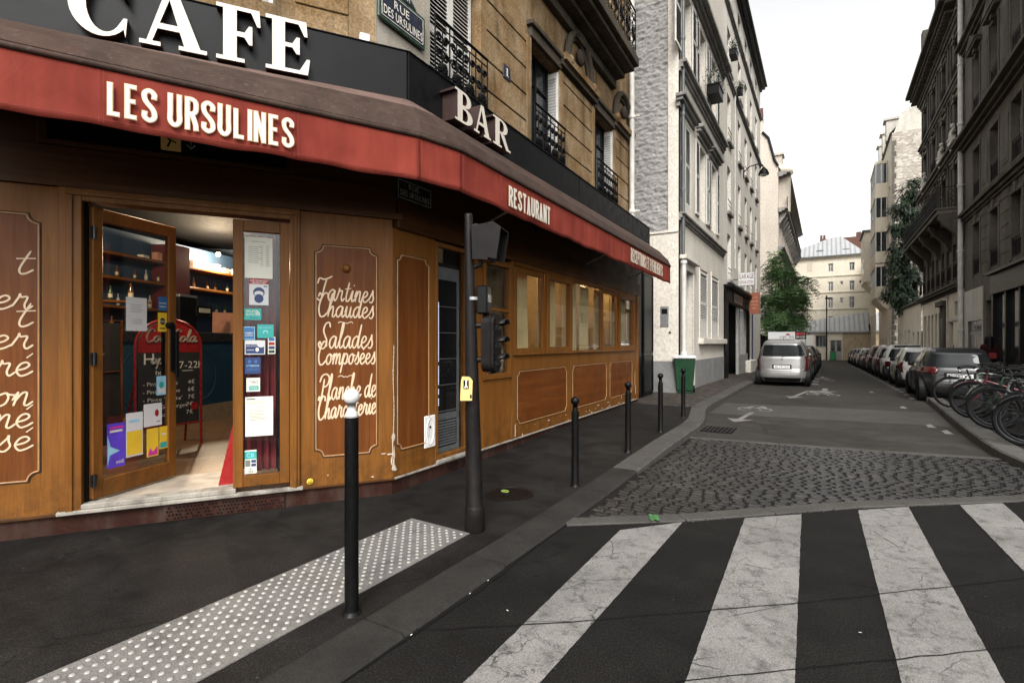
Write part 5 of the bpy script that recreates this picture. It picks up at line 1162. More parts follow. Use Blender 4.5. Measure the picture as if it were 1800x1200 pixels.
aw_text(FL, "LES URSULINES", 190, 143, 203, 517, 212, 263, v1)
aw_text(FRt, "RESTAURANT", 892, 330, 363, 965, 363, 395, v2)
aw_text(FRt, "RECEPTIONS ET EVENEMENTS", 1107, 437, 457, 1163, 466, 488, v2, out=.02)
for x in (1.6, 5.2, 7.9):
    mb = MB(); a = RR.W(x, -.02, 3.05); b = FRt.W(x * FRt.L / RL, .05, 3.30 + .06 * x / RL); mb.tube([a - org, b - org], .016, 6); mb.build("folding_arm", M['grey_metal'], aw)
# ---- fascia board with cut-out capitals
fa = thing("sign_fascia", "charcoal sign board over the awning with cream CAFE and BAR capitals", "sign", (corner.x, corner.y, 0))
FF, FG = Face(corner, corner + FR.d), Face(corner, corner + RR.d)
class PartAt(Part):
    pass
pf, pg = Part(FF, fa), Part(FG, fa)
Z0, Z1 = 3.87, 4.365
mb = MB(); mb.box(-5.4, -.02, 0, .30, Z0, Z1); mb.box(-5.4, 0, -.012, .62, Z1, Z1 + .012); pf(mb, "board", [M['fascia']], .004)
EX = RL - FO * .36 + .2
mb = MB(); mb.box(.0, EX, .0, .30, Z0, Z1); mb.box(0, EX, -.012, .62, Z1, Z1 + .012); mb.box(1.35, 1.36, -.003, 0, Z0, Z1); mb.box(4.3, 4.31, -.003, 0, Z0, Z1); pg(mb, "board", [M['fascia']], .004)
mb = MB(); mb.lathe([(.012, Z0), (.012, Z1)], (-.02, .02, 0), 8); pf(mb, "corner_trim", [M['fascia']])
def cap(face, part, ch, px0, px1, z0, z1, yf):
    mb = MB(); x0, x1 = face.x(px0, -yf), face.x(px1, -yf); serif(mb, ch, x0, x1, z0, z1, yf, -.002, 0, 1); return part(mb, "capital_letter", [M['cream_letter'], M['letter_side']], .0)
YF = -.075
zb_ = FF.z(505, 126, -YF); zt_ = zb_ + .40
zt_ = FF.z(478, 26, -YF)
for ch, a, b in (("C", 118, 226), ("A", 242, 364), ("F", 380, 459), ("E", 467, 545)): cap(FF, pf, ch, a, b, zb_, zt_, YF)
YB = -.20
zb2 = FG.z(838, 232, -YB); zt2 = FG.z(801, 152, -YB)
for ch, a, b in (("B", 800, 831), ("A", 833, 863), ("R", 867, 897)):
    cap(FG, pg, ch, a, b, zb2, zt2, YB)
# ---- street name plates and house number on the walls
ST = -.35                                   # the stone wall stands this far behind the timber front
def plate_on(face, off, px0, px1, pyt, pyb, label, name, cat, rows, border, fill, crown=None):
    x0, x1 = face.x(px0, off), face.x(px1, off); z1, z0 = face.z(px0, pyt, off), face.z(px0, pyb, off)
    t = thing(name, label, cat, face.W(x0, -off, z0), face.rot); w_, h = x1 - x0, z1 - z0
    mb = MB(); mb.box(0, w_, -.03, 0, 0, h); mb.build("border", border, t, bevel=.008)
    mb = MB(); e = min(w_, h) * .09; mb.box(e, w_ - e, -.034, -.03, e, h - e); mb.build("enamel_field", fill, t, bevel=.004)
    mb = MB(); e2 = e * 1.25
    for a, b, c, d in ((e2, w_ - e2, e2, e2 + .006), (e2, w_ - e2, h - e2 - .006, h - e2), (e2, e2 + .006, e2, h - e2), (w_ - e2 - .006, w_ - e2, e2, h - e2)): mb.box(a, b, -.0365, -.034, c, d)
    for s_, a, b, c, d in rows: text(mb, s_, w_ * a, w_ * b, h * c, h * d, -.0375, 0, 1, .12)
    mb.build("lettering", M['print_white'], t)
    return t, w_, h
t, w_, h = plate_on(RR, ST + .02, 662, 744, -34, 29, "dark blue enamel street plate RUE DES URSULINES on the pale corner pier", "street_name_plate", "street sign", [("RUE", .30, .62, .54, .76), ("DES URSULINES", .09, .92, .20, .44)], M['enamel_green'], M['enamel_blue'])
mb = MB(); n = 16; o = [(w_ * .2 + w_ * .6 * i / n, h + h * .34 * sin(pi * i / n)) for i in range(n + 1)]; mb.prism(o[::-1], lambda a, b, hh: (a, hh, b), 0, -.03); o2 = [(w_ * .25 + w_ * .5 * i / n, h + h * .02 + h * .26 * sin(pi * i / n)) for i in range(n + 1)]; mb.prism(o2[::-1], lambda a, b, hh: (a, hh, b), -.03, -.034, 1); text(mb, "5e Arrt", w_ * .36, w_ * .64, h * 1.06, h * 1.17, -.037, 2, 1); mb.build("crest_plate", [M['enamel_green'], M['enamel_blue'], M['print_white']], t)
plate_on(RR, .01, 692, 756, 308, 350, "dark green RUE DES URSULINES plate half hidden under the awning", "street_name_plate", "street sign", [("RUE", .32, .6, .58, .8), ("DES URSULINES", .1, .9, .24, .48)], M['enamel_dark'], M['enamel_dark'])
x0, x1 = RR.x(884, ST + .02), RR.x(896, ST + .02); z0, z1 = RR.z(890, 140, ST + .02), RR.z(890, 116, ST + .02)
t = thing("house_number", "small dark blue enamel house number 1 on the ochre stone", "number plate", RR.W(x0, -ST - .02, z0), RR.rot); mb = MB(); mb.box(0, x1 - x0, -.015, 0, 0, z1 - z0); mb.build("enamel", M['enamel_blue'], t, bevel=.004); mb = MB(); W_ = x1 - x0; H_ = z1 - z0
mb.box(W_ * .44, W_ * .58, -.019, -.0155, H_ * .25, H_ * .78); mb.box(W_ * .34, W_ * .68, -.019, -.0155, H_ * .2, H_ * .25); mb.box(W_ * .36, W_ * .44, -.019, -.0155, H_ * .70, H_ * .76); mb.build("numeral", M['print_white'], t)
# ================================================================= BUILDINGS
class Bld:
    """a building with parts on one or more wall planes"""
    def __init__(s, name, label, face, cat="building", off=0.0):
        s.top = thing(name, label, cat, (*face.W(0, -off).xy, 0)); s.fc = face; s.off = off
    def part(s, mb, name, mats, bevel=0, face=None, off=None, parent=None):
        if parent is not None: return mb.build(name, mats, parent, bevel=bevel)
        f = face or s.fc; p = f.W(0, -(s.off if off is None else off)); rel = p - s.top.location
        return mb.build(name, mats, s.top, (rel.x, rel.y, 0), f.rot, bevel)
def wall_mb(x0, x1, z0, z1, ops, dep=.22, mb=None, mi=0, y=0):
    """a wall face with openings (x0, x1, z0, z1) and their reveals"""
    mb = mb or MB(); xs = sorted({x0, x1, *[min(max(v, x0), x1) for o in ops for v in o[:2]]}); zs = sorted({z0, z1, *[min(max(v, z0), z1) for o in ops for v in o[2:4]]})
    for a, b in zip(xs, xs[1:]):
        for c, d in zip(zs, zs[1:]):
            mx, mz = (a + b) / 2, (c + d) / 2
            if any(o[0] < mx < o[1] and o[2] < mz < o[3] for o in ops): continue
            mb.quad((a, y, c), (b, y, c), (b, y, d), (a, y, d), mi)
    for o in ops:
        a, b, c, d = o[:4]
        mb.quad((a, y, c), (a, y + dep, c), (a, y + dep, d), (a, y, d), mi); mb.quad((b, y + dep, c), (b, y, c), (b, y, d), (b, y + dep, d), mi)
        mb.quad((a, y, d), (a, y + dep, d), (b, y + dep, d), (b, y, d), mi); mb.quad((a, y + dep, c), (a, y, c), (b, y, c), (b, y + dep, c), mi)
    return mb
def window(B, x0, x1, z0, z1, y=.20, fm='shutter', gm='win_glass', nx=2, nz=(.0,), w=.055, face=None, name="window", back=True, off=None):
    mb = MB(); mb.box(x0, x0 + w, y - .03, y + .03, z0, z1); mb.box(x1 - w, x1, y - .03, y + .03, z0, z1); mb.box(x0 + w, x1 - w, y - .03, y + .03, z0, z0 + w); mb.box(x0 + w, x1 - w, y - .03, y + .03, z1 - w, z1)
    for i in range(1, nx):
        x = x0 + (x1 - x0) * i / nx; mb.box(x - w * .55, x + w * .55, y - .035, y + .03, z0 + w, z1 - w)
    for f in nz:
        if f: mb.box(x0 + w, x1 - w, y - .025, y + .02, z0 + (z1 - z0) * f - .018, z0 + (z1 - z0) * f + .018)
    wn = B.part(mb, name, [M[fm]], 0, face, off)
    mb = MB(); mb.quad((x0 + w * .5, y + .012, z0), (x1 - w * .5, y + .012, z0), (x1 - w * .5, y + .012, z1), (x0 + w * .5, y + .012, z1)); mb.build("pane", M[gm], wn)
    return wn
def shutter(B, x0, x1, z0, z1, y=-.02, m='shutter', face=None, pitch=.055, leafs=1, solid=.0, parent=None, off=None, yaw=0):
    mb = MB(); t = .018
    for k in range(leafs):
        a, b = x0 + (x1 - x0) * k / leafs + .004, x0 + (x1 - x0) * (k + 1) / leafs - .004; w = min(.06, (b - a) * .2)
        mb.box(a, a + w, y - t, y + t, z0, z1); mb.box(b - w, b, y - t, y + t, z0, z1)
        for z in (z0, z1 - .09, z0 + (z1 - z0) * .5): mb.box(a + w, b - w, y - t, y + t, z, z + .09)
        zs = z0 + .09
        if solid: mb.box(a + w, b - w, y - .006, y + .006, z0 + .09, z0 + (z1 - z0) * solid); zs = z0 + (z1 - z0) * solid
        n = int((z1 - .09 - zs) / pitch)
        for i in range(n):
            z = zs + i * pitch
            mb.hexa([(a + w, y - .020, z), (b - w, y - .020, z), (b - w, y - .014, z), (a + w, y - .014, z), (a + w, y + .000, z + pitch * .55), (b - w, y + .000, z + pitch * .55), (b - w, y + .006, z + pitch * .55), (a + w, y + .006, z + pitch * .55)])
        mb.box(a + w, b - w, y + .013, y + .016, z0, z1, 1)  # black sheet behind the slats puts the gaps' shade into colour
    return B.part(mb, "shutter", [M[m], M['plastic']], 0, face, off, parent)
def cornice(mb, x0, x1, z, prof, ret=True, mi=0):
    """stacked mouldings: (height, projection) from the bottom up"""
    for h, p in prof: mb.box(x0 - (p * .6 if ret else 0), x1 + (p * .6 if ret else 0), -p, .04, z, z + h - .002, mi); z += h
    return z
def railing_mb(x0, x1, z0, z1, y, ornate=True, n=None, rr=None, fine=True, fat=1.0):
    mb = MB(); mb.tube([(x0, y, z1), (x1, y, z1)], .02, 6); mb.tube([(x0, y, z0 + .04), (x1, y, z0 + .04)], .013, 6); mb.tube([(x0, y, z1 - .1), (x1, y, z1 - .1)], .010, 5)
    L = x1 - x0; n = n or max(2, round(L / .42)); k = L / n; h = z1 - .1 - z0 - .04
    for i in range(n + 1): mb.tube([(x0 + k * i, y, z0), (x0 + k * i, y, z1)], .011, 5)
    if ornate:
        for i in range(n):
            cx = x0 + k * (i + .5); b = z0 + .04; r = .0085 * fat
            def curl(px, pz, rad, a0, a1, tight=.25, m=12): return [(px + rad * (1 - (1 - tight) * t / m) * cos(radians(a0 + (a1 - a0) * t / m)), y, pz + rad * (1 - (1 - tight) * t / m) * sin(radians(a0 + (a1 - a0) * t / m))) for t in range(m + 1)]
            for s in (-1, 1):
                for pz, rad in ((b + h * .13, k * .20), (b + h * .38, k * .22), (b + h * .63, k * .22), (b + h * .86, k * .18)):
                    mb.tube(curl(cx + s * k * .24, pz, rad, 90 - s * 90, 90 - s * 90 + s * 470), r, 4, caps=False)
                if fine:
                    for q in range(4):   # palmette leaves
                        a = radians(90 - s * (14 + q * 24)); l = k * (.46 - q * .05)
                        mb.tube([(cx, y, b + h * .42), (cx + cos(a) * l * .6, y - .012, b + h * .42 + sin(a) * l * .7), (cx + cos(a) * l, y, b + h * .42 + sin(a) * l * .9)], [.006 * fat, .02 * fat, .004], 5)
                        mb.tube([(cx, y, b + h * .40), (cx + cos(a) * l * .5, y - .01, b + h * .40 - sin(a) * l * .55), (cx + cos(a) * l * .8, y, b + h * .40 - sin(a) * l * .8)], [.005 * fat, .016 * fat, .004], 5)
            mb.tube([(cx, y, b), (cx, y, b + h)], .010, 5)
            mb.tube(curl(cx, b + h * .42, k * .1, 0, 360, 1, 10), .012, 5, caps=False)
    else:
        m = max(3, int(L / .11))
        for i in range(1, m): mb.tube([(x0 + L * i / m, y, z0 + .04), (x0 + L * i / m, y, z1 - .1)], .008, 4, caps=False)
        for i in range(m): mb.tube([(x0 + L * (i + .5) / m + .035 * cos(a), y, z1 - .2 + .035 * sin(a)) for a in [2 * pi * q / 6 for q in range(6)]], .006, 4, closed=True)
    return mb
def pipe(label, face, x, z0, z1, r=.055, off=.1, m='zinc', collars=(), shoe=False, group=None):
    t = thing("drainpipe", label, "drainpipe", (*face.W(x, -off).xy, 0), face.rot, group); mb = MB(); mb.tube([(0, 0, z0), (0, 0, z1)], r, 12); mb.build("pipe", M[m], t)
    mb = MB()
    for z in collars: mb.lathe([(r * 1.25, z - .05), (r * 1.3, z - .03), (r * 1.3, z + .03), (r * 1.1, z + .05)], (0, 0, 0), 12); mb.box(-.02, .02, 0, off + .02, z - .02, z + .02)
    if collars: mb.build("collar", M[m], t)
    return t
# ----------------------------------------------------------------- stone building over the cafe
oc = c2w(-1.21 - .35 * .672 / .952, 5.19 + .35 * .741 / .952); X0 = RR.loc(oc)[0]
cb = Bld("corner_building", "ochre stone corner building with iron window railings above the cafe", RR, off=ST)
ZB, ZTOP = 3.9, 15.0; XE = 9.42
wx = lambda px: RR.x(px, ST); wz = lambda px, py: RR.z(px, py, ST)
WN = [(wx(757), wx(842)), (wx(932), wx(982)), (wx(1044), wx(1077))]
WZ0, WZ1 = 4.32, 6.62
WN2 = [(a - .0, b + .0) for a, b in WN]
ops = [(a, b, WZ0, WZ1) for a, b in WN] + [(a, b, 8.35, 11.1) for a, b in WN2]
wall = wall_mb(X0, XE, ZB, ZTOP, ops, .26, y=.02); wall.box(XE - .02, XE, .02, 8, 0, ZTOP)
cb.part(wall, "flank_wall", [M['stone']])
mb = MB(); mb.box(WN[2][1] + .1, XE, .1, .12, 0, 3.9); cb.part(mb, "wall_below", [M['stone_dark']])
piers = [(X0, WN[0][0], 'p'), (WN[0][1], WN[1][0], 's'), (WN[1][1], WN[2][0], 's'), (WN[2][1], XE, 's')]
for i, (a, b, k) in enumerate(piers):
    mb = MB(); z = ZB
    if k == 'p': mb.box(a, b - .02, 0, .03, ZB, 13); cb.part(mb, "pale_pier", [M['stone_pale']], .004); continue
    top = 6.62 if i < 3 else 6.9
    mb.box(a + .16, b - .16, .005, .03, ZB, top, 1)
    while z < top - .1: mb.box(a + .16, b - .16, -.018, .01, z, min(z + .405, top)); z += .43
    mb.box(a, a + .16, -.028, .03, ZB, 6.62); mb.box(b - .16, b, -.028, .03, ZB, 6.62)
    cb.part(mb, "rusticated_pier", [M['stone'], M['joint']], .007)
for i, (a, b) in enumerate(WN):
    wn = window(cb, a + .06, b - .06, WZ0, WZ1, .22, 'shutter' if i == 0 else 'fascia', 'win_glass', 2, (.78,))
    rl = cb.part(railing_mb(a - .04, b + .06, 4.44, 5.52, -.10, True, max(2, round((b - a) / .27)), fat=1.9), "balcony_railing", [M['iron']])
    if i == 0: shutter(cb, a + .05, b - .05, WZ0, WZ1, .12, 'shutter', None, .052, 2)
    else:   # shutters folded back against the far reveal
        L = .24; mb = MB(); x = b - .035
        mb.box(x, x + .03, .0, L, 4.4, 6.56); z = 4.5
        while z < 6.45: mb.box(x - .008, x, .04, L - .03, z, z + .035, 1); z += .055
        cb.part(mb, "shutter", [M['shutter'], M['shutter_grey']])
    mb = MB(); mb.box(a - .08, b + .08, -.16, .02, 4.26, 4.40); cb.part(mb, "sill", [M['stone']], .01)
    mb = MB(); mb.box(a - .05, b + .05, -.05, .03, 6.625, 6.80); mb.box(a - .1, b + .1, -.10, .03, 6.80, 6.88); cb.part(mb, "lintel", [M['stone_dark']], .01)
for a, b in WN2: window(cb, a + .06, b - .06, 8.35, 11.1, .24, 'shutter', 'win_glass2', 2, (.75,))
# blind arches with rosettes over the piers, and the balcony on its slab
for a, b in ((WN[1][1], WN[2][0]), (WN[2][1], XE - .25)):
    cx, r = (a + b) / 2, min(.62, (b - a) / 2 - .04); z0 = 6.95; mb = MB()
    mb.box(a - .04, b + .02, -.09, .02, 6.70, 6.80, 1); mb.box(a + .02, b - .04, -.15, .02, 6.80, 6.93, 0)
    mb.tube([(cx + r * cos(pi * i / 20), -.05, z0 + .02 + r * 1.15 * sin(pi * i / 20)) for i in range(21)], .075, 10, 1); mb.tube([(cx + r * .84 * cos(pi * i / 20), -.02, z0 + .02 + r * .97 * sin(pi * i / 20)) for i in range(21)], .03, 8, 1)
    mb.lathe([(0, -.1), (.07, -.09), (.15, -.07), (.16, -.03), (.10, 0)], (cx, -.02, z0 + r * .5), 14, 1, 'y')
    for sg in (-1, 1): mb.lathe([(0, -.15), (.05, -.15), (.09, -.12), (.09, 0), (.07, .02)], (cx + sg * r, -.02, z0 - .04), 10, 0, 'y')
    cb.part(mb, "carved_arch", [M['stone'], M['stone_dark']], 0)
bx0, bx1 = WN[1][0] - .4, RR.x(1121, ST + .6)
mb = MB(); mb.box(bx0, bx1, -.10, .02, 7.55, 7.75); mb.box(bx0 + .0, bx1, -.30, .02, 7.75, 7.86); mb.box(bx0 - .02, bx1 + .02, -.52, .02, 7.86, 7.96); mb.box(bx0 - .05, bx1 + .05, -.62, .02, 7.96, 8.16); cb.part(mb, "balcony_slab", [M['stone_dark']], .012)
cb.part(railing_mb(bx0, bx1, 8.18, 9.22, -.55), "balcony_railing", [M['iron']])
# front side of the stone building
FA = RR if False else FR
fx = lambda px: FR.x(px, ST); fxe = FR.loc(oc)[0]
fop = [(fx(345), fx(480), 4.9, 7.2)]
cb.part(wall_mb(-7, fxe, ZB, ZTOP, fop, .26, y=.0), "front_wall", [M['stone']], 0, FR, ST)
mb = MB(); z = 4.10
while z < 9: mb.box(-7, fop[0][0] - .2, -.016, .0, z, z + .41); mb.box(fop[0][1] + .2, fxe - .28, -.016, 0, z, z + .41); z += .432
cb.part(mb, "stone_courses", [M['stone']], .006, FR, ST)
wn = window(cb, fop[0][0] + .05, fop[0][1] - .05, 4.9, 7.2, .2, face=FR, off=ST); cb.part(railing_mb(fop[0][0] - .1, fop[0][1] + .1, 4.92, 5.95, -.12), "balcony_railing", [M['iron']], 0, FR, ST)
mb = MB(); mb.box(-7, fxe, 0, .3, ZTOP, ZTOP + .4); mb.box(X0, XE, 0, .3, ZTOP, ZTOP + .4) if False else None; cb.part(mb, "parapet", [M['stone_dark']], 0, FR, ST)
mb = MB(); a, b = FR.x(632, ST + .05), FR.x(650, ST + .05); zq = FR.z(640, 80, ST + .05); mb.box(a, b, -.07, 0, zq - .06, zq + .12); cb.part(mb, "junction_box", [M['white']], .008, FR, ST)
pipe("white cast drainpipe at the far end of the ochre stone wall", RR, RR.x(1111, ST + .14), 3.9, 14, .065, ST + .14, 'zinc', (4.9, 7.3))
# dark gate in the gap beyond the timber front
gt = thing("iron_gate", "dark panelled gate between the cafe front and the white building", "gate", (*RR.W(RL + .05, .15).xy, 0), RR.rot); gw = RR.x(1147, -.15) - RL
mb = MB(); mb.box(0, gw, 0, .06, .1, 3.6); mb.build("leaf", M['black'], gt); mb = MB()
for a, b in ((.05, gw * .45), (gw * .52, gw - .05)):
    for z0, z1 in ((.2, 1.2), (1.3, 3.4)): mb.tube([(a, -.012, z0), (b, -.012, z0), (b, -.012, z1), (a, -.012, z1)], .014, 4, closed=True)
mb.box(gw * .485 - .02, gw * .485 + .02, -.03, 0, .12, 3.58); mb.build("moldings", M['fascia'], gt)
# ----------------------------------------------------------------- white building with the rough gable
LX = -3.6; Y2, Y3, Y3E = 15.1, 22.7, 37.0
L2 = Face((LX, Y2), (LX, Y3)); S2 = Face((-7.0, Y2), (LX, Y2))
b2 = Bld("white_house", "white rendered house with rough grey gable, shutters and stone window hoods", L2)
u = lambda px: L2.x(px); uz = lambda px, py: L2.z(px, py)
C1, C2, C3 = 5.30, 9.70, 12.75
mb = MB(); W_ = 3.4; zr = 4.75
def rough(uu, vv):
    x, z = uu * (W_ - .30), zr + vv * (16 - zr); d = 0
    for f, a in ((1.1, .012), (3.4, .016), (8, .03), (17, .03), (33, .018)): d += a * noise.noise((x * f * .75, z * f * 1.35, 2.0 + f))
    d += .012 * (abs(((z * 2.2) % 1) - .5) < .06)
    return (x, .02 - max(-.07, d), z)
mb.grid(100, 380, rough); b2.part(mb, "rough_gable", [M['rough_wall']], 0, S2, 0)
mb = MB(); mb.box(W_ - .30, W_, -.015, .2, zr, 16); mb.box(0, W_, -.025, .2, 1.02, zr); mb.box(0, W_, -.06, .05, zr, zr + .07); b2.part(mb, "gable_render", [M['white_wall']], .008, S2, 0)
mb = MB(); mb.box(-.2, W_ + .0, -.04, .2, -.1, 1.02); b2.part(mb, "gable_base", [M['grey_base']], 0, S2, 0)
mb = MB(); sx0 = S2.x(1160); mb.box(sx0 + .02, sx0 + .26, -.04, -.025, 2.02, 2.62); pl = b2.part(mb, "intercom", [M['grey_metal']], .004, S2, 0); mb = MB(); mb.box(sx0 + .06, sx0 + .22, -.044, -.04, 2.40, 2.55); mb.lathe([(.03, -.05), (.03, -.03)], (sx0 + .3, 0, 1.86), 12, 0, 'y'); mb.build("button_panel", M['fascia'], pl)
dx0, dx1 = u(1199), u(1217)
shw = [(u(1230), u(1242.5)), (u(1250.5), u(1262))]
h1 = [(u(1196), u(1215)), (u(1228), u(1240)), (u(1249), u(1258.5))]
ops = [(dx0, dx1, 0, 3.75)] + [(a, b, 1.75, 4.05) for a, b in shw] + [(a, b, 5.75, 8.2) for a, b in h1] + [(a, b, 10.0, 12.2) for a, b in h1]
b2.part(wall_mb(0, L2.L, 1.0, 16, [(o[0], o[1], max(o[2], 1.0), o[3]) for o in ops], .25), "facade_wall", [M['white_wall']])
mb = wall_mb(0, L2.L, -.2, 1.0, [(dx0, dx1, -.2, 1.0)], .25, y=-.03); mb.quad((0, -.03, 1.0), (dx0, -.03, 1.0), (dx0, 0, 1.0), (0, 0, 1.0)); mb.quad((dx1, -.03, 1.0), (L2.L, -.03, 1.0), (L2.L, 0, 1.0), (dx1, 0, 1.0)); b2.part(mb, "base_course", [M['grey_base']])
mb = MB(); mb.box(dx0 - .18, dx0, -.04, .02, .0, 3.75); mb.box(dx1, dx1 + .22, -.04, .02, .0, 3.75); mb.box(dx0 - .18, dx1 + .22, -.04, .02, 3.75, 4.0); mb.box(dx0 - .3, dx1 + .3, -.20, .02, 4.0, 4.12); b2.part(mb, "door_surround", [M['white_wall']], .008)
mb = MB(); mb.box(dx0, dx1, .2, .24, .1, 3.75); dd = b2.part(mb, "door", [M['black']]); mb = MB()
for a in (dx0 + .08, (dx0 + dx1) / 2 + .04):
    for z0, z1 in ((.3, 1.3), (1.45, 2.7), (2.95, 3.6)): mb.tube([(a, .19, z0), (a + (dx1 - dx0) / 2 - .14, .19, z0), (a + (dx1 - dx0) / 2 - .14, .19, z1), (a, .19, z1)], .015, 4, closed=True)
mb.build("door_panels", M['pole'], dd)
for a, b in shw:
    shutter(b2, a, b, 1.75, 4.0, .0, solid=.28); mb = MB(); mb.box(a - .1, a, -.03, .02, 1.7, 4.05); mb.box(b, b + .1, -.03, .02, 1.7, 4.05); mb.box(a - .1, b + .1, -.03, .02, 4.05, 4.18); b2.part(mb, "window_surround", [M['white_wall']], .006)
mb = MB(); mb.box(shw[0][0] - .2, L2.L - .02, -.16, .02, 1.52, 1.72); b2.part(mb, "window_ledge", [M['white_wall']], .015)
mb = MB(); cornice(mb, 0, L2.L, C1 - .2, ((.07, .05), (.10, .10), (.06, .17)), False); b2.part(mb, "cornice", [M['trim_grey']], .008)
mb = MB(); cornice(mb, 0, L2.L, C2 - .3, ((.1, .06), (.12, .12), (.10, .22)), False); b2.part(mb, "cornice", [M['trim_grey']], .008)
mb = MB(); cornice(mb, 0, L2.L, C3 - .3, ((.1, .08), (.14, .18), (.12, .34)), False); b2.part(mb, "eaves_cornice", [M['trim_grey']], .008)
for i, (a, b) in enumerate(h1):
    for z0, z1 in ((5.75, 8.2), (10.0, 12.2)):
        window(b2, a, b, z0, z1, .2, 'shutter', 'win_glass', 2, (.7,))
        w = (b - a) * .5
        if i == 0 and z0 < 6: shutter(b2, a + .02, b - .02, z0, z1, .03, leafs=2, pitch=.07)
        else: shutter(b2, a - w - .02, a - .02, z0, z1, -.035, pitch=.07); shutter(b2, b + .02, b + w + .02, z0, z1, -.035, pitch=.07)
    mb = MB(); cornice(mb, a - .28, b + .28, 8.35, ((.14, .06), (.10, .16), (.10, .24)), True); b2.part(mb, "window_hood", [M['trim_grey']], .008)
mb = MB(); mb.box(0, L2.L, .3, 5, C3 + .06, C3 + .12) ; mb.quad((0, .02, C3 + .06), (L2.L, .02, C3 + .06), (L2.L, 3.5, 15.5), (0, 3.5, 15.5)); b2.part(mb, "roof", [M['zinc_roof']])
pipe("dark zinc downpipe on the corner of the white house", L2, .18, 3.9, 14, .05, .09, 'pipe_dark', (6.0, 8.2, 10.4))
pipe("white cast iron lower downpipe beside the bin", L2, .20, .75, 3.95, .075, .1, 'zinc', (1.25, 3.9))
def planter(face, x, z, label, s=1.0, off=.05, box='black'):
    t = thing("window_planter", label, "planter", (*face.W(x, -off).xy, z), face.rot); mb = MB(); mb.box(-.35 * s, .35 * s, -.32 * s, 0, 0, .28 * s); mb.box(-.37 * s, .37 * s, -.34 * s, .0, .24 * s, .29 * s); mb.build("trough", M[box], t, bevel=.01)
    mb = MB(); rr = random.Random(int(x * 100))
    for i in range(260):
        p = Vector((rr.gauss(0, .2 * s), -.16 * s + rr.gauss(0, .12 * s), .3 * s + abs(rr.gauss(.18, .2)) * s)); d = Vector((rr.uniform(-1, 1), rr.uniform(-1, 1), rr.uniform(-.6, 1))).normalized() * .05; e = d.orthogonal().normalized() * .022
        mb.add([p - d, p + e, p + d, p - e], [(0, 1, 2, 3)])
    mb.build("foliage", M['leaf_dark'], t); return t
planter(L2, u(1240), uz(1240, 178), "black window box with dark plant on the white house above the second cornice", 1.25, .12)
# house number and small plate
# ----------------------------------------------------------------- tall white block with the garage
L3 = Face((LX, Y3), (LX, Y3E)); b3 = Bld("white_block", "tall plain white apartment block over the garage front", L3); v = lambda px: L3.x(px)
cols = [v(1281.5), v(1299.5), v(1311), v(1320), v(1329)]; rows = [(4.3, 6.3), (7.25, 9.25), (10.35, 12.4), (13.4, 15.3), (16.3, 17.6)]
g0, g1 = v(1272), v(1316)
ops = []
for i, c in enumerate(cols):
    for j, (z0, z1) in enumerate(rows): ops.append((c - .48, c + .48, z0, z1))
ops2 = ops + [(g0, g1, -.2, 3.9)]
b3.part(wall_mb(0, L3.L, -.3, 18.1, ops2, .28), "facade_wall", [M['white_wall_b']])
mb = MB(); mb.quad((0, 0, 12.9), (0, 6, 12.9), (0, 6, 18.1), (0, 0, 18.1)); mb.quad((L3.L, 6, -.5), (L3.L, 0, -.5), (L3.L, 0, 18.1), (L3.L, 6, 18.1)); b3.part(mb, "side_wall", [M['white_wall_b']])
for o in ops:
    window(b3, *o[:4], .22, 'shutter_grey', 'win_glass', 2, (.0,)); mb = MB(); mb.box(o[0] - .06, o[1] + .06, -.12, .02, o[2] - .12, o[2]); s_ = b3.part(mb, "sill", [M['trim_grey']])
    if o[2] < 12: mb = MB(); mb.tube([(o[0], -.04, o[2] + .5), (o[1], -.04, o[2] + .5)], .018, 5); mb.tube([(o[0], -.04, o[2] + .3), (o[1], -.04, o[2] + .3)], .012, 5); b3.part(mb, "guard_rail", [M['iron']])
for z in (12.95, 16.0): mb = MB(); cornice(mb, 0, L3.L, z, ((.1, .06), (.1, .12)), False); b3.part(mb, "string_course", [M['trim_grey']])
mb = MB(); cornice(mb, 0, L3.L, 17.9, ((.12, .12), (.14, .3), (.1, .42)), False); b3.part(mb, "eaves", [M['fascia']])
mb = MB(); mb.quad((0, -.3, 18.3), (L3.L, -.3, 18.3), (L3.L, 4, 20.5), (0, 4, 20.5)); b3.part(mb, "roof", [M['zinc_roof']])
mb = MB(); mb.tube([(v(1290), -.05, 5), (v(1290), -.05, 13)], .04, 6); b3.part(mb, "wall_pipe", [M['zinc']])
# garage front set into it
mb = MB(); G0, G1 = g0, g1; gd = .45
mb.box(G0, G1, gd, gd + .05, -.2, 3.9, 1); mb.box(G0, G0 + .9, -.06, .1, -.2, 3.75, 0); mb.box(G1 - .25, G1, -.06, .1, -.2, 3.75, 0)
xm = G0 + (G1 - G0) * .50; mb.box(xm, xm + .2, -.03, .1, -.2, 3.4, 2)
for k in range(4): x = xm + .2 + (G1 - .25 - xm - .2) * k / 4; mb.box(x, x + .12, .0, .08, .9, 3.2, 2)
mb.box(xm + .2, G1 - .25, .02, .1, -.2, 1.0, 2); mb.box(G0, G1, -.08, .1, 3.3, 3.9, 0); mb.box(G0 - .05, G1 + .05, -.42, .05, 3.9, 4.0, 0)
gf = b3.part(mb, "garage_front", [M['fascia'], M['dark'], M['shutter_grey']], .008)
mb = MB(); a, b = v(1285), v(1301); mb.box(a, b, -.12, -.08, 3.35, 3.85); mb.box(a + .04, b - .04, -.125, -.12, 3.4, 3.8, 1); text(mb, "AUTO", a + .25, b - .25, 3.5, 3.7, -.128, 2, 1); mb.build("shop_board", [M['fascia'], M['grey_metal'], M['print_black']], gf)
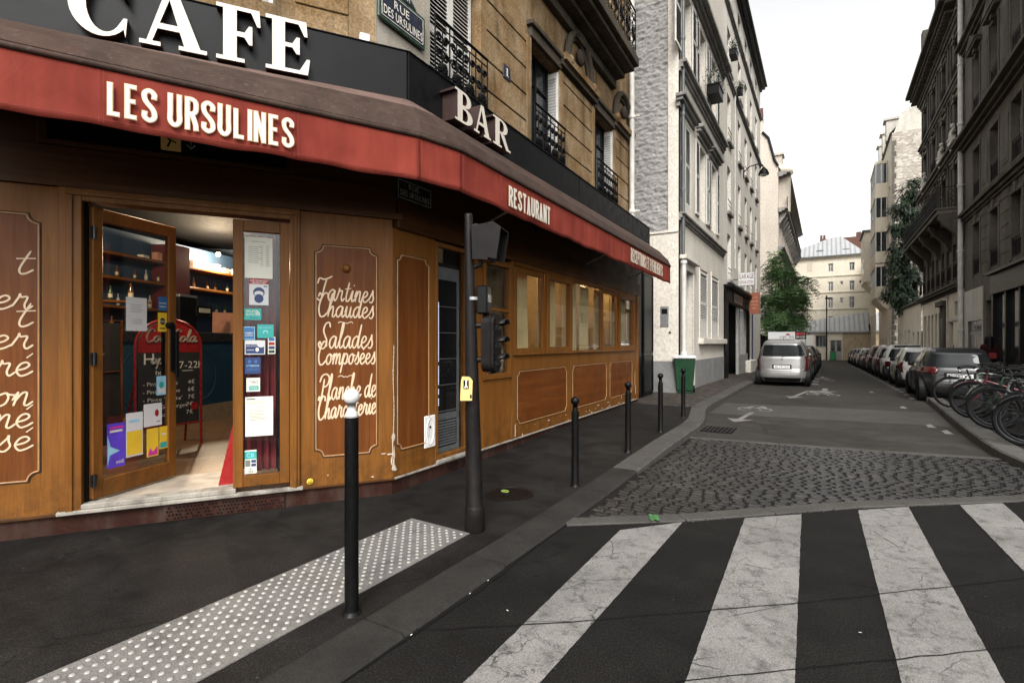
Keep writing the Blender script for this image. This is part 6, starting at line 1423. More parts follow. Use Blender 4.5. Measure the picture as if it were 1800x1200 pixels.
def hang_sign(name, label, y, x0, x1, z0, z1, board, rows, edge, arm=True):
    f = Face((x0, y), (x1, y)); t = thing(name, label, "sign", (x0, y, z0)); w_, h = x1 - x0, z1 - z0; mb = MB(); mb.box(0, w_, -.04, .04, 0, h); mb.build("board", edge, t, bevel=.006)
    mb = MB(); mb.box(.03, w_ - .03, -.043, -.04, .03, h - .03); fp = mb.build("face_panel", board, t)
    mb = MB(); ms = []
    for s_, a, b, c, d, m_ in rows:
        if m_ not in ms: ms.append(m_)
        text(mb, s_, w_ * a, w_ * b, h * c, h * d, -.046, ms.index(m_), 1)
    mb.build("lettering", ms, t); mb = MB(); mb.tube([(LX - x0, 0, h * .5), (0, 0, h * .5)], .018, 6); mb.build("arm", M['iron'], t); return t
oxb = simple("oxblood_print", (.13, .02, .02), .6)
hang_sign("garage_sign", "white hanging sign reading GARAGE REPARATION in dark red", 25.3, -3.38, -2.68, 4.15, 4.75, M['paper_white'], [("GARAGE", .07, .93, .52, .86, oxb), ("REPARATION", .09, .91, .14, .38, oxb)], M['grey_metal'])
hang_sign("notice_board", "brick-red hanging board with pale lines under the garage sign", 29.0, -3.35, -2.85, 3.05, 4.15, simple("brick_red_board", (.26, .075, .035), .6), [("PEINTURE", .18, .8, .74, .80, M['pink']), ("CARROSSERIE", .16, .84, .56, .62, M['pink']), ("MECANIQUE", .18, .82, .4, .46, M['pink']), ("PNEUS", .3, .7, .24, .30, M['pink'])], simple("brick_red_edge", (.16, .05, .03), .6))
mb = MB(); a = v(1322); mb.box(a - .25, a + .3, -.02, .04, .2, 3.3); b3.part(mb, "side_door", [M['navy']], .005)
mb = MB(); a0, a1 = v(1311), v(1321); mb.box(a0, a1, -.25, .02, -.1, .62); b3.part(mb, "step", [M['white_wall_b']], .03)
planter(L3, v(1279), L3.z(1279, 105), "potted plant on a high ledge of the tall white block", .9, .1); planter(L3, v(1292), L3.z(1292, 168), "small dark planter on a window sill of the tall white block", .7, .1)
# wall lantern on its bracket
lx = v(1306.5); lz = L3.z(1307, 305); t = thing("street_lantern", "black bracket street lantern on the wall of the white block", "street lamp", (*L3.W(lx, 0).xy, lz), L3.rot); t.scale = (.85,) * 3
mb = MB(); mb.box(-.05, .05, -.05, 0, -.35, .35); mb.tube([(0, -.04, .05), (0, -.35, .32), (0, -.8, .38), (0, -1.05, .30), (0, -1.12, .12)], .035, 8); mb.build("bracket", M['iron'], t)
mb = MB(); mb.lathe([(.30, -.30), (.29, -.22), (.20, -.02), (.07, .12), (.05, .16), (0, .17)], (0, -1.12, 0), 18); mb.build("shade", M['iron'], t)
mb = MB(); mb.lathe([(0, -.42), (.12, -.40), (.22, -.32), (.24, -.29)], (0, -1.12, 0), 16); mb.build("globe", M['glass'] if False else M['tail_white'], t)
# ----------------------------------------------------------------- beige building beyond the garden
Y4 = 52.0; L4 = Face((LX, Y4), (LX, 84)); S4 = Face((-12, Y4), (LX, Y4)); b4 = Bld("beige_apartment_block", "tall beige block with blank gable and ornate cornices beyond the tree", L4)
px4 = lambda px: S4.x(px)
zt = lambda px, py: S4.z(px, py)
gp_ = [(0, -1), (8.4, -1), (8.4, zt(1367, 292)), (px4(1362), zt(1362, 283)), (px4(1351), zt(1351, 243)), (px4(1340.5), zt(1340.5, 233)), (px4(1340.5), zt(1340, 205)), (0, zt(1340, 205))]
mb = MB(); mb.prism(gp_, lambda a, b, h: (a, h, b), .0, .4); b4.part(mb, "gable", [M['beige_wall']], 0, S4, 0)
mb = MB(); z = zt(1338, 205)
for x in (px4(1334), px4(1338)): mb.lathe([(.18, z), (.15, z + .8)], (x, .2, 0), 8)
mb.box(px4(1330), px4(1341), 0, .6, z - .4, z); b4.part(mb, "chimney", [M['brick']], 0, S4, 0)
mb = MB(); mb.tube([(px4(1340.5), -.06, zt(1340.5, 233)), (px4(1351), -.06, zt(1351, 243)), (px4(1362), -.06, zt(1362, 283)), (px4(1368), -.06, zt(1367, 292))], .12, 6); b4.part(mb, "roof_edge", [M['fascia']], 0, S4, 0)
HZ = 17.2; ops = []
for i in range(8):
    for j in range(5): c = 2.2 + i * 3.7; ops.append((c - .6, c + .6, .4 + j * 3.3, 2.7 + j * 3.3))
b4.part(wall_mb(0, 32, -1.2, HZ, ops, .3), "facade_wall", [M['beige_wall']])
for o in ops: window(b4, *o[:4], .24, 'shutter_grey', 'win_glass', 2, (.75,))
for z, p in ((3.3, .18), (6.6, .14), (9.9, .5), (13.4, .75), (16.6, .95)): mb = MB(); cornice(mb, 0, 32, z, ((.12, p * .4), (.14, p * .7), (.12, p)), False); b4.part(mb, "cornice", [M['trim_grey']])
for i in range(16): mb = MB(); mb.prism([(0, 12.4), (-.15, 12.5), (-.6, 13.2), (-.6, 13.4), (0, 13.4)], lambda a, b, h: (.6 + i * 2.0 + h, a, b), -.12, .12); b4.part(mb, "bracket", [M['trim_grey']])
b4.part(railing_mb(.2, 31.5, 13.8, 14.75, -.7, False), "balcony_railing", [M['iron']])
mb = MB(); mb.lathe([(1.0, HZ - 3.6), (1.05, HZ - .2), (1.25, HZ), (1.25, HZ + .25), (.9, HZ + .5), (0, HZ + 1.1)], (1.6, .1, 0), 18, 0); b4.part(mb, "corner_turret", [M['beige_wall']])
mb = MB(); mb.quad((0, -.2, HZ), (32, -.2, HZ), (32, 2.2, HZ + 3.8), (0, 2.2, HZ + 3.8)); mb.quad((0, 2.2, HZ + 3.8), (32, 2.2, HZ + 3.8), (32, 8, HZ + 4.6), (0, 8, HZ + 4.6)); b4.part(mb, "mansard_roof", [M['slate']])
for x in (4, 10, 16, 22, 28): mb = MB(); mb.box(x - .6, x + .6, -.1, 1.5, HZ + .4, HZ + 2.4); mb.box(x - .75, x + .75, -.25, 1.6, HZ + 2.4, HZ + 2.6); b4.part(mb, "dormer", [M['beige_wall']])
# low garden wall under the tree
gw_ = thing("garden_wall", "low rendered garden wall with railing under the street tree", "wall", (LX, Y3E, road_z(Y3E)), pi / 2); mb = MB(); mb.box(0, Y4 - Y3E, 0, .3, -.3, 1.1); mb.box(0, Y4 - Y3E, -.04, .34, 1.1, 1.2); mb.build("wall", M['beige_wall'], gw_); mb = railing_mb(.1, Y4 - Y3E - .1, 1.2, 2.4, .15, False); mb.build("railing", M['iron'], gw_)
# ----------------------------------------------------------------- cream building closing the street, with its low annex
YF_ = 88.0; F5 = Face((-14, YF_), (9, YF_)); b5 = Bld("cream_apartment_building", "cream building with grey hipped roof closing the end of the street", F5); q = lambda px: F5.x(px); qz = lambda px, py: F5.z(px, py)
ze = qz(1460, 451); ops = []
for px0, px1 in ((1456, 1464.5), (1493, 1502)):
    for y0, y1 in ((462, 476), (494, 511), (522, 541), (555, 573)): ops.append((q(px0), q(px1), qz(1478, y1), qz(1478, y0)))
for y0, y1 in ((494, 500), (523, 532)): ops.append((q(1477), q(1482), qz(1478, y1), qz(1478, y0)))
for x in (-11, -7.5): 
    for o in ops[:4]: ops.append((14 + x, 14 + x + .9, o[2], o[3]))
b5.part(wall_mb(0, 23, -2, ze, ops, .3), "facade_wall", [M['far_wall']])
for o in ops: window(b5, *o[:4], .22, 'shutter', 'win_glass2', 2 if o[1] - o[0] > .5 else 1, (.66,) if o[1] - o[0] > .5 else (0,))
for y0, y1 in ((462, 477), (494, 511), (522, 541)): mb = MB(); mb.box(q(1419), q(1428), .0, -.03, qz(1424, y1), qz(1424, y0)); b5.part(mb, "blind_window", [M['beige_wall']], .01)
for py in (487, 515.5, 545): mb = MB(); cornice(mb, 0, 23, qz(1460, py), ((.12, .06), (.1, .12)), False); b5.part(mb, "string_course", [M['far_wall']])
mb = MB(); cornice(mb, 0, 23, ze - .25, ((.15, .15), (.12, .35)), False); mb.box(0, 23, -.5, -.35, ze - .05, ze + .12, 1); b5.part(mb, "eaves_cornice", [M['far_wall'], M['pipe_dark']])
zr_ = qz(1475, 417) + .9; xr = q(1474); mb = MB(); D = 9.0
mb.add([(q(1398) - 3.5, -.4, ze + .05), (q(1524), -.4, ze + .05), (q(1524), D, ze + .05), (q(1398) - 3.5, D, ze + .05), (xr - .6, D / 2, zr_), (xr + .4, D / 2, zr_)], [(0, 1, 5, 4), (1, 2, 5), (2, 3, 4, 5), (3, 0, 4)]); b5.part(mb, "hipped_roof", [M['zinc_roof']])
for px, py in ((1441, 441), (1487, 438.5)):
    mb = MB(); x, z = q(px), qz(px, py); mb.box(x - .45, x + .45, .9, 1.6, z - .25, z + .25); sk = b5.part(mb, "skylight", [M['pipe_dark']], .02); mb = MB(); mb.box(x - .38, x + .38, .88, .9, z - .18, z + .18); mb.build("pane", M['win_glass2'], sk)
mb = MB(); mb.box(q(1440), q(1527), 9.5, 11, ze, qz(1470, 418) + 1.6); mb.box(q(1440), q(1452), 9.3, 9.5, ze, qz(1470, 418) + 1.4)
for px in (1443, 1449, 1514, 1519): mb.lathe([(.2, qz(1470, 418) + 1.6), (.16, qz(1470, 418) + 2.4)], (q(px), 10.2, 0), 8)
b5.part(mb, "brick_chimney_wall", [M['brick']])
YA = 83.0; F6 = Face((-8, YA), (6.5, YA)); b6 = Bld("low_annex", "low annex with grey sloping roof and double door at the street end", F6); r_ = lambda px: F6.x(px); rz_ = lambda px, py: F6.z(px, py)
za = rz_(1450, 583); xs_ = r_(1481); ops = [(r_(1459), r_(1480), -1.2, rz_(1470, 598)), (r_(1434), r_(1452), rz_(1443, 609), rz_(1443, 590))]
b6.part(wall_mb(0, xs_, -1.5, za, ops, .25), "front_wall", [M['far_wall']]); mb = MB(); mb.quad((xs_, 0, -1.5), (14.5, 0, -1.5), (14.5, 0, za), (xs_, 0, za)); b6.part(mb, "rubble_wall", [M['far_rubble']])
mb = MB(); a, b = ops[0][0], ops[0][1]; mb.box(a, b, .12, .18, -1.2, ops[0][3]); dd = b6.part(mb, "double_door", [M['shutter_grey']]); mb = MB()
for k in (0, 1): x = a + (b - a) * k / 2; mb.box(x + .12, x + (b - a) / 2 - .12, .115, .125, .45, 2.0); 
mb.box(a + .1, b - .1, .115, .125, 2.3, ops[0][3] - .1); mb.build("pane", M['win_glass'], dd)
window(b6, *ops[1][:4], .12, 'shutter_grey', 'win_glass', 3, (0,)); mb = MB(); o = ops[1]
for i in range(8): mb.tube([(o[0] + (o[1] - o[0]) * i / 7, -.05, o[2] - .1), (o[0] + (o[1] - o[0]) * i / 7, -.05, o[3] + .05)], .018, 4)
mb.tube([(o[0], -.05, o[2] - .1), (o[1], -.05, o[2] - .1)], .02, 4); mb.tube([(o[0], -.05, o[3] + .05), (o[1], -.05, o[3] + .05)], .02, 4); b6.part(mb, "window_bars", [M['iron']])
mb = MB(); mb.box(r_(1404), r_(1430), -.06, 0, rz_(1417, 613), rz_(1417, 588)); b6.part(mb, "white_panel", [M['white']], .01)
mb = MB(); mb.box(0, 14.5, -.3, 0, za - .12, za + .1); b6.part(mb, "gutter", [M['grey_metal']])
mb = MB(); xv = r_(1497); zh = rz_(1497, 555) ; zl_ = rz_(1400, 578); mb.add([(0, -.25, za + .1), (xv - 1.5, -.25, za + .1), (xv + .8, 3.2, zh + .5), (1.0, 3.2, za + .9)], [(0, 1, 2, 3)]); mb.add([(xv - 1.5, -.25, za + .1), (14.5, -.25, za + .1), (14.5, 3.2, zh + .5), (xv + .8, 3.2, zh + .5)], [(0, 1, 2, 3)]); b6.part(mb, "sloping_roof", [M['zinc_roof']])
# ----------------------------------------------------------------- right side of the street
RX = 6.0
R1 = Face((RX, 33.9), (RX, 13.0)); r1 = Bld("grey_stone_building", "dark grey stone apartment building with dark shopfront beside the bicycles", R1); a1 = lambda px: R1.x(px); z1_ = lambda px, py: R1.z(px, py)
wc = [a1(1717), a1(1748.5), a1(1788)]; stp = (wc[2] - wc[0]) / 2; wc = [wc[0] + stp * i for i in range(-0, 8) if wc[0] + stp * i < R1.L - 1]
ww = .62; FLR = [(4.75, 7.1), (8.35, 10.6), (12.3, 15.0), (16.6, 19.0)]
ops = [(c - ww, c + ww, z0, z1) for c in wc for z0, z1 in FLR]
b_0 = [(a1(1702), a1(1727), -.2, z1_(1712, 547)), (a1(1733), a1(1745), -.2, 3.4)]; sh0 = a1(1748)
ops_all = ops + b_0 + [(sh0 + .2, R1.L - .4, -.2, 3.7)]
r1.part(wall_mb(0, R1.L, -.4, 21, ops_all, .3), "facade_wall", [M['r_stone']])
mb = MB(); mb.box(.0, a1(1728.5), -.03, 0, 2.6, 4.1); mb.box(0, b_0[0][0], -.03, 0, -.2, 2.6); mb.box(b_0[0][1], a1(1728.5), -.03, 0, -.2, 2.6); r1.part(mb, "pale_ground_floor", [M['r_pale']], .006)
mb = MB(); a, b = b_0[0][:2]; zt_d = b_0[0][3]; mb.box(a, b, .06, .1, -.2, zt_d); dd = r1.part(mb, "double_door", [M['shutter_grey']]); mb = MB(); xm = (a + b) / 2
for x0, x1 in ((a + .12, xm - .06), (xm + .06, b - .12)):
    for z0, z1 in ((.15, .8), (.95, 1.95), (2.1, 2.75)):
        if z1 < zt_d: mb.box(x0, x1, .054, .06, z0, z1)
mb.build("pane", M['win_glass2'], dd)
mb = MB(); mb.box(b_0[1][0], b_0[1][1], .2, .25, -.2, 3.4); r1.part(mb, "side_door", [M['black']])
for c in wc:
    for j, (z0, z1) in enumerate(FLR):
        window(r1, c - ww, c + ww, z0, z1, .26, 'shutter_grey', 'win_glass', 2, (.72,))
        r1.part(railing_mb(c - ww, c + ww, z0, z0 + .75, .02, False), "guard_rail", [M['iron']])
        mb = MB(); e = .14
        if j == 0:
            mb.box(c - ww - e, c - ww, -.04, 0, z0 - .1, z1); mb.box(c + ww, c + ww + e, -.04, 0, z0 - .1, z1); mb.box(c - ww - e - .1, c + ww + e + .1, -.05, 0, z1, z1 + .18); mb.box(c - .12, c + .12, -.10, 0, z1 - .02, z1 + .4)
        elif j == 1: mb.box(c - ww - e, c - ww, -.03, 0, z0, z1); mb.box(c + ww, c + ww + e, -.03, 0, z0, z1); mb.box(c - ww - e, c + ww + e, -.03, 0, z1, z1 + .14)
        else:
            mb.box(c - ww - e, c - ww, -.05, 0, z0, z1); mb.box(c + ww, c + ww + e, -.05, 0, z0, z1); mb.box(c - ww - .3, c + ww + .3, -.22, 0, z1 + .2, z1 + .34)
            mb.prism([(c - ww - .34, z1 + .34), (c, z1 + .86), (c + ww + .34, z1 + .34)], lambda a, b, h: (a, h, b), 0, -.26); mb.box(c - .16, c + .16, -.14, 0, z1, z1 + .2)
        r1.part(mb, "window_surround", [M['r_stone2'] if j > 1 else M['r_stone']], .008)
        xa, xb = c + ww + e + .12, c + stp - ww - e - .12
        if j == 0:
            mb = MB(); z = z0 - .2
            while z < z1 + .2: mb.box(xa, xb, -.022, 0, z, z + .50); z += .53
            r1.part(mb, "rusticated_pier", [M['r_stone']], .008)
        else:
            mb = MB(); mb.box(xa + .1, xb - .1, -.02, 0, z0 + .2, z1 - .2); mb.box(xa + .2, xb - .2, -.03, 0, z0 + .35, z1 - .35); r1.part(mb, "wall_panel", [M['r_stone'] if j == 1 else M['r_stone2']], .008)
for z, p in ((7.55, .28), (11.1, .55), (15.9, .4), (20.3, .8)): mb = MB(); cornice(mb, 0, R1.L, z, ((.12, p * .3), (.16, p * .6), (.16, p), (.08, p * .8)), False); r1.part(mb, "cornice", [M['r_stone2']], .012)
# dark shopfront
mb = MB(); sx1 = R1.L - .4; mb.box(sh0, sx1, -.14, 0, 3.55, 4.35); mb.box(sh0 - .1, sx1 + .1, -.3, 0, 4.35, 4.45); mb.box(sh0, sh0 + .25, -.1, .1, -.2, 3.55)
k = sh0 + .25
while k < sx1: mb.box(k + 1.5, k + 1.68, -.08, .1, -.2, 3.55); k += 1.68
mb.box(sh0 + .25, sx1, -.05, .1, -.2, .55); sf = r1.part(mb, "shopfront", [M['black']], .008)
mb = MB(); mb.quad((sh0, .05, .5), (sx1, .05, .5), (sx1, .05, 3.75), (sh0, .05, 3.75)); mb.build("shop_window", M['win_glass'], sf)
mb = MB(); mb.quad((0, -.1, 21), (R1.L, -.1, 21), (R1.L, 3, 24), (0, 3, 24)); r1.part(mb, "roof", [M['slate']]); mb = MB(); mb.quad((R1.L, 0, -.4), (R1.L, 8, -.4), (R1.L, 8, 21), (R1.L, 0, 21)); r1.part(mb, "side_wall", [M['r_stone']])
pipe("long grey cast drainpipe between the two dark right hand buildings", R1, .05, .3, 20.5, .11, .16, 'zinc', (2.2, 6.2, 9.5, 12.6, 15.6))
# ornate balcony building
R2 = Face((RX, 46.8), (RX, 33.9)); r2 = Bld("ornate_balcony_building", "dark carved stone building with long iron balcony on brackets", R2); L_ = R2.L
n6 = 4; k2 = L_ / 20; bay = L_ / n6; cs = [bay * (i + .5) for i in range(n6)]
FL2 = [(8.55, 11.0), (12.3, 14.5), (15.6, 17.7)]; z5 = (4.95, 6.9)
ops = [(c - .6, c + .6, *z) for c in cs for z in FL2] + [(c + d - .38, c + d + .38, *z5) for c in cs for d in (-.75, .75)]
gops = [(x0 * k2, x1 * k2, -.4, 3.4) for x0, x1 in ((.8, 2.4), (3.2, 4.6), (5.4, 6.6), (7.4, 8.6), (9.3, 10.5))] + [(14.2 * k2, 15.9 * k2, -.4, 2.7), (16.4 * k2, 18.6 * k2, 3.0, 3.8)]
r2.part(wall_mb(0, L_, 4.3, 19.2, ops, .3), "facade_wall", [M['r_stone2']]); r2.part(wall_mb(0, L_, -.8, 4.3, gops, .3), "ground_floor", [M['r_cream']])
for o in ops: window(r2, *o[:4], .26, 'shutter_grey', 'win_glass', 2, (.72,)) 
for o in gops: window(r2, *o[:4], .24, 'shutter_grey', 'win_glass', 2, (.7,))
mb = MB(); mb.box(11.0 * k2, 13.2 * k2, -.12, 0, -.6, 3.7); mb.box(10.7 * k2, 13.5 * k2, -.3, 0, 3.7, 4.0); mb.box(11.5 * k2, 12.7 * k2, -.13, -.12, -.6, 3.0, 1); r2.part(mb, "carved_doorway", [M['r_stone2'], M['black']], .02)
mb = MB(); mb.box(13.7 * k2, L_, -.05, 0, 2.75, 2.95); mb.box(13.7 * k2, 14.0 * k2, -.08, 0, -.6, 4.3); mb.box(L_ - .25, L_, -.08, 0, -.6, 4.3); r2.part(mb, "white_shop_surround", [M['r_pale']], .01)
mb = MB(); cornice(mb, 0, L_, 4.3, ((.12, .12), (.14, .32), (.1, .4)), False); r2.part(mb, "cornice", [M['r_stone2']], .01)
for c in cs:
    for d in (-.75, .75): r2.part(railing_mb(c + d - .45, c + d + .45, 4.9, 5.75, -.22, False), "guard_rail", [M['iron']])
mb = MB(); mb.box(0, L_ - .1, -1.05, 0, 8.18, 8.40); mb.box(0, L_ - .05, -1.15, 0, 8.40, 8.48); mb.box(0, L_ - .2, -.5, 0, 7.95, 8.18); r2.part(mb, "balcony_slab", [M['r_stone']], .015)
r2.part(railing_mb(.05, L_ - .1, 8.5, 9.55, -1.08, True, 26, fine=False), "balcony_railing", [M['iron']])
mb = MB(); 
for k in range(3): mb.tube([(L_ - .1, -1.08 + k * .36, 8.5), (L_ - .1, -1.08 + k * .36, 9.55)], .014, 5)
mb.tube([(L_ - .1, -1.08, 9.55), (L_ - .1, 0, 9.55)], .02, 5); mb.tube([(L_ - .1, -1.08, 8.6), (L_ - .1, 0, 8.6)], .014, 5)
for k in range(3):
    for zz in (8.8, 9.05, 9.3): mb.tube([(L_ - .1, -.9 + k * .36 + .12 * cos(a), zz + .12 * sin(a)) for a in [2 * pi * i / 10 for i in range(10)]], .012, 4, closed=True)
r2.part(mb, "railing_return", [M['iron']])
for x in [bay * i for i in range(n6 + 1)]:
    x = min(max(x, .2), L_ - .3); mb = MB(); mb.prism([(0, 6.6), (-.16, 6.7), (-.3, 7.1), (-.75, 7.6), (-.98, 7.95), (-.98, 8.18), (0, 8.18)], lambda a, b, h: (x + h, a, b), -.18, .18); mb.lathe([(.16, -.19), (.16, .19)], (x, -.85, 8.0), 10, 0, 'x'); r2.part(mb, "console", [M['r_stone2']], .03)
for c in cs:
    for j, (z0, z1) in enumerate(FL2):
        r2.part(railing_mb(c - .66, c + .66, z0 + .02, z0 + .85, -.10, False), "guard_rail", [M['iron']]) if j else None
        mb = MB(); mb.box(c - .78, c - .6, -.07, 0, z0, z1); mb.box(c + .6, c + .78, -.07, 0, z0, z1); mb.box(c - .85, c + .85, -.12, 0, z1, z1 + .22)
        mb.tube([(c + .8 * cos(pi * i / 10), -.1, z1 + .26 + .36 * sin(pi * i / 10)) for i in range(11)], .07, 6) if j == 1 else mb.box(c - .95, c + .95, -.2, 0, z1 + .22, z1 + .34)
        mb.lathe([(0, -.22), (.05, -.22), (.16, -.17), (.14, -.12)], (c, 0, z1 + .12), 8, 0, 'y')
        r2.part(mb, "window_surround", [M['r_stone']], .01)
        for x in (c - bay / 2 + .25, c + bay / 2 - .45): mb = MB(); mb.box(x - .02, x + .22, -.10, 0, z0 - .3, z1 + .4); mb.box(x - .08, x + .28, -.14, 0, z1 + .4, z1 + .62); r2.part(mb, "pilaster", [M['r_stone2']], .01)
for z, p in ((11.5, .45), (15.0, .3), (18.2, .35)): mb = MB(); cornice(mb, 0, L_, z, ((.12, p * .4), (.16, p * .7), (.14, p)), False); r2.part(mb, "cornice", [M['r_stone']], .012)
mb = MB(); cornice(mb, 0, L_, 18.75, ((.2, .3), (.2, .75), (.2, 1.0)), False)
for i in range(30): mb.box(.15 + i * .416, .38 + i * .416, -.7, 0, 18.62, 18.75)
r2.part(mb, "eaves_cornice", [M['r_stone2']], .0)
mb = MB(); mb.quad((0, -.9, 19.35), (L_, -.9, 19.35), (L_, 2.2, 23.5), (0, 2.2, 23.5)); mb.quad((0, 6, 19), (0, -.9, 19.35), (0, 2.2, 23.5), (0, 6, 23.5)); r2.part(mb, "mansard_roof", [M['slate']]); mb = MB(); mb.box(4.0, 4.6, -.6, 1.8, 19.4, 21.8); mb.box(9.0, 9.6, -.6, 1.8, 19.4, 21.8); r2.part(mb, "dormer", [M['r_stone2']])
mb = MB(); mb.quad((0, 8, -1), (0, 0, -1), (0, 0, 19.3), (0, 8, 19.3)); r2.part(mb, "side_wall", [M['r_pale']])
def statue(c, z, label):
    pts = [(0, 0, 0), (0, -.05, .35), (.05, -.15, .62), (0, -.1, .85), (.02, -.16, 1.05)]
    t = thing("carved_figure", label, "statue", (*R2.W(c, .0).xy, z), R2.rot); mb = MB(); mb.tube(pts, [.26, .30, .22, .24, .09], 10); mb.lathe([(0, -.13), (.09, -.09), (.12, 0), (.08, .1), (0, .13)], (.02, -.18, 1.2), 10); mb.tube([(.18, -.1, .85), (.42, -.25, .7), (.55, -.2, .95)], [.09, .075, .05], 8); mb.tube([(-.18, -.1, .85), (-.42, -.22, .62), (-.3, -.38, .45)], [.09, .075, .05], 8); mb.tube([(.1, -.1, .1), (.38, -.35, .12), (.5, -.3, -.3)], [.15, .12, .07], 8)
    mb.build("stone_body", M['r_pale'], t)
statue(cs[3] - .1, 11.95, "carved stone figure on the ledge nearest the drainpipe"); statue(cs[2], 11.95, "carved stone figure in the middle of the ornate ledge"); statue(cs[0] + .4, 11.95, "carved stone figure at the far end of the ornate ledge")
# low white house behind the dark tree
R3 = Face((5.9, 60.5), (5.9, 46.8)); r3 = Bld("low_white_house", "low pale house behind the dark tree on the right", R3); ops = [(.8, 1.7, -.8, 2.4), (2.6, 3.5, -.8, 2.4), (4.4, 5.4, -.8, 2.6), (7, 8, -.8, 2.6), (9.5, 10.4, -.8, 2.4), (11.8, 12.8, -.8, 2.4)]
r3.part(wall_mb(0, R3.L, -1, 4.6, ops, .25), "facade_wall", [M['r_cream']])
for o in ops: window(r3, *o[:4], .2, 'shutter_grey', 'win_glass', 2, (.7,))
mb = MB(); cornice(mb, 0, R3.L, 4.45, ((.1, .1), (.14, .2)), False); r3.part(mb, "cornice", [M['r_stone']]); mb = MB(); mb.box(0, R3.L, .02, .6, 4.68, 4.72); r3.part(mb, "roof", [M['zinc_roof']])
# rubble gable building with glazed bays
Y6 = 61.0; R4 = Face((5.5, 75), (5.5, Y6)); S6 = Face((5.5, Y6), (13, Y6)); r4 = Bld("bay_window_building", "cream building with glazed bays and rubble stone gable", R4); s6 = lambda px: S6.x(px); s6z = lambda px, py: S6.z(px, py)
zt0 = s6z(1580, 232); mb = MB(); mb.prism([(0, -1.5), (7.5, -1.5), (7.5, zt0), (0, zt0)], lambda a, b, h: (a, h, b), 0, .4); r4.part(mb, "rubble_gable", [M['rubble']], 0, S6, 0)
mb = MB(); mb.prism([(.15, zt0), (7.5, zt0), (7.5, s6z(1590, 190)), (1.3, s6z(1590, 190)), (.7, zt0 + 1.8)], lambda a, b, h: (a, h, b), .02, .42); r4.part(mb, "gable_head", [M['r_pale']], 0, S6, 0); mb = MB(); mb.box(1.6, 2.6, .0, .5, s6z(1590, 190), s6z(1590, 190) + 1.6); r4.part(mb, "chimney", [M['r_pale']], 0, S6, 0)
mb = MB()
for i in range(40): z = .2 + i * .52; mb.box(-.03, .34 if i % 2 else .2, -.03, .0, z, z + .48)
r4.part(mb, "stone_quoins", [M['r_stone']], .0, S6, 0)
r4.part(wall_mb(0, R4.L, -1.5, zt0, [(11.2, 12.4, z, z + 2.1) for z in (1, 4.5, 8, 11.5, 15)] + [(2, 3, -1, 2), (5, 6, -1, 2), (8, 9, -1, 2)], .25), "facade_wall", [M['r_cream']])
for z in (1, 4.5, 8, 11.5, 15): window(r4, 11.2, 12.4, z, z + 2.1, .2, 'shutter', 'win_glass', 2, (.7,))
for x in (2, 5, 8): window(r4, x, x + 1, -1, 2, .2, 'shutter_grey', 'win_glass', 2, (.7,))
zb0, zb1 = 6.2, 20.2; bx0_, bx1_ = 3.5, 10.2; mb = MB(); 
lev = [6.2, 9.8, 13.3, 16.8]
for z in lev: mb.box(bx0_, bx1_, -1.05, 0, z, z + 1.2); mb.box(bx0_ - .03, bx1_ + .03, -1.08, 0, z + 3.2, z + 3.5)
mb.prism([(0, 5.0), (-.5, 5.5), (-1.0, 6.2), (0, 6.2)], lambda a, b, h: (h, a, b), bx0_ + .3, bx1_ - .3); r4.part(mb, "bay_body", [M['r_cream']], .02)
for z in lev:
    mb = MB(); mb.box(bx0_ + .05, bx1_ - .05, -1.0, -.1, z + 1.2, z + 3.2); bw_ = r4.part(mb, "bay_glazing", [M['win_glass']]); mb = MB()
    for i in range(7): x = bx0_ + (bx1_ - bx0_) * i / 6; mb.box(x - .05, x + .05, -1.04, -.98, z + 1.2, z + 3.2)
    for y in (-1.0, -.55, -.08): mb.box(bx1_ - .08, bx1_, y - .04, y + .04, z + 1.2, z + 3.2)
    mb.box(bx0_, bx1_, -1.03, -1.0, z + 1.75, z + 1.82); mb.build("mullions", M['shutter'], bw_)
for x in (-.0, 2.0): pass
mb = MB(); mb.quad((0, -.2, zt0), (R4.L, -.2, zt0), (R4.L, 3, zt0 + 3.5), (0, 3, zt0 + 3.5)); r4.part(mb, "mansard_roof", [M['slate']])
for x in (2.5, 6.5, 10.5): mb = MB(); mb.box(x - .6, x + .6, -.2, 1.5, zt0 + .3, zt0 + 2.3); mb.box(x - .75, x + .75, -.4, 1.6, zt0 + 2.3, zt0 + 2.5); r4.part(mb, "dormer", [M['r_pale']])
# lower cream house with a corner oriel
R5 = Face((5.2, 86.5), (5.2, 75)); r5 = Bld("oriel_house", "cream corner house with an overhanging oriel at the street end", R5); hz = R5.z(1521, 445)
ops = [(c - .45, c + .45, z, z + 1.9) for c in (2, 5, 8) for z in (-.6, 3.2, 6.4)]
r5.part(wall_mb(0, R5.L, -1.5, hz - 1, ops, .25), "facade_wall", [M['r_cream']])
for o in ops: window(r5, *o[:4], .2, 'shutter_grey', 'win_glass', 2, (.7,))
mb = MB(); mb.box(4.0, 10.5, -1.1, 0, 9.0, hz); mb.prism([(0, 7.8), (-1.0, 9.0), (0, 9.0)], lambda a, b, h: (h, a, b), 4.2, 10.3); o_ = r5.part(mb, "oriel", [M['r_cream']], .02); mb = MB(); mb.box(3.8, 10.7, -1.3, .2, hz, hz + .25); mb.build("oriel_roof", M['slate'], o_); mb = MB()
for x in (5, 7.2, 9.3): mb.box(x - .5, x + .5, -1.115, -1.1, 10.0, 12.0)
mb.build("oriel_window", M['win_glass2'], o_)
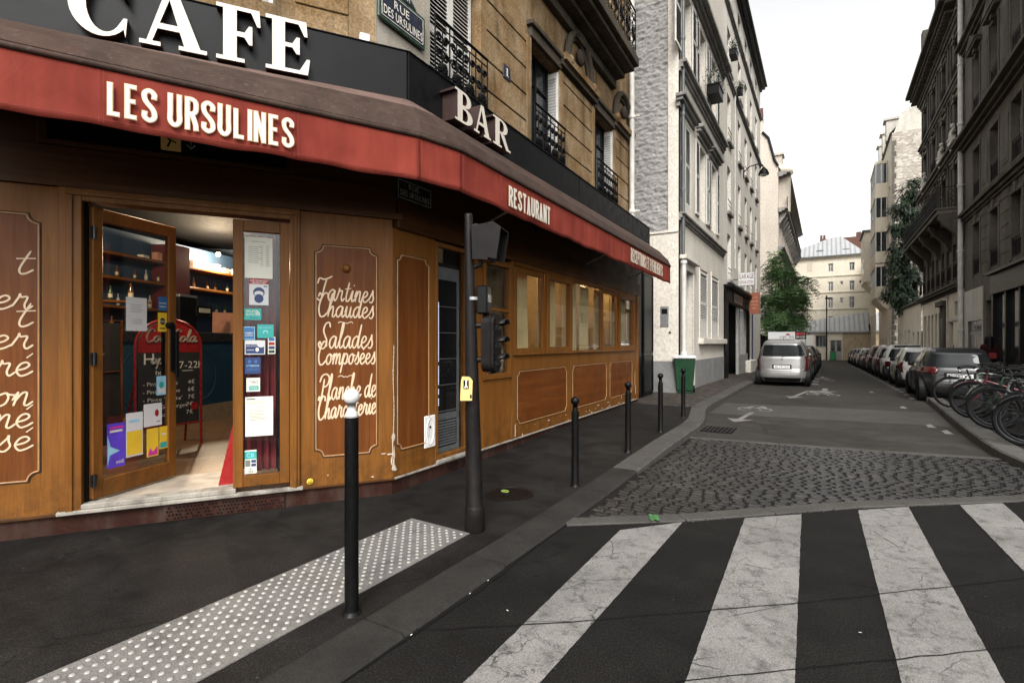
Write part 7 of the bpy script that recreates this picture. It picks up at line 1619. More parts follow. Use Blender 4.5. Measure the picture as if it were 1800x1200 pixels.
mb = MB(); mb.quad((R5.L, -.0, 7), (R5.L, 5, 7), (R5.L, 5, hz), (R5.L, 0, hz)); mb.quad((0, 5, -1.5), (0, 0, -1.5), (0, 0, hz - 1), (0, 5, hz - 1)); r5.part(mb, "side_wall", [M['r_cream']]); r5.part(railing_mb(2, 5.5, 3.2, 4.1, -.2, False), "guard_rail", [M['iron']])
for o in [cb, b2, b3, b4, b5, b6, r1, r2, r3, r4, r5]: pass
# ================================================================= BOLLARDS, SIGNAL, BIN
def bollard(px, py, label, h=.95, r=.045, white=False, group=None):
    p = G(px, py, walk_z(-2.4, 3)); z = walk_z(p.x, p.y); p = G(px, py, z); t = thing("bollard", label, "bollard", (p.x, p.y, z), 0, group)
    mb = MB(); mb.lathe([(r * 1.5, -.01), (r * 1.4, .006), (r * 1.06, .012), (r, .02), (r, .5), (r * .985, h - .155)], (0, 0, 0), 24); mb.build("post", M['black'], t)
    R = r * 1.17; zc = h - R; mb = MB(); pr = [(r * .72, h - .165), (r * .72, h - .14), (r * .62, h - .12), (r * .62, zc - R * .8)] + [(R * sin(pi * (.18 + .82 * i / 10)), zc - R * cos(pi * (.18 + .82 * i / 10))) for i in range(11)]
    mb.lathe(pr, (0, 0, 0), 24); mb.build("ball", M['bollard_white'] if white else M['black'], t)
    if white: mb = MB(); mb.lathe([(r * .74, h - .185), (r * 1.0, h - .16), (r * .75, h - .13)], (0, 0, 0), 24); mb.build("collar", M['bollard_white'], t)
    return t
m = Mat("chipped_white_paint", .45); c = m.mix(m.ramp(m.noise(30, 6, .7), [(.66, 0.0), (.69, 1.0)]), m.ramp(m.noise(6, 4), [(.3, (.55, .54, .52)), (.7, (.75, .74, .72))]), (.015, .014, .014)); m.col(c).bump(m.noise(40, 3), .2, .003); M['bollard_white'] = m.m
bollard(618, 1077, "tall black bollard with chipped white ball head beside the studded paving", 1.275, .039, True)
for px, py, w_ in ((1011, 853, "black ball-headed bollard nearest the manhole cover"), (1104, 793, "black ball-headed bollard second from the manhole cover"), (1161, 758, "black ball-headed bollard third from the manhole cover"), (1201, 733, "black ball-headed bollard in front of the green bin")):
    bollard(px, py, w_, .95, .040, False, "black bollards along the kerb")
# signal post
tp_ = G(835, 932, walk_z(-2.45, 3.4)); ts = thing("traffic_signal", "dark brown traffic signal post with side lantern, pedestrian head and yellow push button", "traffic signal", tp_)
dz = tp_.length; PXM = Vector((tp_.x, tp_.y)).dot(FW) / 900        # metres per photo pixel at the post
hz = lambda py: EYE + (603 - py) * PXM - tp_.z
toR = RT.to_3d(); toV = Vector((FW.x, FW.y, 0))
mb = MB(); mb.lathe([(.075, 0), (.082, .02), (.078, .19), (.074, .20), (.070, .21), (.062, .9), (.052, hz(600)), (.036, hz(420)), (.034, hz(380)), (.03, hz(376)), (0, hz(376))], (0, 0, 0), 22)
lean = -10 * PXM
mb.v = [(x + toR.x * lean * z / 2.2, y + toR.y * lean * z / 2.2, z) for x, y, z in mb.v]; mb.build("post", M['pole'], ts, bevel=0)
FACE_ANG = atan2(toR.y, toR.x)
def at_post(px, py, dep=0.0): v_ = toR * ((px - 835) * PXM) + toV * dep; return Vector((v_.x, v_.y, hz(py)))
def child(mb, name, mats, px, py, yaw=0, dep=0, bevel=0, par=ts): return mb.build(name, mats, par, at_post(px, py, dep), FACE_ANG + yaw, bevel)
k_ = PXM
def pxbox(mb, w, d, h, mi=0): mb.box(-w / 2 * k_, w / 2 * k_, -d / 2 * k_, d / 2 * k_, -h / 2 * k_, h / 2 * k_, mi)
# vehicle lantern seen from behind / side: facing away to the right
mb = MB(); mb.prism([(-14, -28), (14, -30), (17, 24), (10, 33), (-16, 30)], lambda a, b, h: (a * k_, h, b * k_), -.10, .10); hd = child(mb, "signal_head", [M['pole']], 851, 430, radians(-16), 0, .012)
mb = MB(); q = [(14, -26), (30, -30), (38, 22), (24, 34), (14, 32)]
for y in (-.11, .11): mb.prism(q, lambda a, b, h: (a * k_, h, b * k_), y - .006, y + .006)
mb.hexa([(12 * k_, -.11, 31 * k_), (24 * k_, -.11, 32.5 * k_), (24 * k_, .11, 32.5 * k_), (12 * k_, .11, 31 * k_), (12 * k_, -.11, 33 * k_), (24 * k_, -.11, 34.5 * k_), (24 * k_, .11, 34.5 * k_), (12 * k_, .11, 33 * k_)]); mb.hexa([(24 * k_, -.11, 32.5 * k_), (38 * k_, -.11, 22 * k_), (38 * k_, .11, 22 * k_), (24 * k_, .11, 32.5 * k_), (24 * k_, -.11, 34.5 * k_), (38.5 * k_, -.11, 24 * k_), (38.5 * k_, .11, 24 * k_), (24 * k_, .11, 34.5 * k_)])
mb.build("visor", M['pole'], hd)
for x in (-4, 8): mb = MB(); mb.lathe([(.012, 30 * k_), (.016, 34 * k_), (.010, 37 * k_), (0, 37 * k_)], (x * k_, 0, 0), 10); mb.build("cap_bolt", M['pole'], hd)
mb = MB(); mb.tube([(0, 0, 0), (12 * k_, 0, 2 * k_)], .018, 8); child(mb, "bracket", [M['pole']], 828, 398); mb = MB(); mb.tube([(0, 0, 0), (14 * k_, 0, 4 * k_), (16 * k_, 0, 10 * k_)], .02, 8); child(mb, "bracket", [M['pole']], 830, 470)
# pedestrian head: a narrow dark box at the far side
mb = MB(); pxbox(mb, 20, 34, 50); bx = child(mb, "pedestrian_head", [M['black']], 850, 527, radians(-10), .04, .012); mb = MB(); mb.box(10 * k_, 11 * k_, -.06, .06, -4 * k_, 10 * k_); mb.build("lens", M['win_glass'], bx)
mb = MB(); mb.lathe([(.052, -.012), (.052, .012)], (0, 0, 0), 16); mb.box(.05, .05 + 14 * k_, -.012, .012, -.012, .012); child(mb, "clamp_band", [M['grey_metal']], 831.5, 525)
# three-lamp lantern with rounded ends
mb = MB(); n = 12; W2, H2 = 17, 36; o = [(W2 * cos(pi * i / n), H2 + W2 * .9 * sin(pi * i / n)) for i in range(n + 1)] + [(-W2 * cos(pi * i / n), -H2 - W2 * .9 * sin(pi * i / n)) for i in range(n + 1)]
mb.prism(o, lambda a, b, h: (h, a * k_, b * k_), -13 * k_, 11 * k_); ln = child(mb, "signal_head", [M['pole']], 864, 603, radians(-22), .03, .02)
mb = MB(); mb.prism([(a * 1.1, b * 1.05) for a, b in o], lambda a, b, h: (h, a * k_, b * k_), 2 * k_, 5 * k_); mb.build("rim", M['pole'], ln, bevel=.004)
for z in (30, 0, -30):
    mb = MB(); m_ = 12; vs = []
    for i in range(m_ + 1):
        a = pi * i / m_; vs += [(11 * k_, 13 * k_ * cos(a), (z + 11 * sin(a)) * k_), (30 * k_, 12 * k_ * cos(a), (z + 4 + 7 * sin(a)) * k_)]
    mb.add(vs, [(2 * i, 2 * i + 1, 2 * i + 3, 2 * i + 2) for i in range(m_)], 0, True); vz = mb.build("lamp_visor", M['grey_metal'] if False else M['pole'], ln); so = vz.modifiers.new("t", 'SOLIDIFY'); so.thickness = .006
    mb = MB(); mb.lathe([(11 * k_, 11 * k_), (8 * k_, 14 * k_), (0, 15 * k_)], (0, 0, z * k_), 14, 0, 'x'); mb.build("lens", M['win_glass'], ln)
for py in (572, 632): mb = MB(); mb.tube([(0, 0, 0), (22 * k_, 0, 0)], .022, 8); child(mb, "bracket", [M['pole']], 834, py)
# push button
mb = MB(); mb.prism([(-10.5, -20), (9.5, -20), (10.5, 14), (6, 20), (-7, 20), (-9, 14)], lambda a, b, h: (a * k_, h, b * k_), -.05, .05); pb = child(mb, "push_button_box", [M['button_yellow']], 821, 681, radians(6), -.07, .01)
mb = MB(); mb.box(-5 * k_, 4 * k_, -.053, -.05, 0, 15 * k_); mb.tube([(-.5 * k_, -.055, 12.5 * k_), (-.5 * k_, -.055, 7 * k_), (-2.5 * k_, -.055, 1.5 * k_)], .007, 6, 1); mb.tube([(-.5 * k_, -.055, 7 * k_), (1.8 * k_, -.055, 1.5 * k_)], .006, 6, 1); mb.lathe([(.008, -.057), (.008, -.053)], (-.3 * k_, 0, 13.6 * k_), 8, 1, 'y'); mb.box(6 * k_, 9 * k_, -.052, -.05, -16 * k_, -10 * k_); mb.build("walk_pictogram", [M['black'], M['print_white']], pb)
# wheelie bin
bp = G(1213, 686, .11); bn = thing("wheelie_bin", "dark green wheelie bin with pale open rim beside the white house", "bin", (bp.x + .05, bp.y - .9, walk_z(bp.x, bp.y)), radians(12))
mb = MB(); mb.hexa([(-.22, -.25, .08), (.22, -.25, .08), (.22, .25, .08), (-.22, .25, .08), (-.29, -.36, 1.0), (.29, -.36, 1.0), (.29, .34, 1.0), (-.29, .34, 1.0)]); mb.box(-.2, .2, -.2, .2, .0, .09); mb.build("body", M['green_plastic'], bn, bevel=.025, seg=2)
mb = MB(); mb.box(-.32, .32, -.40, .38, 1.0, 1.045); mb.hexa([(-.31, -.38, 1.045), (.31, -.38, 1.045), (.31, .37, 1.045), (-.31, .37, 1.045), (-.26, -.3, 1.09), (.26, -.3, 1.09), (.26, .34, 1.11), (-.26, .34, 1.11)]); mb.build("lid", M['bin_lid'], bn, bevel=.012); mb = MB(); mb.tube([(-.25, .42, .97), (.25, .42, .97)], .018, 8); mb.build("handle", M['green_plastic'], bn)
for s in (-1, 1): mb = MB(); mb.lathe([(.10, -.025), (.11, 0), (.10, .025)], (s * .25, .26, .10), 16, 0, 'x'); mb.build("wheel", M['rubber'], bn)

# ================================================================= CARS
def interp(tab, x):
    if x <= tab[0][0]: return tab[0][1]
    for (a, ya), (b, yb) in zip(tab, tab[1:]):
        if x <= b:
            t = (x - a) / (b - a); t = t * t * (3 - 2 * t) * .35 + t * .65; return ya + (yb - ya) * t
    return tab[-1][1]
def car(label, name, paint, p, yaw, L=3.9, W=1.76, H=1.52, kind='hatch', plate="BE-542-DG", group=None, lamp='tall', black_top=False):
    """shell swept up through level outlines; windows, lamps and seams are patches of the same surface"""
    t = thing(name, label, "car", (*p, road_z(p[1])), yaw, group); h = H; w = W / 2
    belt = .60 * H if kind != 'suv' else .62 * H
    HWt = [(.16, w * .90), (.30, w * .985), (.45, w), (.62 * H * .9, w * .995), (belt, w * .955), (belt + .12 * H, w * .90), (h * .90, w * .76), (h * .965, w * .70), (h, w * .55)]
    r0 = {'hatch': -.06, 'suv': .02, 'smart': 0.0, 'mpv': -.13}[kind]
    YR = [(.16, .10), (.28, .02), (.40, 0), (.56, .015), (.60, .06), (belt, .10), (belt + .06, .14), (h * .90, .34 + r0), (h * .965, .46), (h, .85)]
    if kind == 'smart': YR = [(.16, .08), (.28, .0), (.45, 0), (.56, .03), (belt, .05), (belt + .06, .08), (h * .90, .18), (h * .965, .28), (h, .6)]
    nose = {'hatch': .95, 'suv': 1.05, 'smart': .42, 'mpv': .72}[kind]
    YF = [(.16, L - .12), (.30, L), (.5, L - .02), (.62, L - .10), (.70, L - .32), (belt, L - nose), (belt + .1, L - nose - .22), (h * .90, L - nose - .95), (h * .965, L - nose - 1.15), (h, L - nose - 1.5)]
    def dims(z): return interp(HWt, z), interp(YR, z), interp(YF, z), (5.0 if z < belt else 5.0 + 1.5 * (z - belt))
    def rear(x, z, off=0):
        hw, a, b, e = dims(z); c, l = (a + b) / 2, (b - a) / 2; f = max(0, 1 - min(1, abs(x) / hw) ** e); return Vector((x, c - l * f ** (1 / e) - off, z))
    def front(x, z, off=0):
        hw, a, b, e = dims(z); c, l = (a + b) / 2, (b - a) / 2; f = max(0, 1 - min(1, abs(x) / hw) ** e); return Vector((x, c + l * f ** (1 / e) + off, z))
    def side(y, z, s, off=0):
        hw, a, b, e = dims(z); c, l = (a + b) / 2, (b - a) / 2; f = max(0, 1 - min(1, abs(y - c) / l) ** e); return Vector((s * (hw * f ** (1 / e) + off), y, z))
    zs = [.16, .20, .26, .32, .38, .44, .50, .56, .60, .66, .72, .78, belt - .04, belt, belt + .04, belt + .1] + [belt + .1 + (h * .9 - belt - .1) * i / 7 for i in range(1, 8)] + [h * .93, h * .965, h * .985, h * .997]
    zs = sorted(set(round(z, 4) for z in zs)); N = 72; mb = MB(); vs = []
    for z in zs:
        hw, a, b, e = dims(z); c, l = (a + b) / 2, (b - a) / 2
        for j in range(N):
            q = 2 * pi * j / N; cx, sy = cos(q), sin(q); vs.append((hw * math.copysign(abs(cx) ** (2 / e), cx), c + l * math.copysign(abs(sy) ** (2 / e), sy), z))
    mb.add(vs, [(i * N + j, i * N + (j + 1) % N, (i + 1) * N + (j + 1) % N, (i + 1) * N + j) for i in range(len(zs) - 1) for j in range(N)], 0, True)
    mb.add(vs[-N:], [tuple(range(N))], 0, True); mb.add(vs[:N], [tuple(range(N))[::-1]], 1)
    mb.build("body", [M[paint], M['plastic']], t)
    def patch(fn, u0, u1, z0, z1, nu=10, nz=6, off=.004, rnd=0):
        m2 = MB(); g = lambda f, z: f(z) if callable(f) else f
        m2.grid(nu, nz, lambda u, v: fn(g(u0, z0 + (z1 - z0) * v) + (g(u1, z0 + (z1 - z0) * v) - g(u0, z0 + (z1 - z0) * v)) * u, z0 + (z1 - z0) * v, off)); return m2
    wz0, wz1 = belt + .055, h * .915
    rw = (lambda z: -(dims(z)[0] * .86)), (lambda z: dims(z)[0] * .86)
    g_ = patch(rear, rw[0], rw[1], wz0, wz1, 18, 8, .006).build("rear_window", M['car_glass'], t)
    m2 = MB(); m2.tube([rear(.02, wz0 + .02, .02), rear(w * .3, wz0 + .05, .022), rear(w * .62, wz0 + .04, .02)], .009, 6); m2.lathe([(.025, -.02), (.025, .02)], tuple(rear(.02, wz0 + .01, .012)), 8, 0, 'y'); m2.build("wiper", M['plastic'], g_)
    ws = patch(lambda x, z, o: front(x, z, o), lambda z: dims(z)[0] * .88, lambda z: -dims(z)[0] * .88, belt + .05, h * .92, 14, 8, .005); ws.build("windscreen", M['car_glass'], t)
    for s in (-1, 1):
        f = (lambda y, z, o, s=s: side(y, z, s, o)); ya, yb = (lambda z: dims(z)[1] + .30 + .10 * (z - belt)), (lambda z: dims(z)[2] - .30)
        mid = L * .50 if kind != 'smart' else L * .42; m2 = MB()
        parts = [(ya, lambda z: mid - .05), (lambda z: mid + .03, yb)]
        if kind == 'mpv' or kind == 'suv' or kind == 'hatch':
            q1 = L * .27; parts = [(ya, lambda z: q1 - .04), (lambda z: q1 + .03, lambda z: mid - .04), (lambda z: mid + .04, yb)]
        for a, b in parts:
            m3 = patch(f, a, b, belt + .05, h * .895, 8, 6, .005); (m3.f.__setitem__(slice(None), [q[::-1] for q in m3.f])) if s < 0 else None; m3.build("side_window", M['car_glass'], t)
        for y in (mid, ) + ((L * .27,) if kind != 'smart' else ()): 
            m2.tube([side(y, z, s, .001) for z in [.28 + (belt - .28) * i / 8 for i in range(9)]], .006, 4)
        m2.tube([side(y_, .27, s, .002) for y_ in [L * .24 + (L * .52) * i / 8 for i in range(9)]], .006, 4); m2.build("door_seam", M['plastic'], t)
        m2 = MB(); c_ = side(L - nose - .35, belt + .08, s, .09); m2.lathe([(0, -.09), (.06, -.07), (.075, 0), (.06, .06), (0, .09)], (c_.x, c_.y, c_.z), 10, 0, 'x'); m2.build("door_mirror", M['plastic'] if paint != 'p_silver' else M[paint], t)
        for yy in ((L * .15, L * .80) if kind != 'smart' else (.42, L - .45)):
            R = .315 if kind != 'suv' else .35; wx_ = s * (w - .10); m2 = MB(); m2.lathe([(R + .055, -.09), (R + .05, .094)], (s * (w - .10) if s > 0 else s * (w - .10), yy, R), 28, 0, 'x', False)
            arch_ = m2.build("wheel_arch", M['plastic'], t); m2 = MB(); m2.lathe([(R - .07, -.10), (R - .02, -.11), (R, -.08), (R, .08), (R - .02, .098), (R - .075, .10), (R - .08, .09)], (s * (w - .10) , yy, R), 28, 0, 'x')
            wh = m2.build("wheel", M['rubber'], t); m2 = MB(); m2.lathe([(R - .085, .0), (R - .085, .094), (R - .11, .098), (R - .12, .08), (.05, .088), (.04, .098), (0, .098)] if s > 0 else [(0, -.098), (.04, -.098), (.05, -.088), (R - .12, -.08), (R - .11, -.098), (R - .085, -.094), (R - .085, 0)], (s * (w - .10), yy, R), 24, 0, 'x'); m2.build("rim", M['rim'], wh)
        # lamps
        if lamp == 'tall': u0, u1, z0, z1 = (lambda z: s * dims(z)[0] * (.80 + .10 * (z - .62))), (lambda z: s * dims(z)[0] * .985), .56, belt + .06
        elif lamp == 'square': u0, u1, z0, z1 = s * w * .70, s * w * .93, .62, .86
        else: u0, u1, z0, z1 = (lambda z: s * w * (.52 + .5 * abs(z - .84))), (lambda z: s * dims(z)[0] * .99), .76, .93
        m3 = patch(rear, u0, u1, z0, z1, 8, 8, .012)
        if s < 0: m3.f = [q[::-1] for q in m3.f]
        lp_ = m3.build("tail_lamp", M['tail_red'], t); so = lp_.modifiers.new("t", 'SOLIDIFY'); so.thickness = .01; so.offset = 0
        hl = patch(lambda x, z, o: front(x, z, o), lambda z: s * w * .95, lambda z: s * w * .55, .58, .70, 6, 4, .006); hl.build("headlight", M['tail_white'], t)
    # bumper, lid seam, plate
    m2 = MB(); m2.tube([rear(w * 1.0 * x, .555, .0) for x in [-.97 + 1.94 * i / 24 for i in range(25)]], .007, 4)
    lid = [(-.78, belt + .03), (-.78, .70), (-.62, .585)] ; m2.tube([rear(w * x, z, .001) for x, z in lid] + [rear(w * -x, z, .001) for x, z in lid[::-1]], .006, 4); m2.build("lid_seam", M['plastic'], t)
    patch(rear, lambda z: -dims(z)[0] * .93, lambda z: dims(z)[0] * .93, .17, .31, 14, 3, .006).build("lower_valance", M['plastic'], t)
    px_, pz = .26, (.70 if kind != 'smart' else .64)
    m2 = MB(); a = rear(0, pz, .012); m2.box(-px_ - .05, px_ + .05, a.y - .004, a.y + .04, pz - .075, pz + .085, 1); m2.box(-px_, px_, a.y - .012, a.y - .004, pz - .055, pz + .055, 0); text(m2, plate, -px_ * .86, px_ * .86, pz - .032, pz + .034, a.y - .0135, 2, 1); m2.build("number_plate", [M['plate'], M['plastic'], M['print_black']], t)
    m2 = MB(); m2.lathe([(.035, -.01), (.03, .01), (0, .014)], (0, 0, 0), 14, 0, 'y'); b_ = rear(0, belt - .035, .012); m2.v = [(x + b_.x, b_.y - y, z + b_.z) for x, y, z in m2.v]; m2.build("boot_badge", M['chrome'], t)
    m2 = MB(); yv = dims(h)[1] + .1; m2.tube([(0, yv, h - .005), (0, yv - .05, h + .07)], .008, 6); m2.build("aerial", M['plastic'], t)
    if black_top:
        patch(lambda x, z, o: rear(x, z, o), lambda z: -dims(z)[0] * .9, lambda z: dims(z)[0] * .9, h * .925, h * .985, 10, 3, .008).build("spoiler", M['plastic'], t)
    return t
car("silver compact car parked tail-on at the kerb past the green bin", "parked_car", 'p_silver', (-1.34, 21.0), 0, 3.85, 1.78, 1.70, 'mpv', "BE 542 DG", "cars parked along the cafe side")
for i, (y, pt, k, lab) in enumerate(((26.0, 'p_red', 'hatch', "dark red hatchback parked next in front of the silver car"), (30.6, 'p_grey', 'hatch', "grey hatchback third in the row that the silver car ends"), (35.4, 'p_black', 'suv', "black tall car fourth in the row that the silver car ends"), (40.6, 'p_dark', 'hatch', "dark car fifth in the row that the silver car ends"), (46, 'p_black', 'hatch', "last dark car of the row that the silver car ends"))):
    car(lab, "parked_car", pt, (-1.28 + .04 * i, y), 0, 4.1, 1.76, 1.48 if k == 'hatch' else 1.6, k, "CA 317 QX", "cars parked along the cafe side")
car("dark grey hatchback with red wraparound lamps nearest the bicycles", "parked_car", 'p_dark', (2.95, 17.1), radians(-1), 3.85, 1.62, 1.43, 'hatch', "FL 280 KD", "cars parked along the bicycle side", 'wide', True)
RCAR = [(22.6, 3.6, 1.60, 1.44, 'p_cream', 'hatch', 'tall', "pale small car between the dark grey hatchback and the white microcar"), (27.4, 2.7, 1.66, 1.57, 'p_white', 'smart', 'square', "white two-seat microcar with square red lamps and dark rear window"), (31.2, 3.9, 1.72, 1.6, 'p_grey', 'mpv', 'tall', "warm grey car with tall red lamps just past the white microcar"), (36.0, 4.2, 1.76, 1.62, 'p_red', 'suv', 'tall', "dark red tall car two places past the white microcar"), (41.4, 4.1, 1.74, 1.45, 'p_black', 'hatch', 'tall', "black hatchback three places past the white microcar"), (46.2, 4.1, 1.74, 1.5, 'p_silver', 'hatch', 'tall', "silver hatchback four places past the white microcar"), (51, 4.0, 1.74, 1.48, 'p_dark', 'hatch', 'tall', "dark car fifth past the white microcar"), (56, 4.1, 1.76, 1.5, 'p_blue', 'hatch', 'tall', "dark blue car sixth past the white microcar"), (61, 4.1, 1.74, 1.48, 'p_black', 'hatch', 'tall', "last dark car of the row towards the cream annex")]
for y, l, w_, h_, pt, k, lm, lab in RCAR: car(lab, "parked_car", pt, (2.22 + w_ / 2 - .004 * (y - 20), y), 0, l, w_, h_, k, "DV 904 HN", "cars parked along the bicycle side", lm, k == 'smart')

# ================================================================= BICYCLES
def bicycle(label, paint, loc, yaw, lean, steer=0, basket=False, guard=True, group="bicycles parked at the build-out", drop=False):
    """rear wheel at x = 0, front wheel at x = 1.05 (local x runs forwards)"""
    t = thing("bicycle", label, "bicycle", loc, 0, group); t.rotation_mode = 'XYZ'; t.rotation_euler = (lean, 0, yaw); R = .345; WB = 1.05
    def wheel(c, par, ang=0):
        mb = MB(); n = 28; P = lambda r, a: (c[0] + r * cos(a) * cos(ang), c[1] + r * cos(a) * sin(ang), c[2] + r * sin(a))
        mb.tube([P(R - .018, 2 * pi * i / n) for i in range(n)], .024, 7, closed=True); wh = mb.build("wheel", M['rubber'], par); mb = MB(); mb.tube([P(R - .042, 2 * pi * i / n) for i in range(n)], .009, 5, closed=True); mb.build("rim", M['rim'], wh)
        mb = MB()
        for i in range(16):
            a = 2 * pi * i / 16; s = .02 * (1 if i % 2 else -1); mb.tube([(c[0] - sin(ang) * s, c[1] + cos(ang) * s, c[2]), P(R - .042, a)], .0016, 3, caps=False)
        mb.tube([(c[0] + sin(ang) * .05, c[1] - cos(ang) * .05, c[2]), (c[0] - sin(ang) * .05, c[1] + cos(ang) * .05, c[2])], .018, 8); mb.build("spokes_and_hub", M['rim'], wh)
    rc, fc = (0, 0, R), (WB, 0, R); bb = (.44, 0, .29); st = (.28, 0, .76); ht, hb = (.84, 0, .82), (.88, 0, .66)
    wheel(rc, t); wheel(fc, t, steer)
    mb = MB(); tb = .016
    mb.tube([bb, st, (.255, 0, .86)], tb, 8); mb.tube([bb, hb], tb * 1.15, 8); mb.tube([st if not drop else (.36, 0, .55), ht if not drop else (.86, 0, .72)], tb, 8); mb.tube([hb, ht], tb * 1.2, 8)
    for s in (-1, 1): mb.tube([(.44, s * .03, .29), (0, s * .06, R)], .009, 6); mb.tube([(.28, s * .015, .74), (0, s * .06, R)], .008, 6); mb.tube([(.885, s * .04, .64), (.93, s * .05, .52), (WB, s * .055, R)], .011, 6)
    mb.build("frame", paint, t)
    mb = MB(); mb.tube([ht, (.82, 0, .95), (.86, 0, .99)], .013, 7); q = [(-.30, .74), (-.26, .80), (-.12, .87), (0, .86), (.12, .87), (.26, .80), (.30, .74)]; mb.tube([(x, y, 1.0 + .02 * abs(y)) for y, x in q], .0115, 7); mb.build("handlebar", M['chrome'] if group.endswith('build-out') and loc[1] < 10 else M['rim'], t)
    mb = MB()
    for s in (-1, 1): mb = MB(); mb.tube([(.735, s * .305, 1.005), (.66, s * .33, 1.0)], .017, 8); mb.build("grip", M['plastic'], t)
    mb = MB(); mb.grid(6, 8, lambda u, v: (.12 + .27 * v, (u - .5) * (.17 * (1 - v) ** 1.4 + .035), .88 + .015 * v - .03 * abs(u - .5) * 2 + .02 * sin(pi * v))); sd = mb.build("saddle", M['plastic'], t); so = sd.modifiers.new("t", 'SOLIDIFY'); so.thickness = .04
    mb = MB(); mb.lathe([(.09, -.004), (.09, .004)], (bb[0], -.055, bb[2]), 20, 0, 'y'); mb.tube([(bb[0], -.07, bb[2]), (bb[0] + .06, -.075, bb[2] - .16)], .009, 5); mb.tube([(bb[0], .06, bb[2]), (bb[0] - .06, .065, bb[2] + .16)], .009, 5); mb.box(bb[0] + .01, bb[0] + .11, -.17, -.08, bb[2] - .18, bb[2] - .155); mb.box(bb[0] - .11, bb[0] - .01, .07, .16, bb[2] + .15, bb[2] + .175); mb.tube([(bb[0], -.055, bb[2] + .085), (0, -.055, R + .04)], .004, 4); mb.tube([(bb[0], -.055, bb[2] - .085), (0, -.055, R - .04)], .004, 4); mb.build("crank", M['rim'], t)
    if guard:
        for c, a0, a1 in ((rc, 20, 200), (fc, 40, 190)):
            mb = MB(); n = 14; P = [(c[0] + (R + .025) * cos(radians(a0 + (a1 - a0) * i / n)), c[2] + (R + .025) * sin(radians(a0 + (a1 - a0) * i / n))) for i in range(n + 1)]
            mb.grid(n, 2, lambda u, v: (P[round(u * n)][0], (v - .5) * .055, P[round(u * n)][1] - .008 * abs(v - .5) * 2)); mb.build("mudguard", paint, t)
        mb = MB(); mb.tube([(-.2, -.06, .72), (.22, -.05, .73), (.22, .05, .73), (-.2, .06, .72)], .007, 5, closed=True); mb.tube([(0, -.06, R), (-.05, -.06, .72)], .006, 5); mb.tube([(0, .06, R), (-.05, .06, .72)], .006, 5); mb.build("rack", M['plastic'], t)
    if basket:
        mb = MB()
        for k in range(4): z = .80 + k * .055; e = .13 + .012 * k; mb.tube([(.93, -e, z), (1.13, -e, z), (1.13, e, z), (.93, e, z)], .005, 4, closed=True)
        for k in range(7):
            y = -.13 + k * .043; mb.tube([(1.13, y, .8), (1.14, y * 1.25, .97)], .004, 4); mb.tube([(.93, y, .8), (.92, y * 1.25, .97)], .004, 4)
        mb.build("basket", M['plastic'], t)
    mb = MB(); mb.lathe([(.018, -.02), (.02, .01), (0, .015)], (-.06, 0, .68), 10, 0, 'x'); mb.build("rear_reflector", M['tail_red'], t)
    return t
pk = M['black']; pr_ = simple("dark_red_cycle_paint", (.10, .008, .014), .3); pw = simple("pale_green_cycle_paint", (.20, .23, .19), .35); pg_ = simple("grey_cycle_paint", (.10, .10, .10), .35); pb_ = simple("navy_cycle_paint", (.01, .014, .03), .35); pgn = simple("dark_green_cycle_paint", (.01, .03, .016), .35)
for _m in (pr_, pw, pg_): pass
BK = [(9.62, pk, .30, 0, 1, 0, "black bicycle with chrome handlebar nearest the cobbles, front wheel at the kerb"), (10.15, pb_, -.15, 1, 1, 0, "dark blue bicycle second from the cobbles"), (10.75, pk, .10, 0, 1, 1, "black bicycle with wire basket third from the cobbles"), (11.25, pg_, .12, 0, 0, 0, "grey bicycle without mudguards fourth from the cobbles"), (11.8, pk, -.05, 1, 1, 0, "black bicycle parked backwards fifth from the cobbles"), (12.35, pgn, .1, 0, 1, 1, "dark green bicycle with basket amid the parked row"), (12.95, pr_, -.1, 0, 1, 0, "dark red bicycle with black saddle in the parked row"), (13.45, pk, .08, 1, 0, 0, "black bicycle without mudguards just past the dark red one"), (14.1, pw, .05, 0, 1, 0, "bicycle with pale green mudguards nearest the parked cars"), (14.7, pk, .12, 1, 1, 0, "last black bicycle of the row behind the grey hatchback")]
for i, (y, pt, dy, rev, gd, bk, lab) in enumerate(BK):
    x0 = 2.38 + .12 * (i % 3) * .5 + .012 * (i * 7 % 5)
    z = rz(x0, y)
    if not rev: bicycle(lab, pt, (x0 + 1.05, y + dy, z), pi + .10 * (i % 3 - 1) + (.22 if i == 0 else .05), radians(3), -.35 if i == 0 else .2 * (i % 3 - 1), bk, gd, drop=(i % 4 == 2))
    else: bicycle(lab, pt, (x0, y + dy, z), .08 * (i % 2) - .05, radians(-3), .25, bk, gd)
for i, y in enumerate((10.0, 11.5, 13.1, 14.4)):
    bicycle("dark bicycle in the second rank behind the parked front row", pk if i % 2 else pgn, (4.15, y, rz(4.5, y)), .15 * (i - 1.5), radians(3), .2, i == 1, True, "bicycles in the second rank")
for y in (10.4, 12.1, 13.8):
    t = thing("cycle_stand", "dark hoop stand between the parked bicycles", "cycle stand", (2.75, y, rz(2.75, y)), 0, "cycle stands at the build-out"); mb = MB(); mb.tube([(0, 0, 0), (0, 0, .62), (.04, 0, .74), (.14, 0, .79), (.66, 0, .79), (.76, 0, .74), (.8, 0, .62), (.8, 0, 0)], .026, 10); mb.build("hoop", M['black'], t); mb = MB(); mb.tube([(0, 0, .4), (.8, 0, .4)], .02, 8); mb.build("crossbar", M['black'], t)

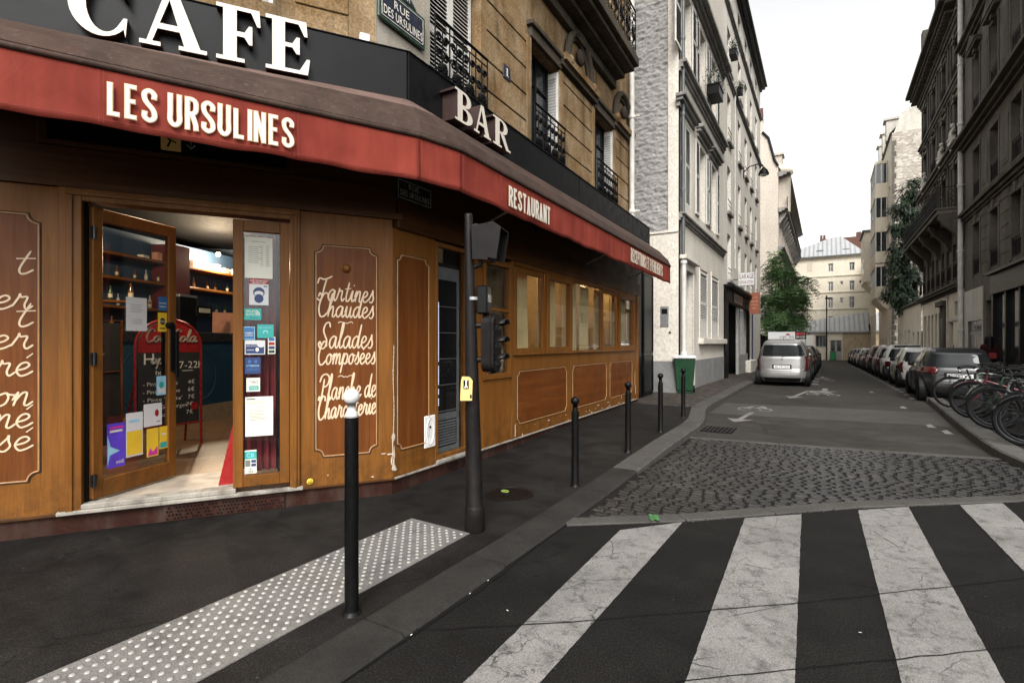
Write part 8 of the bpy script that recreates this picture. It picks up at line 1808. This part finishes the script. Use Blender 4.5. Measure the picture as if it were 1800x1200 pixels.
# ================================================================= PERSON BY THE DARK SHOPFRONT
def skin_body(name, joints, edges, mat, parent):
    me = bpy.data.meshes.new(name); me.from_pydata([j[:3] for j in joints], edges, []); me.materials.append(mat); o = bpy.data.objects.new(name, me); COL.objects.link(o); o.parent = parent
    sk = o.modifiers.new("skin", 'SKIN'); sk.use_smooth_shade = True
    for v_, j in zip(me.skin_vertices[0].data, joints): v_.radius = (j[3], j[4] if len(j) > 4 else j[3]); v_.use_root = False
    me.skin_vertices[0].data[0].use_root = True
    ss = o.modifiers.new("sub", 'SUBSURF'); ss.levels = 1; ss.render_levels = 2; return o
py_ = 24.4; ppx = 5.0; pz_ = rz(ppx, 24)
pe = thing("person", "person with long dark hair in a dark red jacket walking away by the dark shopfront", "person", (ppx, py_, pz_), radians(10))
J = [(0, 0, .93, .145, .11), (0, .0, 1.12, .125, .10), (0, .01, 1.32, .165, .115), (0, .01, 1.42, .07), (0, .015, 1.50, .055), (0, .03, 1.60, .085, .095), (0, .03, 1.68, .07, .08),
     (-.19, .01, 1.38, .062), (-.25, .02, 1.12, .048), (-.22, .14, .92, .036), (-.20, .19, .85, .03), (.19, .01, 1.38, .062), (.25, -.02, 1.12, .048), (.25, -.02, .88, .036), (.245, 0, .80, .03),
     (-.09, .02, .86, .098), (-.10, .10, .48, .066), (-.10, .06, .10, .045), (-.10, .20, .04, .038), (.09, 0, .86, .098), (.10, -.04, .48, .066), (.10, -.20, .12, .045), (.10, -.08, .04, .038)]
E_ = [(0, 1), (1, 2), (2, 3), (3, 4), (4, 5), (5, 6), (2, 7), (7, 8), (8, 9), (9, 10), (2, 11), (11, 12), (12, 13), (13, 14), (0, 15), (15, 16), (16, 17), (17, 18), (0, 19), (19, 20), (20, 21), (21, 22)]
skin_body("body", J, E_, M['trouser'], pe)
JC = [(0, 0, .86, .165, .135), (0, 0, 1.05, .145, .12), (0, .01, 1.30, .185, .13), (0, .01, 1.44, .08), (-.20, .01, 1.38, .075), (-.255, .02, 1.12, .062), (-.225, .13, .94, .05), (.20, .01, 1.38, .075), (.255, -.02, 1.12, .062), (.252, -.02, .92, .05)]
skin_body("jacket", JC, [(0, 1), (1, 2), (2, 3), (2, 4), (4, 5), (5, 6), (2, 7), (7, 8), (8, 9)], M['coat'], pe)
mb = MB(); mb.grid(16, 12, lambda u, v: ((.112 + .03 * v) * sin(2 * pi * u) * (1 if v > .1 else .4 + 6 * v) , .02 + (.115 + .015 * v) * -cos(2 * pi * u) * (1 if v > .1 else .4 + 6 * v), 1.745 - .48 * v * (1 if abs(u - .5) > .22 else .35))); mb.build("hair", M['hair'], pe)
mb = MB()
for a, c in (((-.16, .24), (-.20, .82)),): pass
mb.lathe([(0, -.02), (.045, .0), (.05, .05), (.02, .1), (0, .1)], (-.20, .20, .76), 8); mb.lathe([(0, -.02), (.042, .0), (.045, .05), (.02, .1), (0, .1)], (.245, 0, .72), 8); mb.build("hands", M['skin'], pe)
mb = MB(); mb.box(-.09, .12, -.24, -.13, .92, 1.14); mb.build("shoulder_bag", M['red_dark'], pe, bevel=.03)

# ================================================================= STREET END: lamp post, signs, board, bin
t = thing("lamp_post", "tall thin dark lamp post in front of the cream annex", "lamp post", (*F6.W(r_(1453), -1.2).xy, road_z(81))); mb = MB(); zt_ = F6.z(1453, 521); mb.tube([(0, 0, -.2), (0, 0, zt_ + .8)], .075, 8); mb.build("post", M['iron'], t); mb = MB(); mb.box(-.2, .6, -.12, .12, zt_ + .3, zt_ + .5); mb.build("lantern", M['iron'], t)
p = F6.W(r_(1509), -14).xy; t = thing("pharmacy_cross", "lit green pharmacy cross above the no-parking sign", "sign", (4.05, 86, 2.8)); mb = MB(); mb.box(-.16, .16, -.1, .1, .5, 1.45); mb.box(-.48, -.16, -.1, .1, .82, 1.13); mb.box(.16, .48, -.1, .1, .82, 1.13); mb.build("cross", M['green_led'], t); mb = MB(); mb.tube([(.45, 0, .97), (1.15, 0, .97)], .03, 6); mb.build("bracket", M['iron'], t)
t = thing("no_parking_sign", "round blue and red no-parking sign on a post at the far kerb", "sign", (3.98, 83.2, road_z(83))); mb = MB(); mb.tube([(0, 0, 0), (0, 0, 2.9)], .04, 8); mb.build("post", M['iron'], t); mb = MB(); mb.lathe([(.42, -.05), (.42, -.03)], (0, 0, 2.55), 24, 0, 'y'); mb.lathe([(.33, -.058), (.28, -.05)], (0, 0, 2.55), 24, 1, 'y'); mb.hexa([(-.22, -.062, 2.75), (-.17, -.062, 2.79), (-.17, -.058, 2.79), (-.22, -.058, 2.75), (.17, -.062, 2.31), (.22, -.062, 2.35), (.22, -.058, 2.35), (.17, -.058, 2.31)]); mb.build("disc", [M['red'], M['mid_blue']], t); mb = MB(); mb.box(-.3, .3, -.05, -.03, 1.85, 2.05); mb.build("small_plate", M['orange'], t)
bw = thing("shop_board", "white advertising board with red squares on posts behind the silver car", "sign board", (-2.28, 26.9, road_z(27))); bx0, bx1 = 0, 2.0; bw.scale = (.78, 1, 1); mb = MB(); z0, z1 = 1.82, 2.16; mb.box(0, 1.42, -.05, 0, z0, z1); mb.box(1.42, 2.0, -.05, 0, z0, z1, 1); mb.build("board", [M['paper_white'], M['plastic']], bw, bevel=.004); mb = MB()
mb.box(1.45, 1.66, -.056, -.05, z0 + .17, z1 - .03); mb.box(1.70, 1.80, -.056, -.05, z0 + .18, z1 - .03); mb.box(1.84, 1.94, -.056, -.05, z0 + .18, z1 - .03); mb.prism([(.93, z0 + .18), (1.17, z0 + .18), (1.12, z0 + .25), (1.05, z0 + .28), (.98, z0 + .25)], lambda a, b, h: (a, h, b), -.05, -.056); text(mb, "LE PARC", .62, .98, z0 + .06, z0 + .15, -.054, 1, 1); text(mb, "PLUS", 1.12, 1.36, z0 + .06, z0 + .15, -.054, 1, 1); text(mb, "SERVICES", 1.46, 1.94, z0 + .06, z0 + .14, -.054, 2, 1); mb.build("lettering", [M['red'], M['print_black'], M['print_white']], bw); mb = MB()
mb.tube([(.05, .03, 0), (.05, .03, z1)], .03, 8); mb.tube([(1.95, .03, 0), (1.95, .03, z1)], .03, 8); mb.tube([(.05, .03, z0 + .1), (1.95, .03, z0 + .1)], .02, 6); mb.build("posts", M['grey_metal'], bw)
t = thing("wheelie_bin", "small green bin beside the lamp post at the street end", "bin", (*F6.W(r_(1464), -1.0).xy, road_z(82))); mb = MB(); mb.hexa([(-.3, -.3, .05), (.3, -.3, .05), (.3, .3, .05), (-.3, .3, .05), (-.36, -.36, 1.1), (.36, -.36, 1.1), (.36, .36, 1.1), (-.36, .36, 1.1)]); mb.build("body", simple("bright_green_bin", (.02, .22, .07), .45), t, bevel=.03); mb = MB(); mb.box(-.4, .4, -.4, .4, 1.1, 1.18); mb.build("lid", M['green_plastic'], t, bevel=.02)
t = thing("wall_lamp", "small bracket lamp high on the oriel house at the street end", "street lamp", (*R5.W(3.0, 0).xy, R5.z(1515, 513)), R5.rot); mb = MB(); mb.tube([(0, 0, 0), (0, -.6, .15), (0, -1.0, .0)], .05, 6); mb.build("bracket", M['iron'], t); mb = MB(); mb.lathe([(.3, -.25), (.2, 0), (0, .1)], (0, -1.0, 0), 10); mb.build("shade", M['iron'], t)

# ================================================================= TREES
def tree(label, base, h, trunk_r, lobes, leaf_mat, n, ls, name="street_tree", seed=1, droop=0.0, pinnate=True):
    t = thing(name, label, "tree", base); rr = random.Random(seed); mb = MB(); top = Vector((0, 0, h * .55))
    mb.tube([(0, 0, -.3), (.05, .02, h * .2), (-.03, .06, h * .4), tuple(top)], [trunk_r * 1.25, trunk_r, trunk_r * .85, trunk_r * .6], 10)
    lv = MB()
    for (cx, cy, cz, rx, ry, rz_l, wgt) in lobes:
        c = Vector((cx, cy, cz)); s0 = Vector((0, 0, min(cz - .2, h * (.3 + .2 * rr.random())))); mid = s0.lerp(c, .5) + Vector((rr.uniform(-.2, .2), rr.uniform(-.2, .2), .2)); mb.tube([s0, mid, c], [trunk_r * .5, trunk_r * .32, trunk_r * .1], 7)
        for k in range(int(n * wgt)):
            d = Vector((rr.gauss(0, 1), rr.gauss(0, 1), rr.gauss(0, 1))).normalized(); f = rr.random() ** .38
            if noise.noise((d * 2.1 + c) * 1.3) < -.08: continue
            p0 = c + Vector((d.x * rx, d.y * ry, d.z * rz_l)) * f
            out = (d + Vector((0, 0, -.25 - droop)) + Vector((rr.uniform(-.5, .5), rr.uniform(-.5, .5), rr.uniform(-.4, .4)))).normalized(); sd = out.cross(Vector((0, 0, 1)));
            if sd.length < .05: continue
            sd.normalize(); up = sd.cross(out)
            if k % 9 == 0: mb.tube([p0 - out * ls * 3, p0 + out * ls * 2], [.010, .004], 4, caps=False)
            if pinnate:      # a frond: leaflets in pairs along a stalk
                for q in range(5):
                    b = p0 + out * ls * (q * .62) - Vector((0, 0, .04 * q * q * ls * 3))
                    for sgn in (-1, 1):
                        e = b + (sd * sgn + out * .45).normalized() * ls * 1.0 + Vector((0, 0, -ls * .22)); wv_ = (out - sd * sgn * .3).normalized() * ls * .22
                        lv.add([b, (b + e) / 2 + wv_, e, (b + e) / 2 - wv_], [(0, 1, 2, 3)])
            else:
                for q in range(4):
                    b = p0 + Vector((rr.uniform(-1, 1), rr.uniform(-1, 1), rr.uniform(-1, 1))) * ls; e = b + (out + Vector((rr.uniform(-.6, .6), rr.uniform(-.6, .6), -.3 - droop))).normalized() * ls * 2.2; wv_ = sd * ls * .35
                    lv.add([b - wv_, b + wv_, e], [(0, 1, 2)])
    mb.build("trunk", M['bark'], t); lv.build("crown", leaf_mat, t); return t
tb = Vector((-2.95, 41.5, walk_z(-2.9, 41.5)))
tree("green street tree with feathery leaves leaning over the parked cars", tb, 8.4, .14, [(.3, 0, 5.8, 1.4, 1.5, 1.4, .75), (.0, .3, 7.1, .9, 1.0, .8, .3), (.5, -.3, 4.2, 1.4, 1.4, 1.2, .7), (1.35, .2, 5.6, 1.0, 1.1, .8, .5), (1.25, -.2, 3.7, .8, .9, .7, .35), (-.5, -.5, 4.0, .9, 1.0, 1.0, .5), (.2, .4, 2.9, 1.0, 1.1, .7, .35), (-.1, 0, 7.9, .5, .5, .5, .1)], M['leaf'], 900, .20, seed=4)
tr = Vector((6.9, 57.4, rz(5, 57)))
tree("tall dark tree with drooping sprays against the right hand houses", tr, 15, .2, [(-.3, 0, 15.3, 1.0, 1.2, 1.2, .45), (-.8, 0, 13.9, 1.3, 1.4, 1.0, .5), (-.2, 0, 12.6, 1.1, 1.2, 1.2, .5), (-1.2, 0, 12.2, .9, 1.0, .7, .3), (-.9, 0, 10.2, 1.3, 1.4, 1.2, .7), (-1.4, 0, 9.0, .9, 1.0, .7, .35), (-.8, 0, 8.0, 1.4, 1.5, 1.3, .8), (-1.2, 0, 6.4, 1.3, 1.3, 1.1, .7), (-.6, 0, 5.4, 1.2, 1.2, 1.0, .5)], M['leaf_dark'], 700, .20, seed=9, droop=.35, pinnate=False)
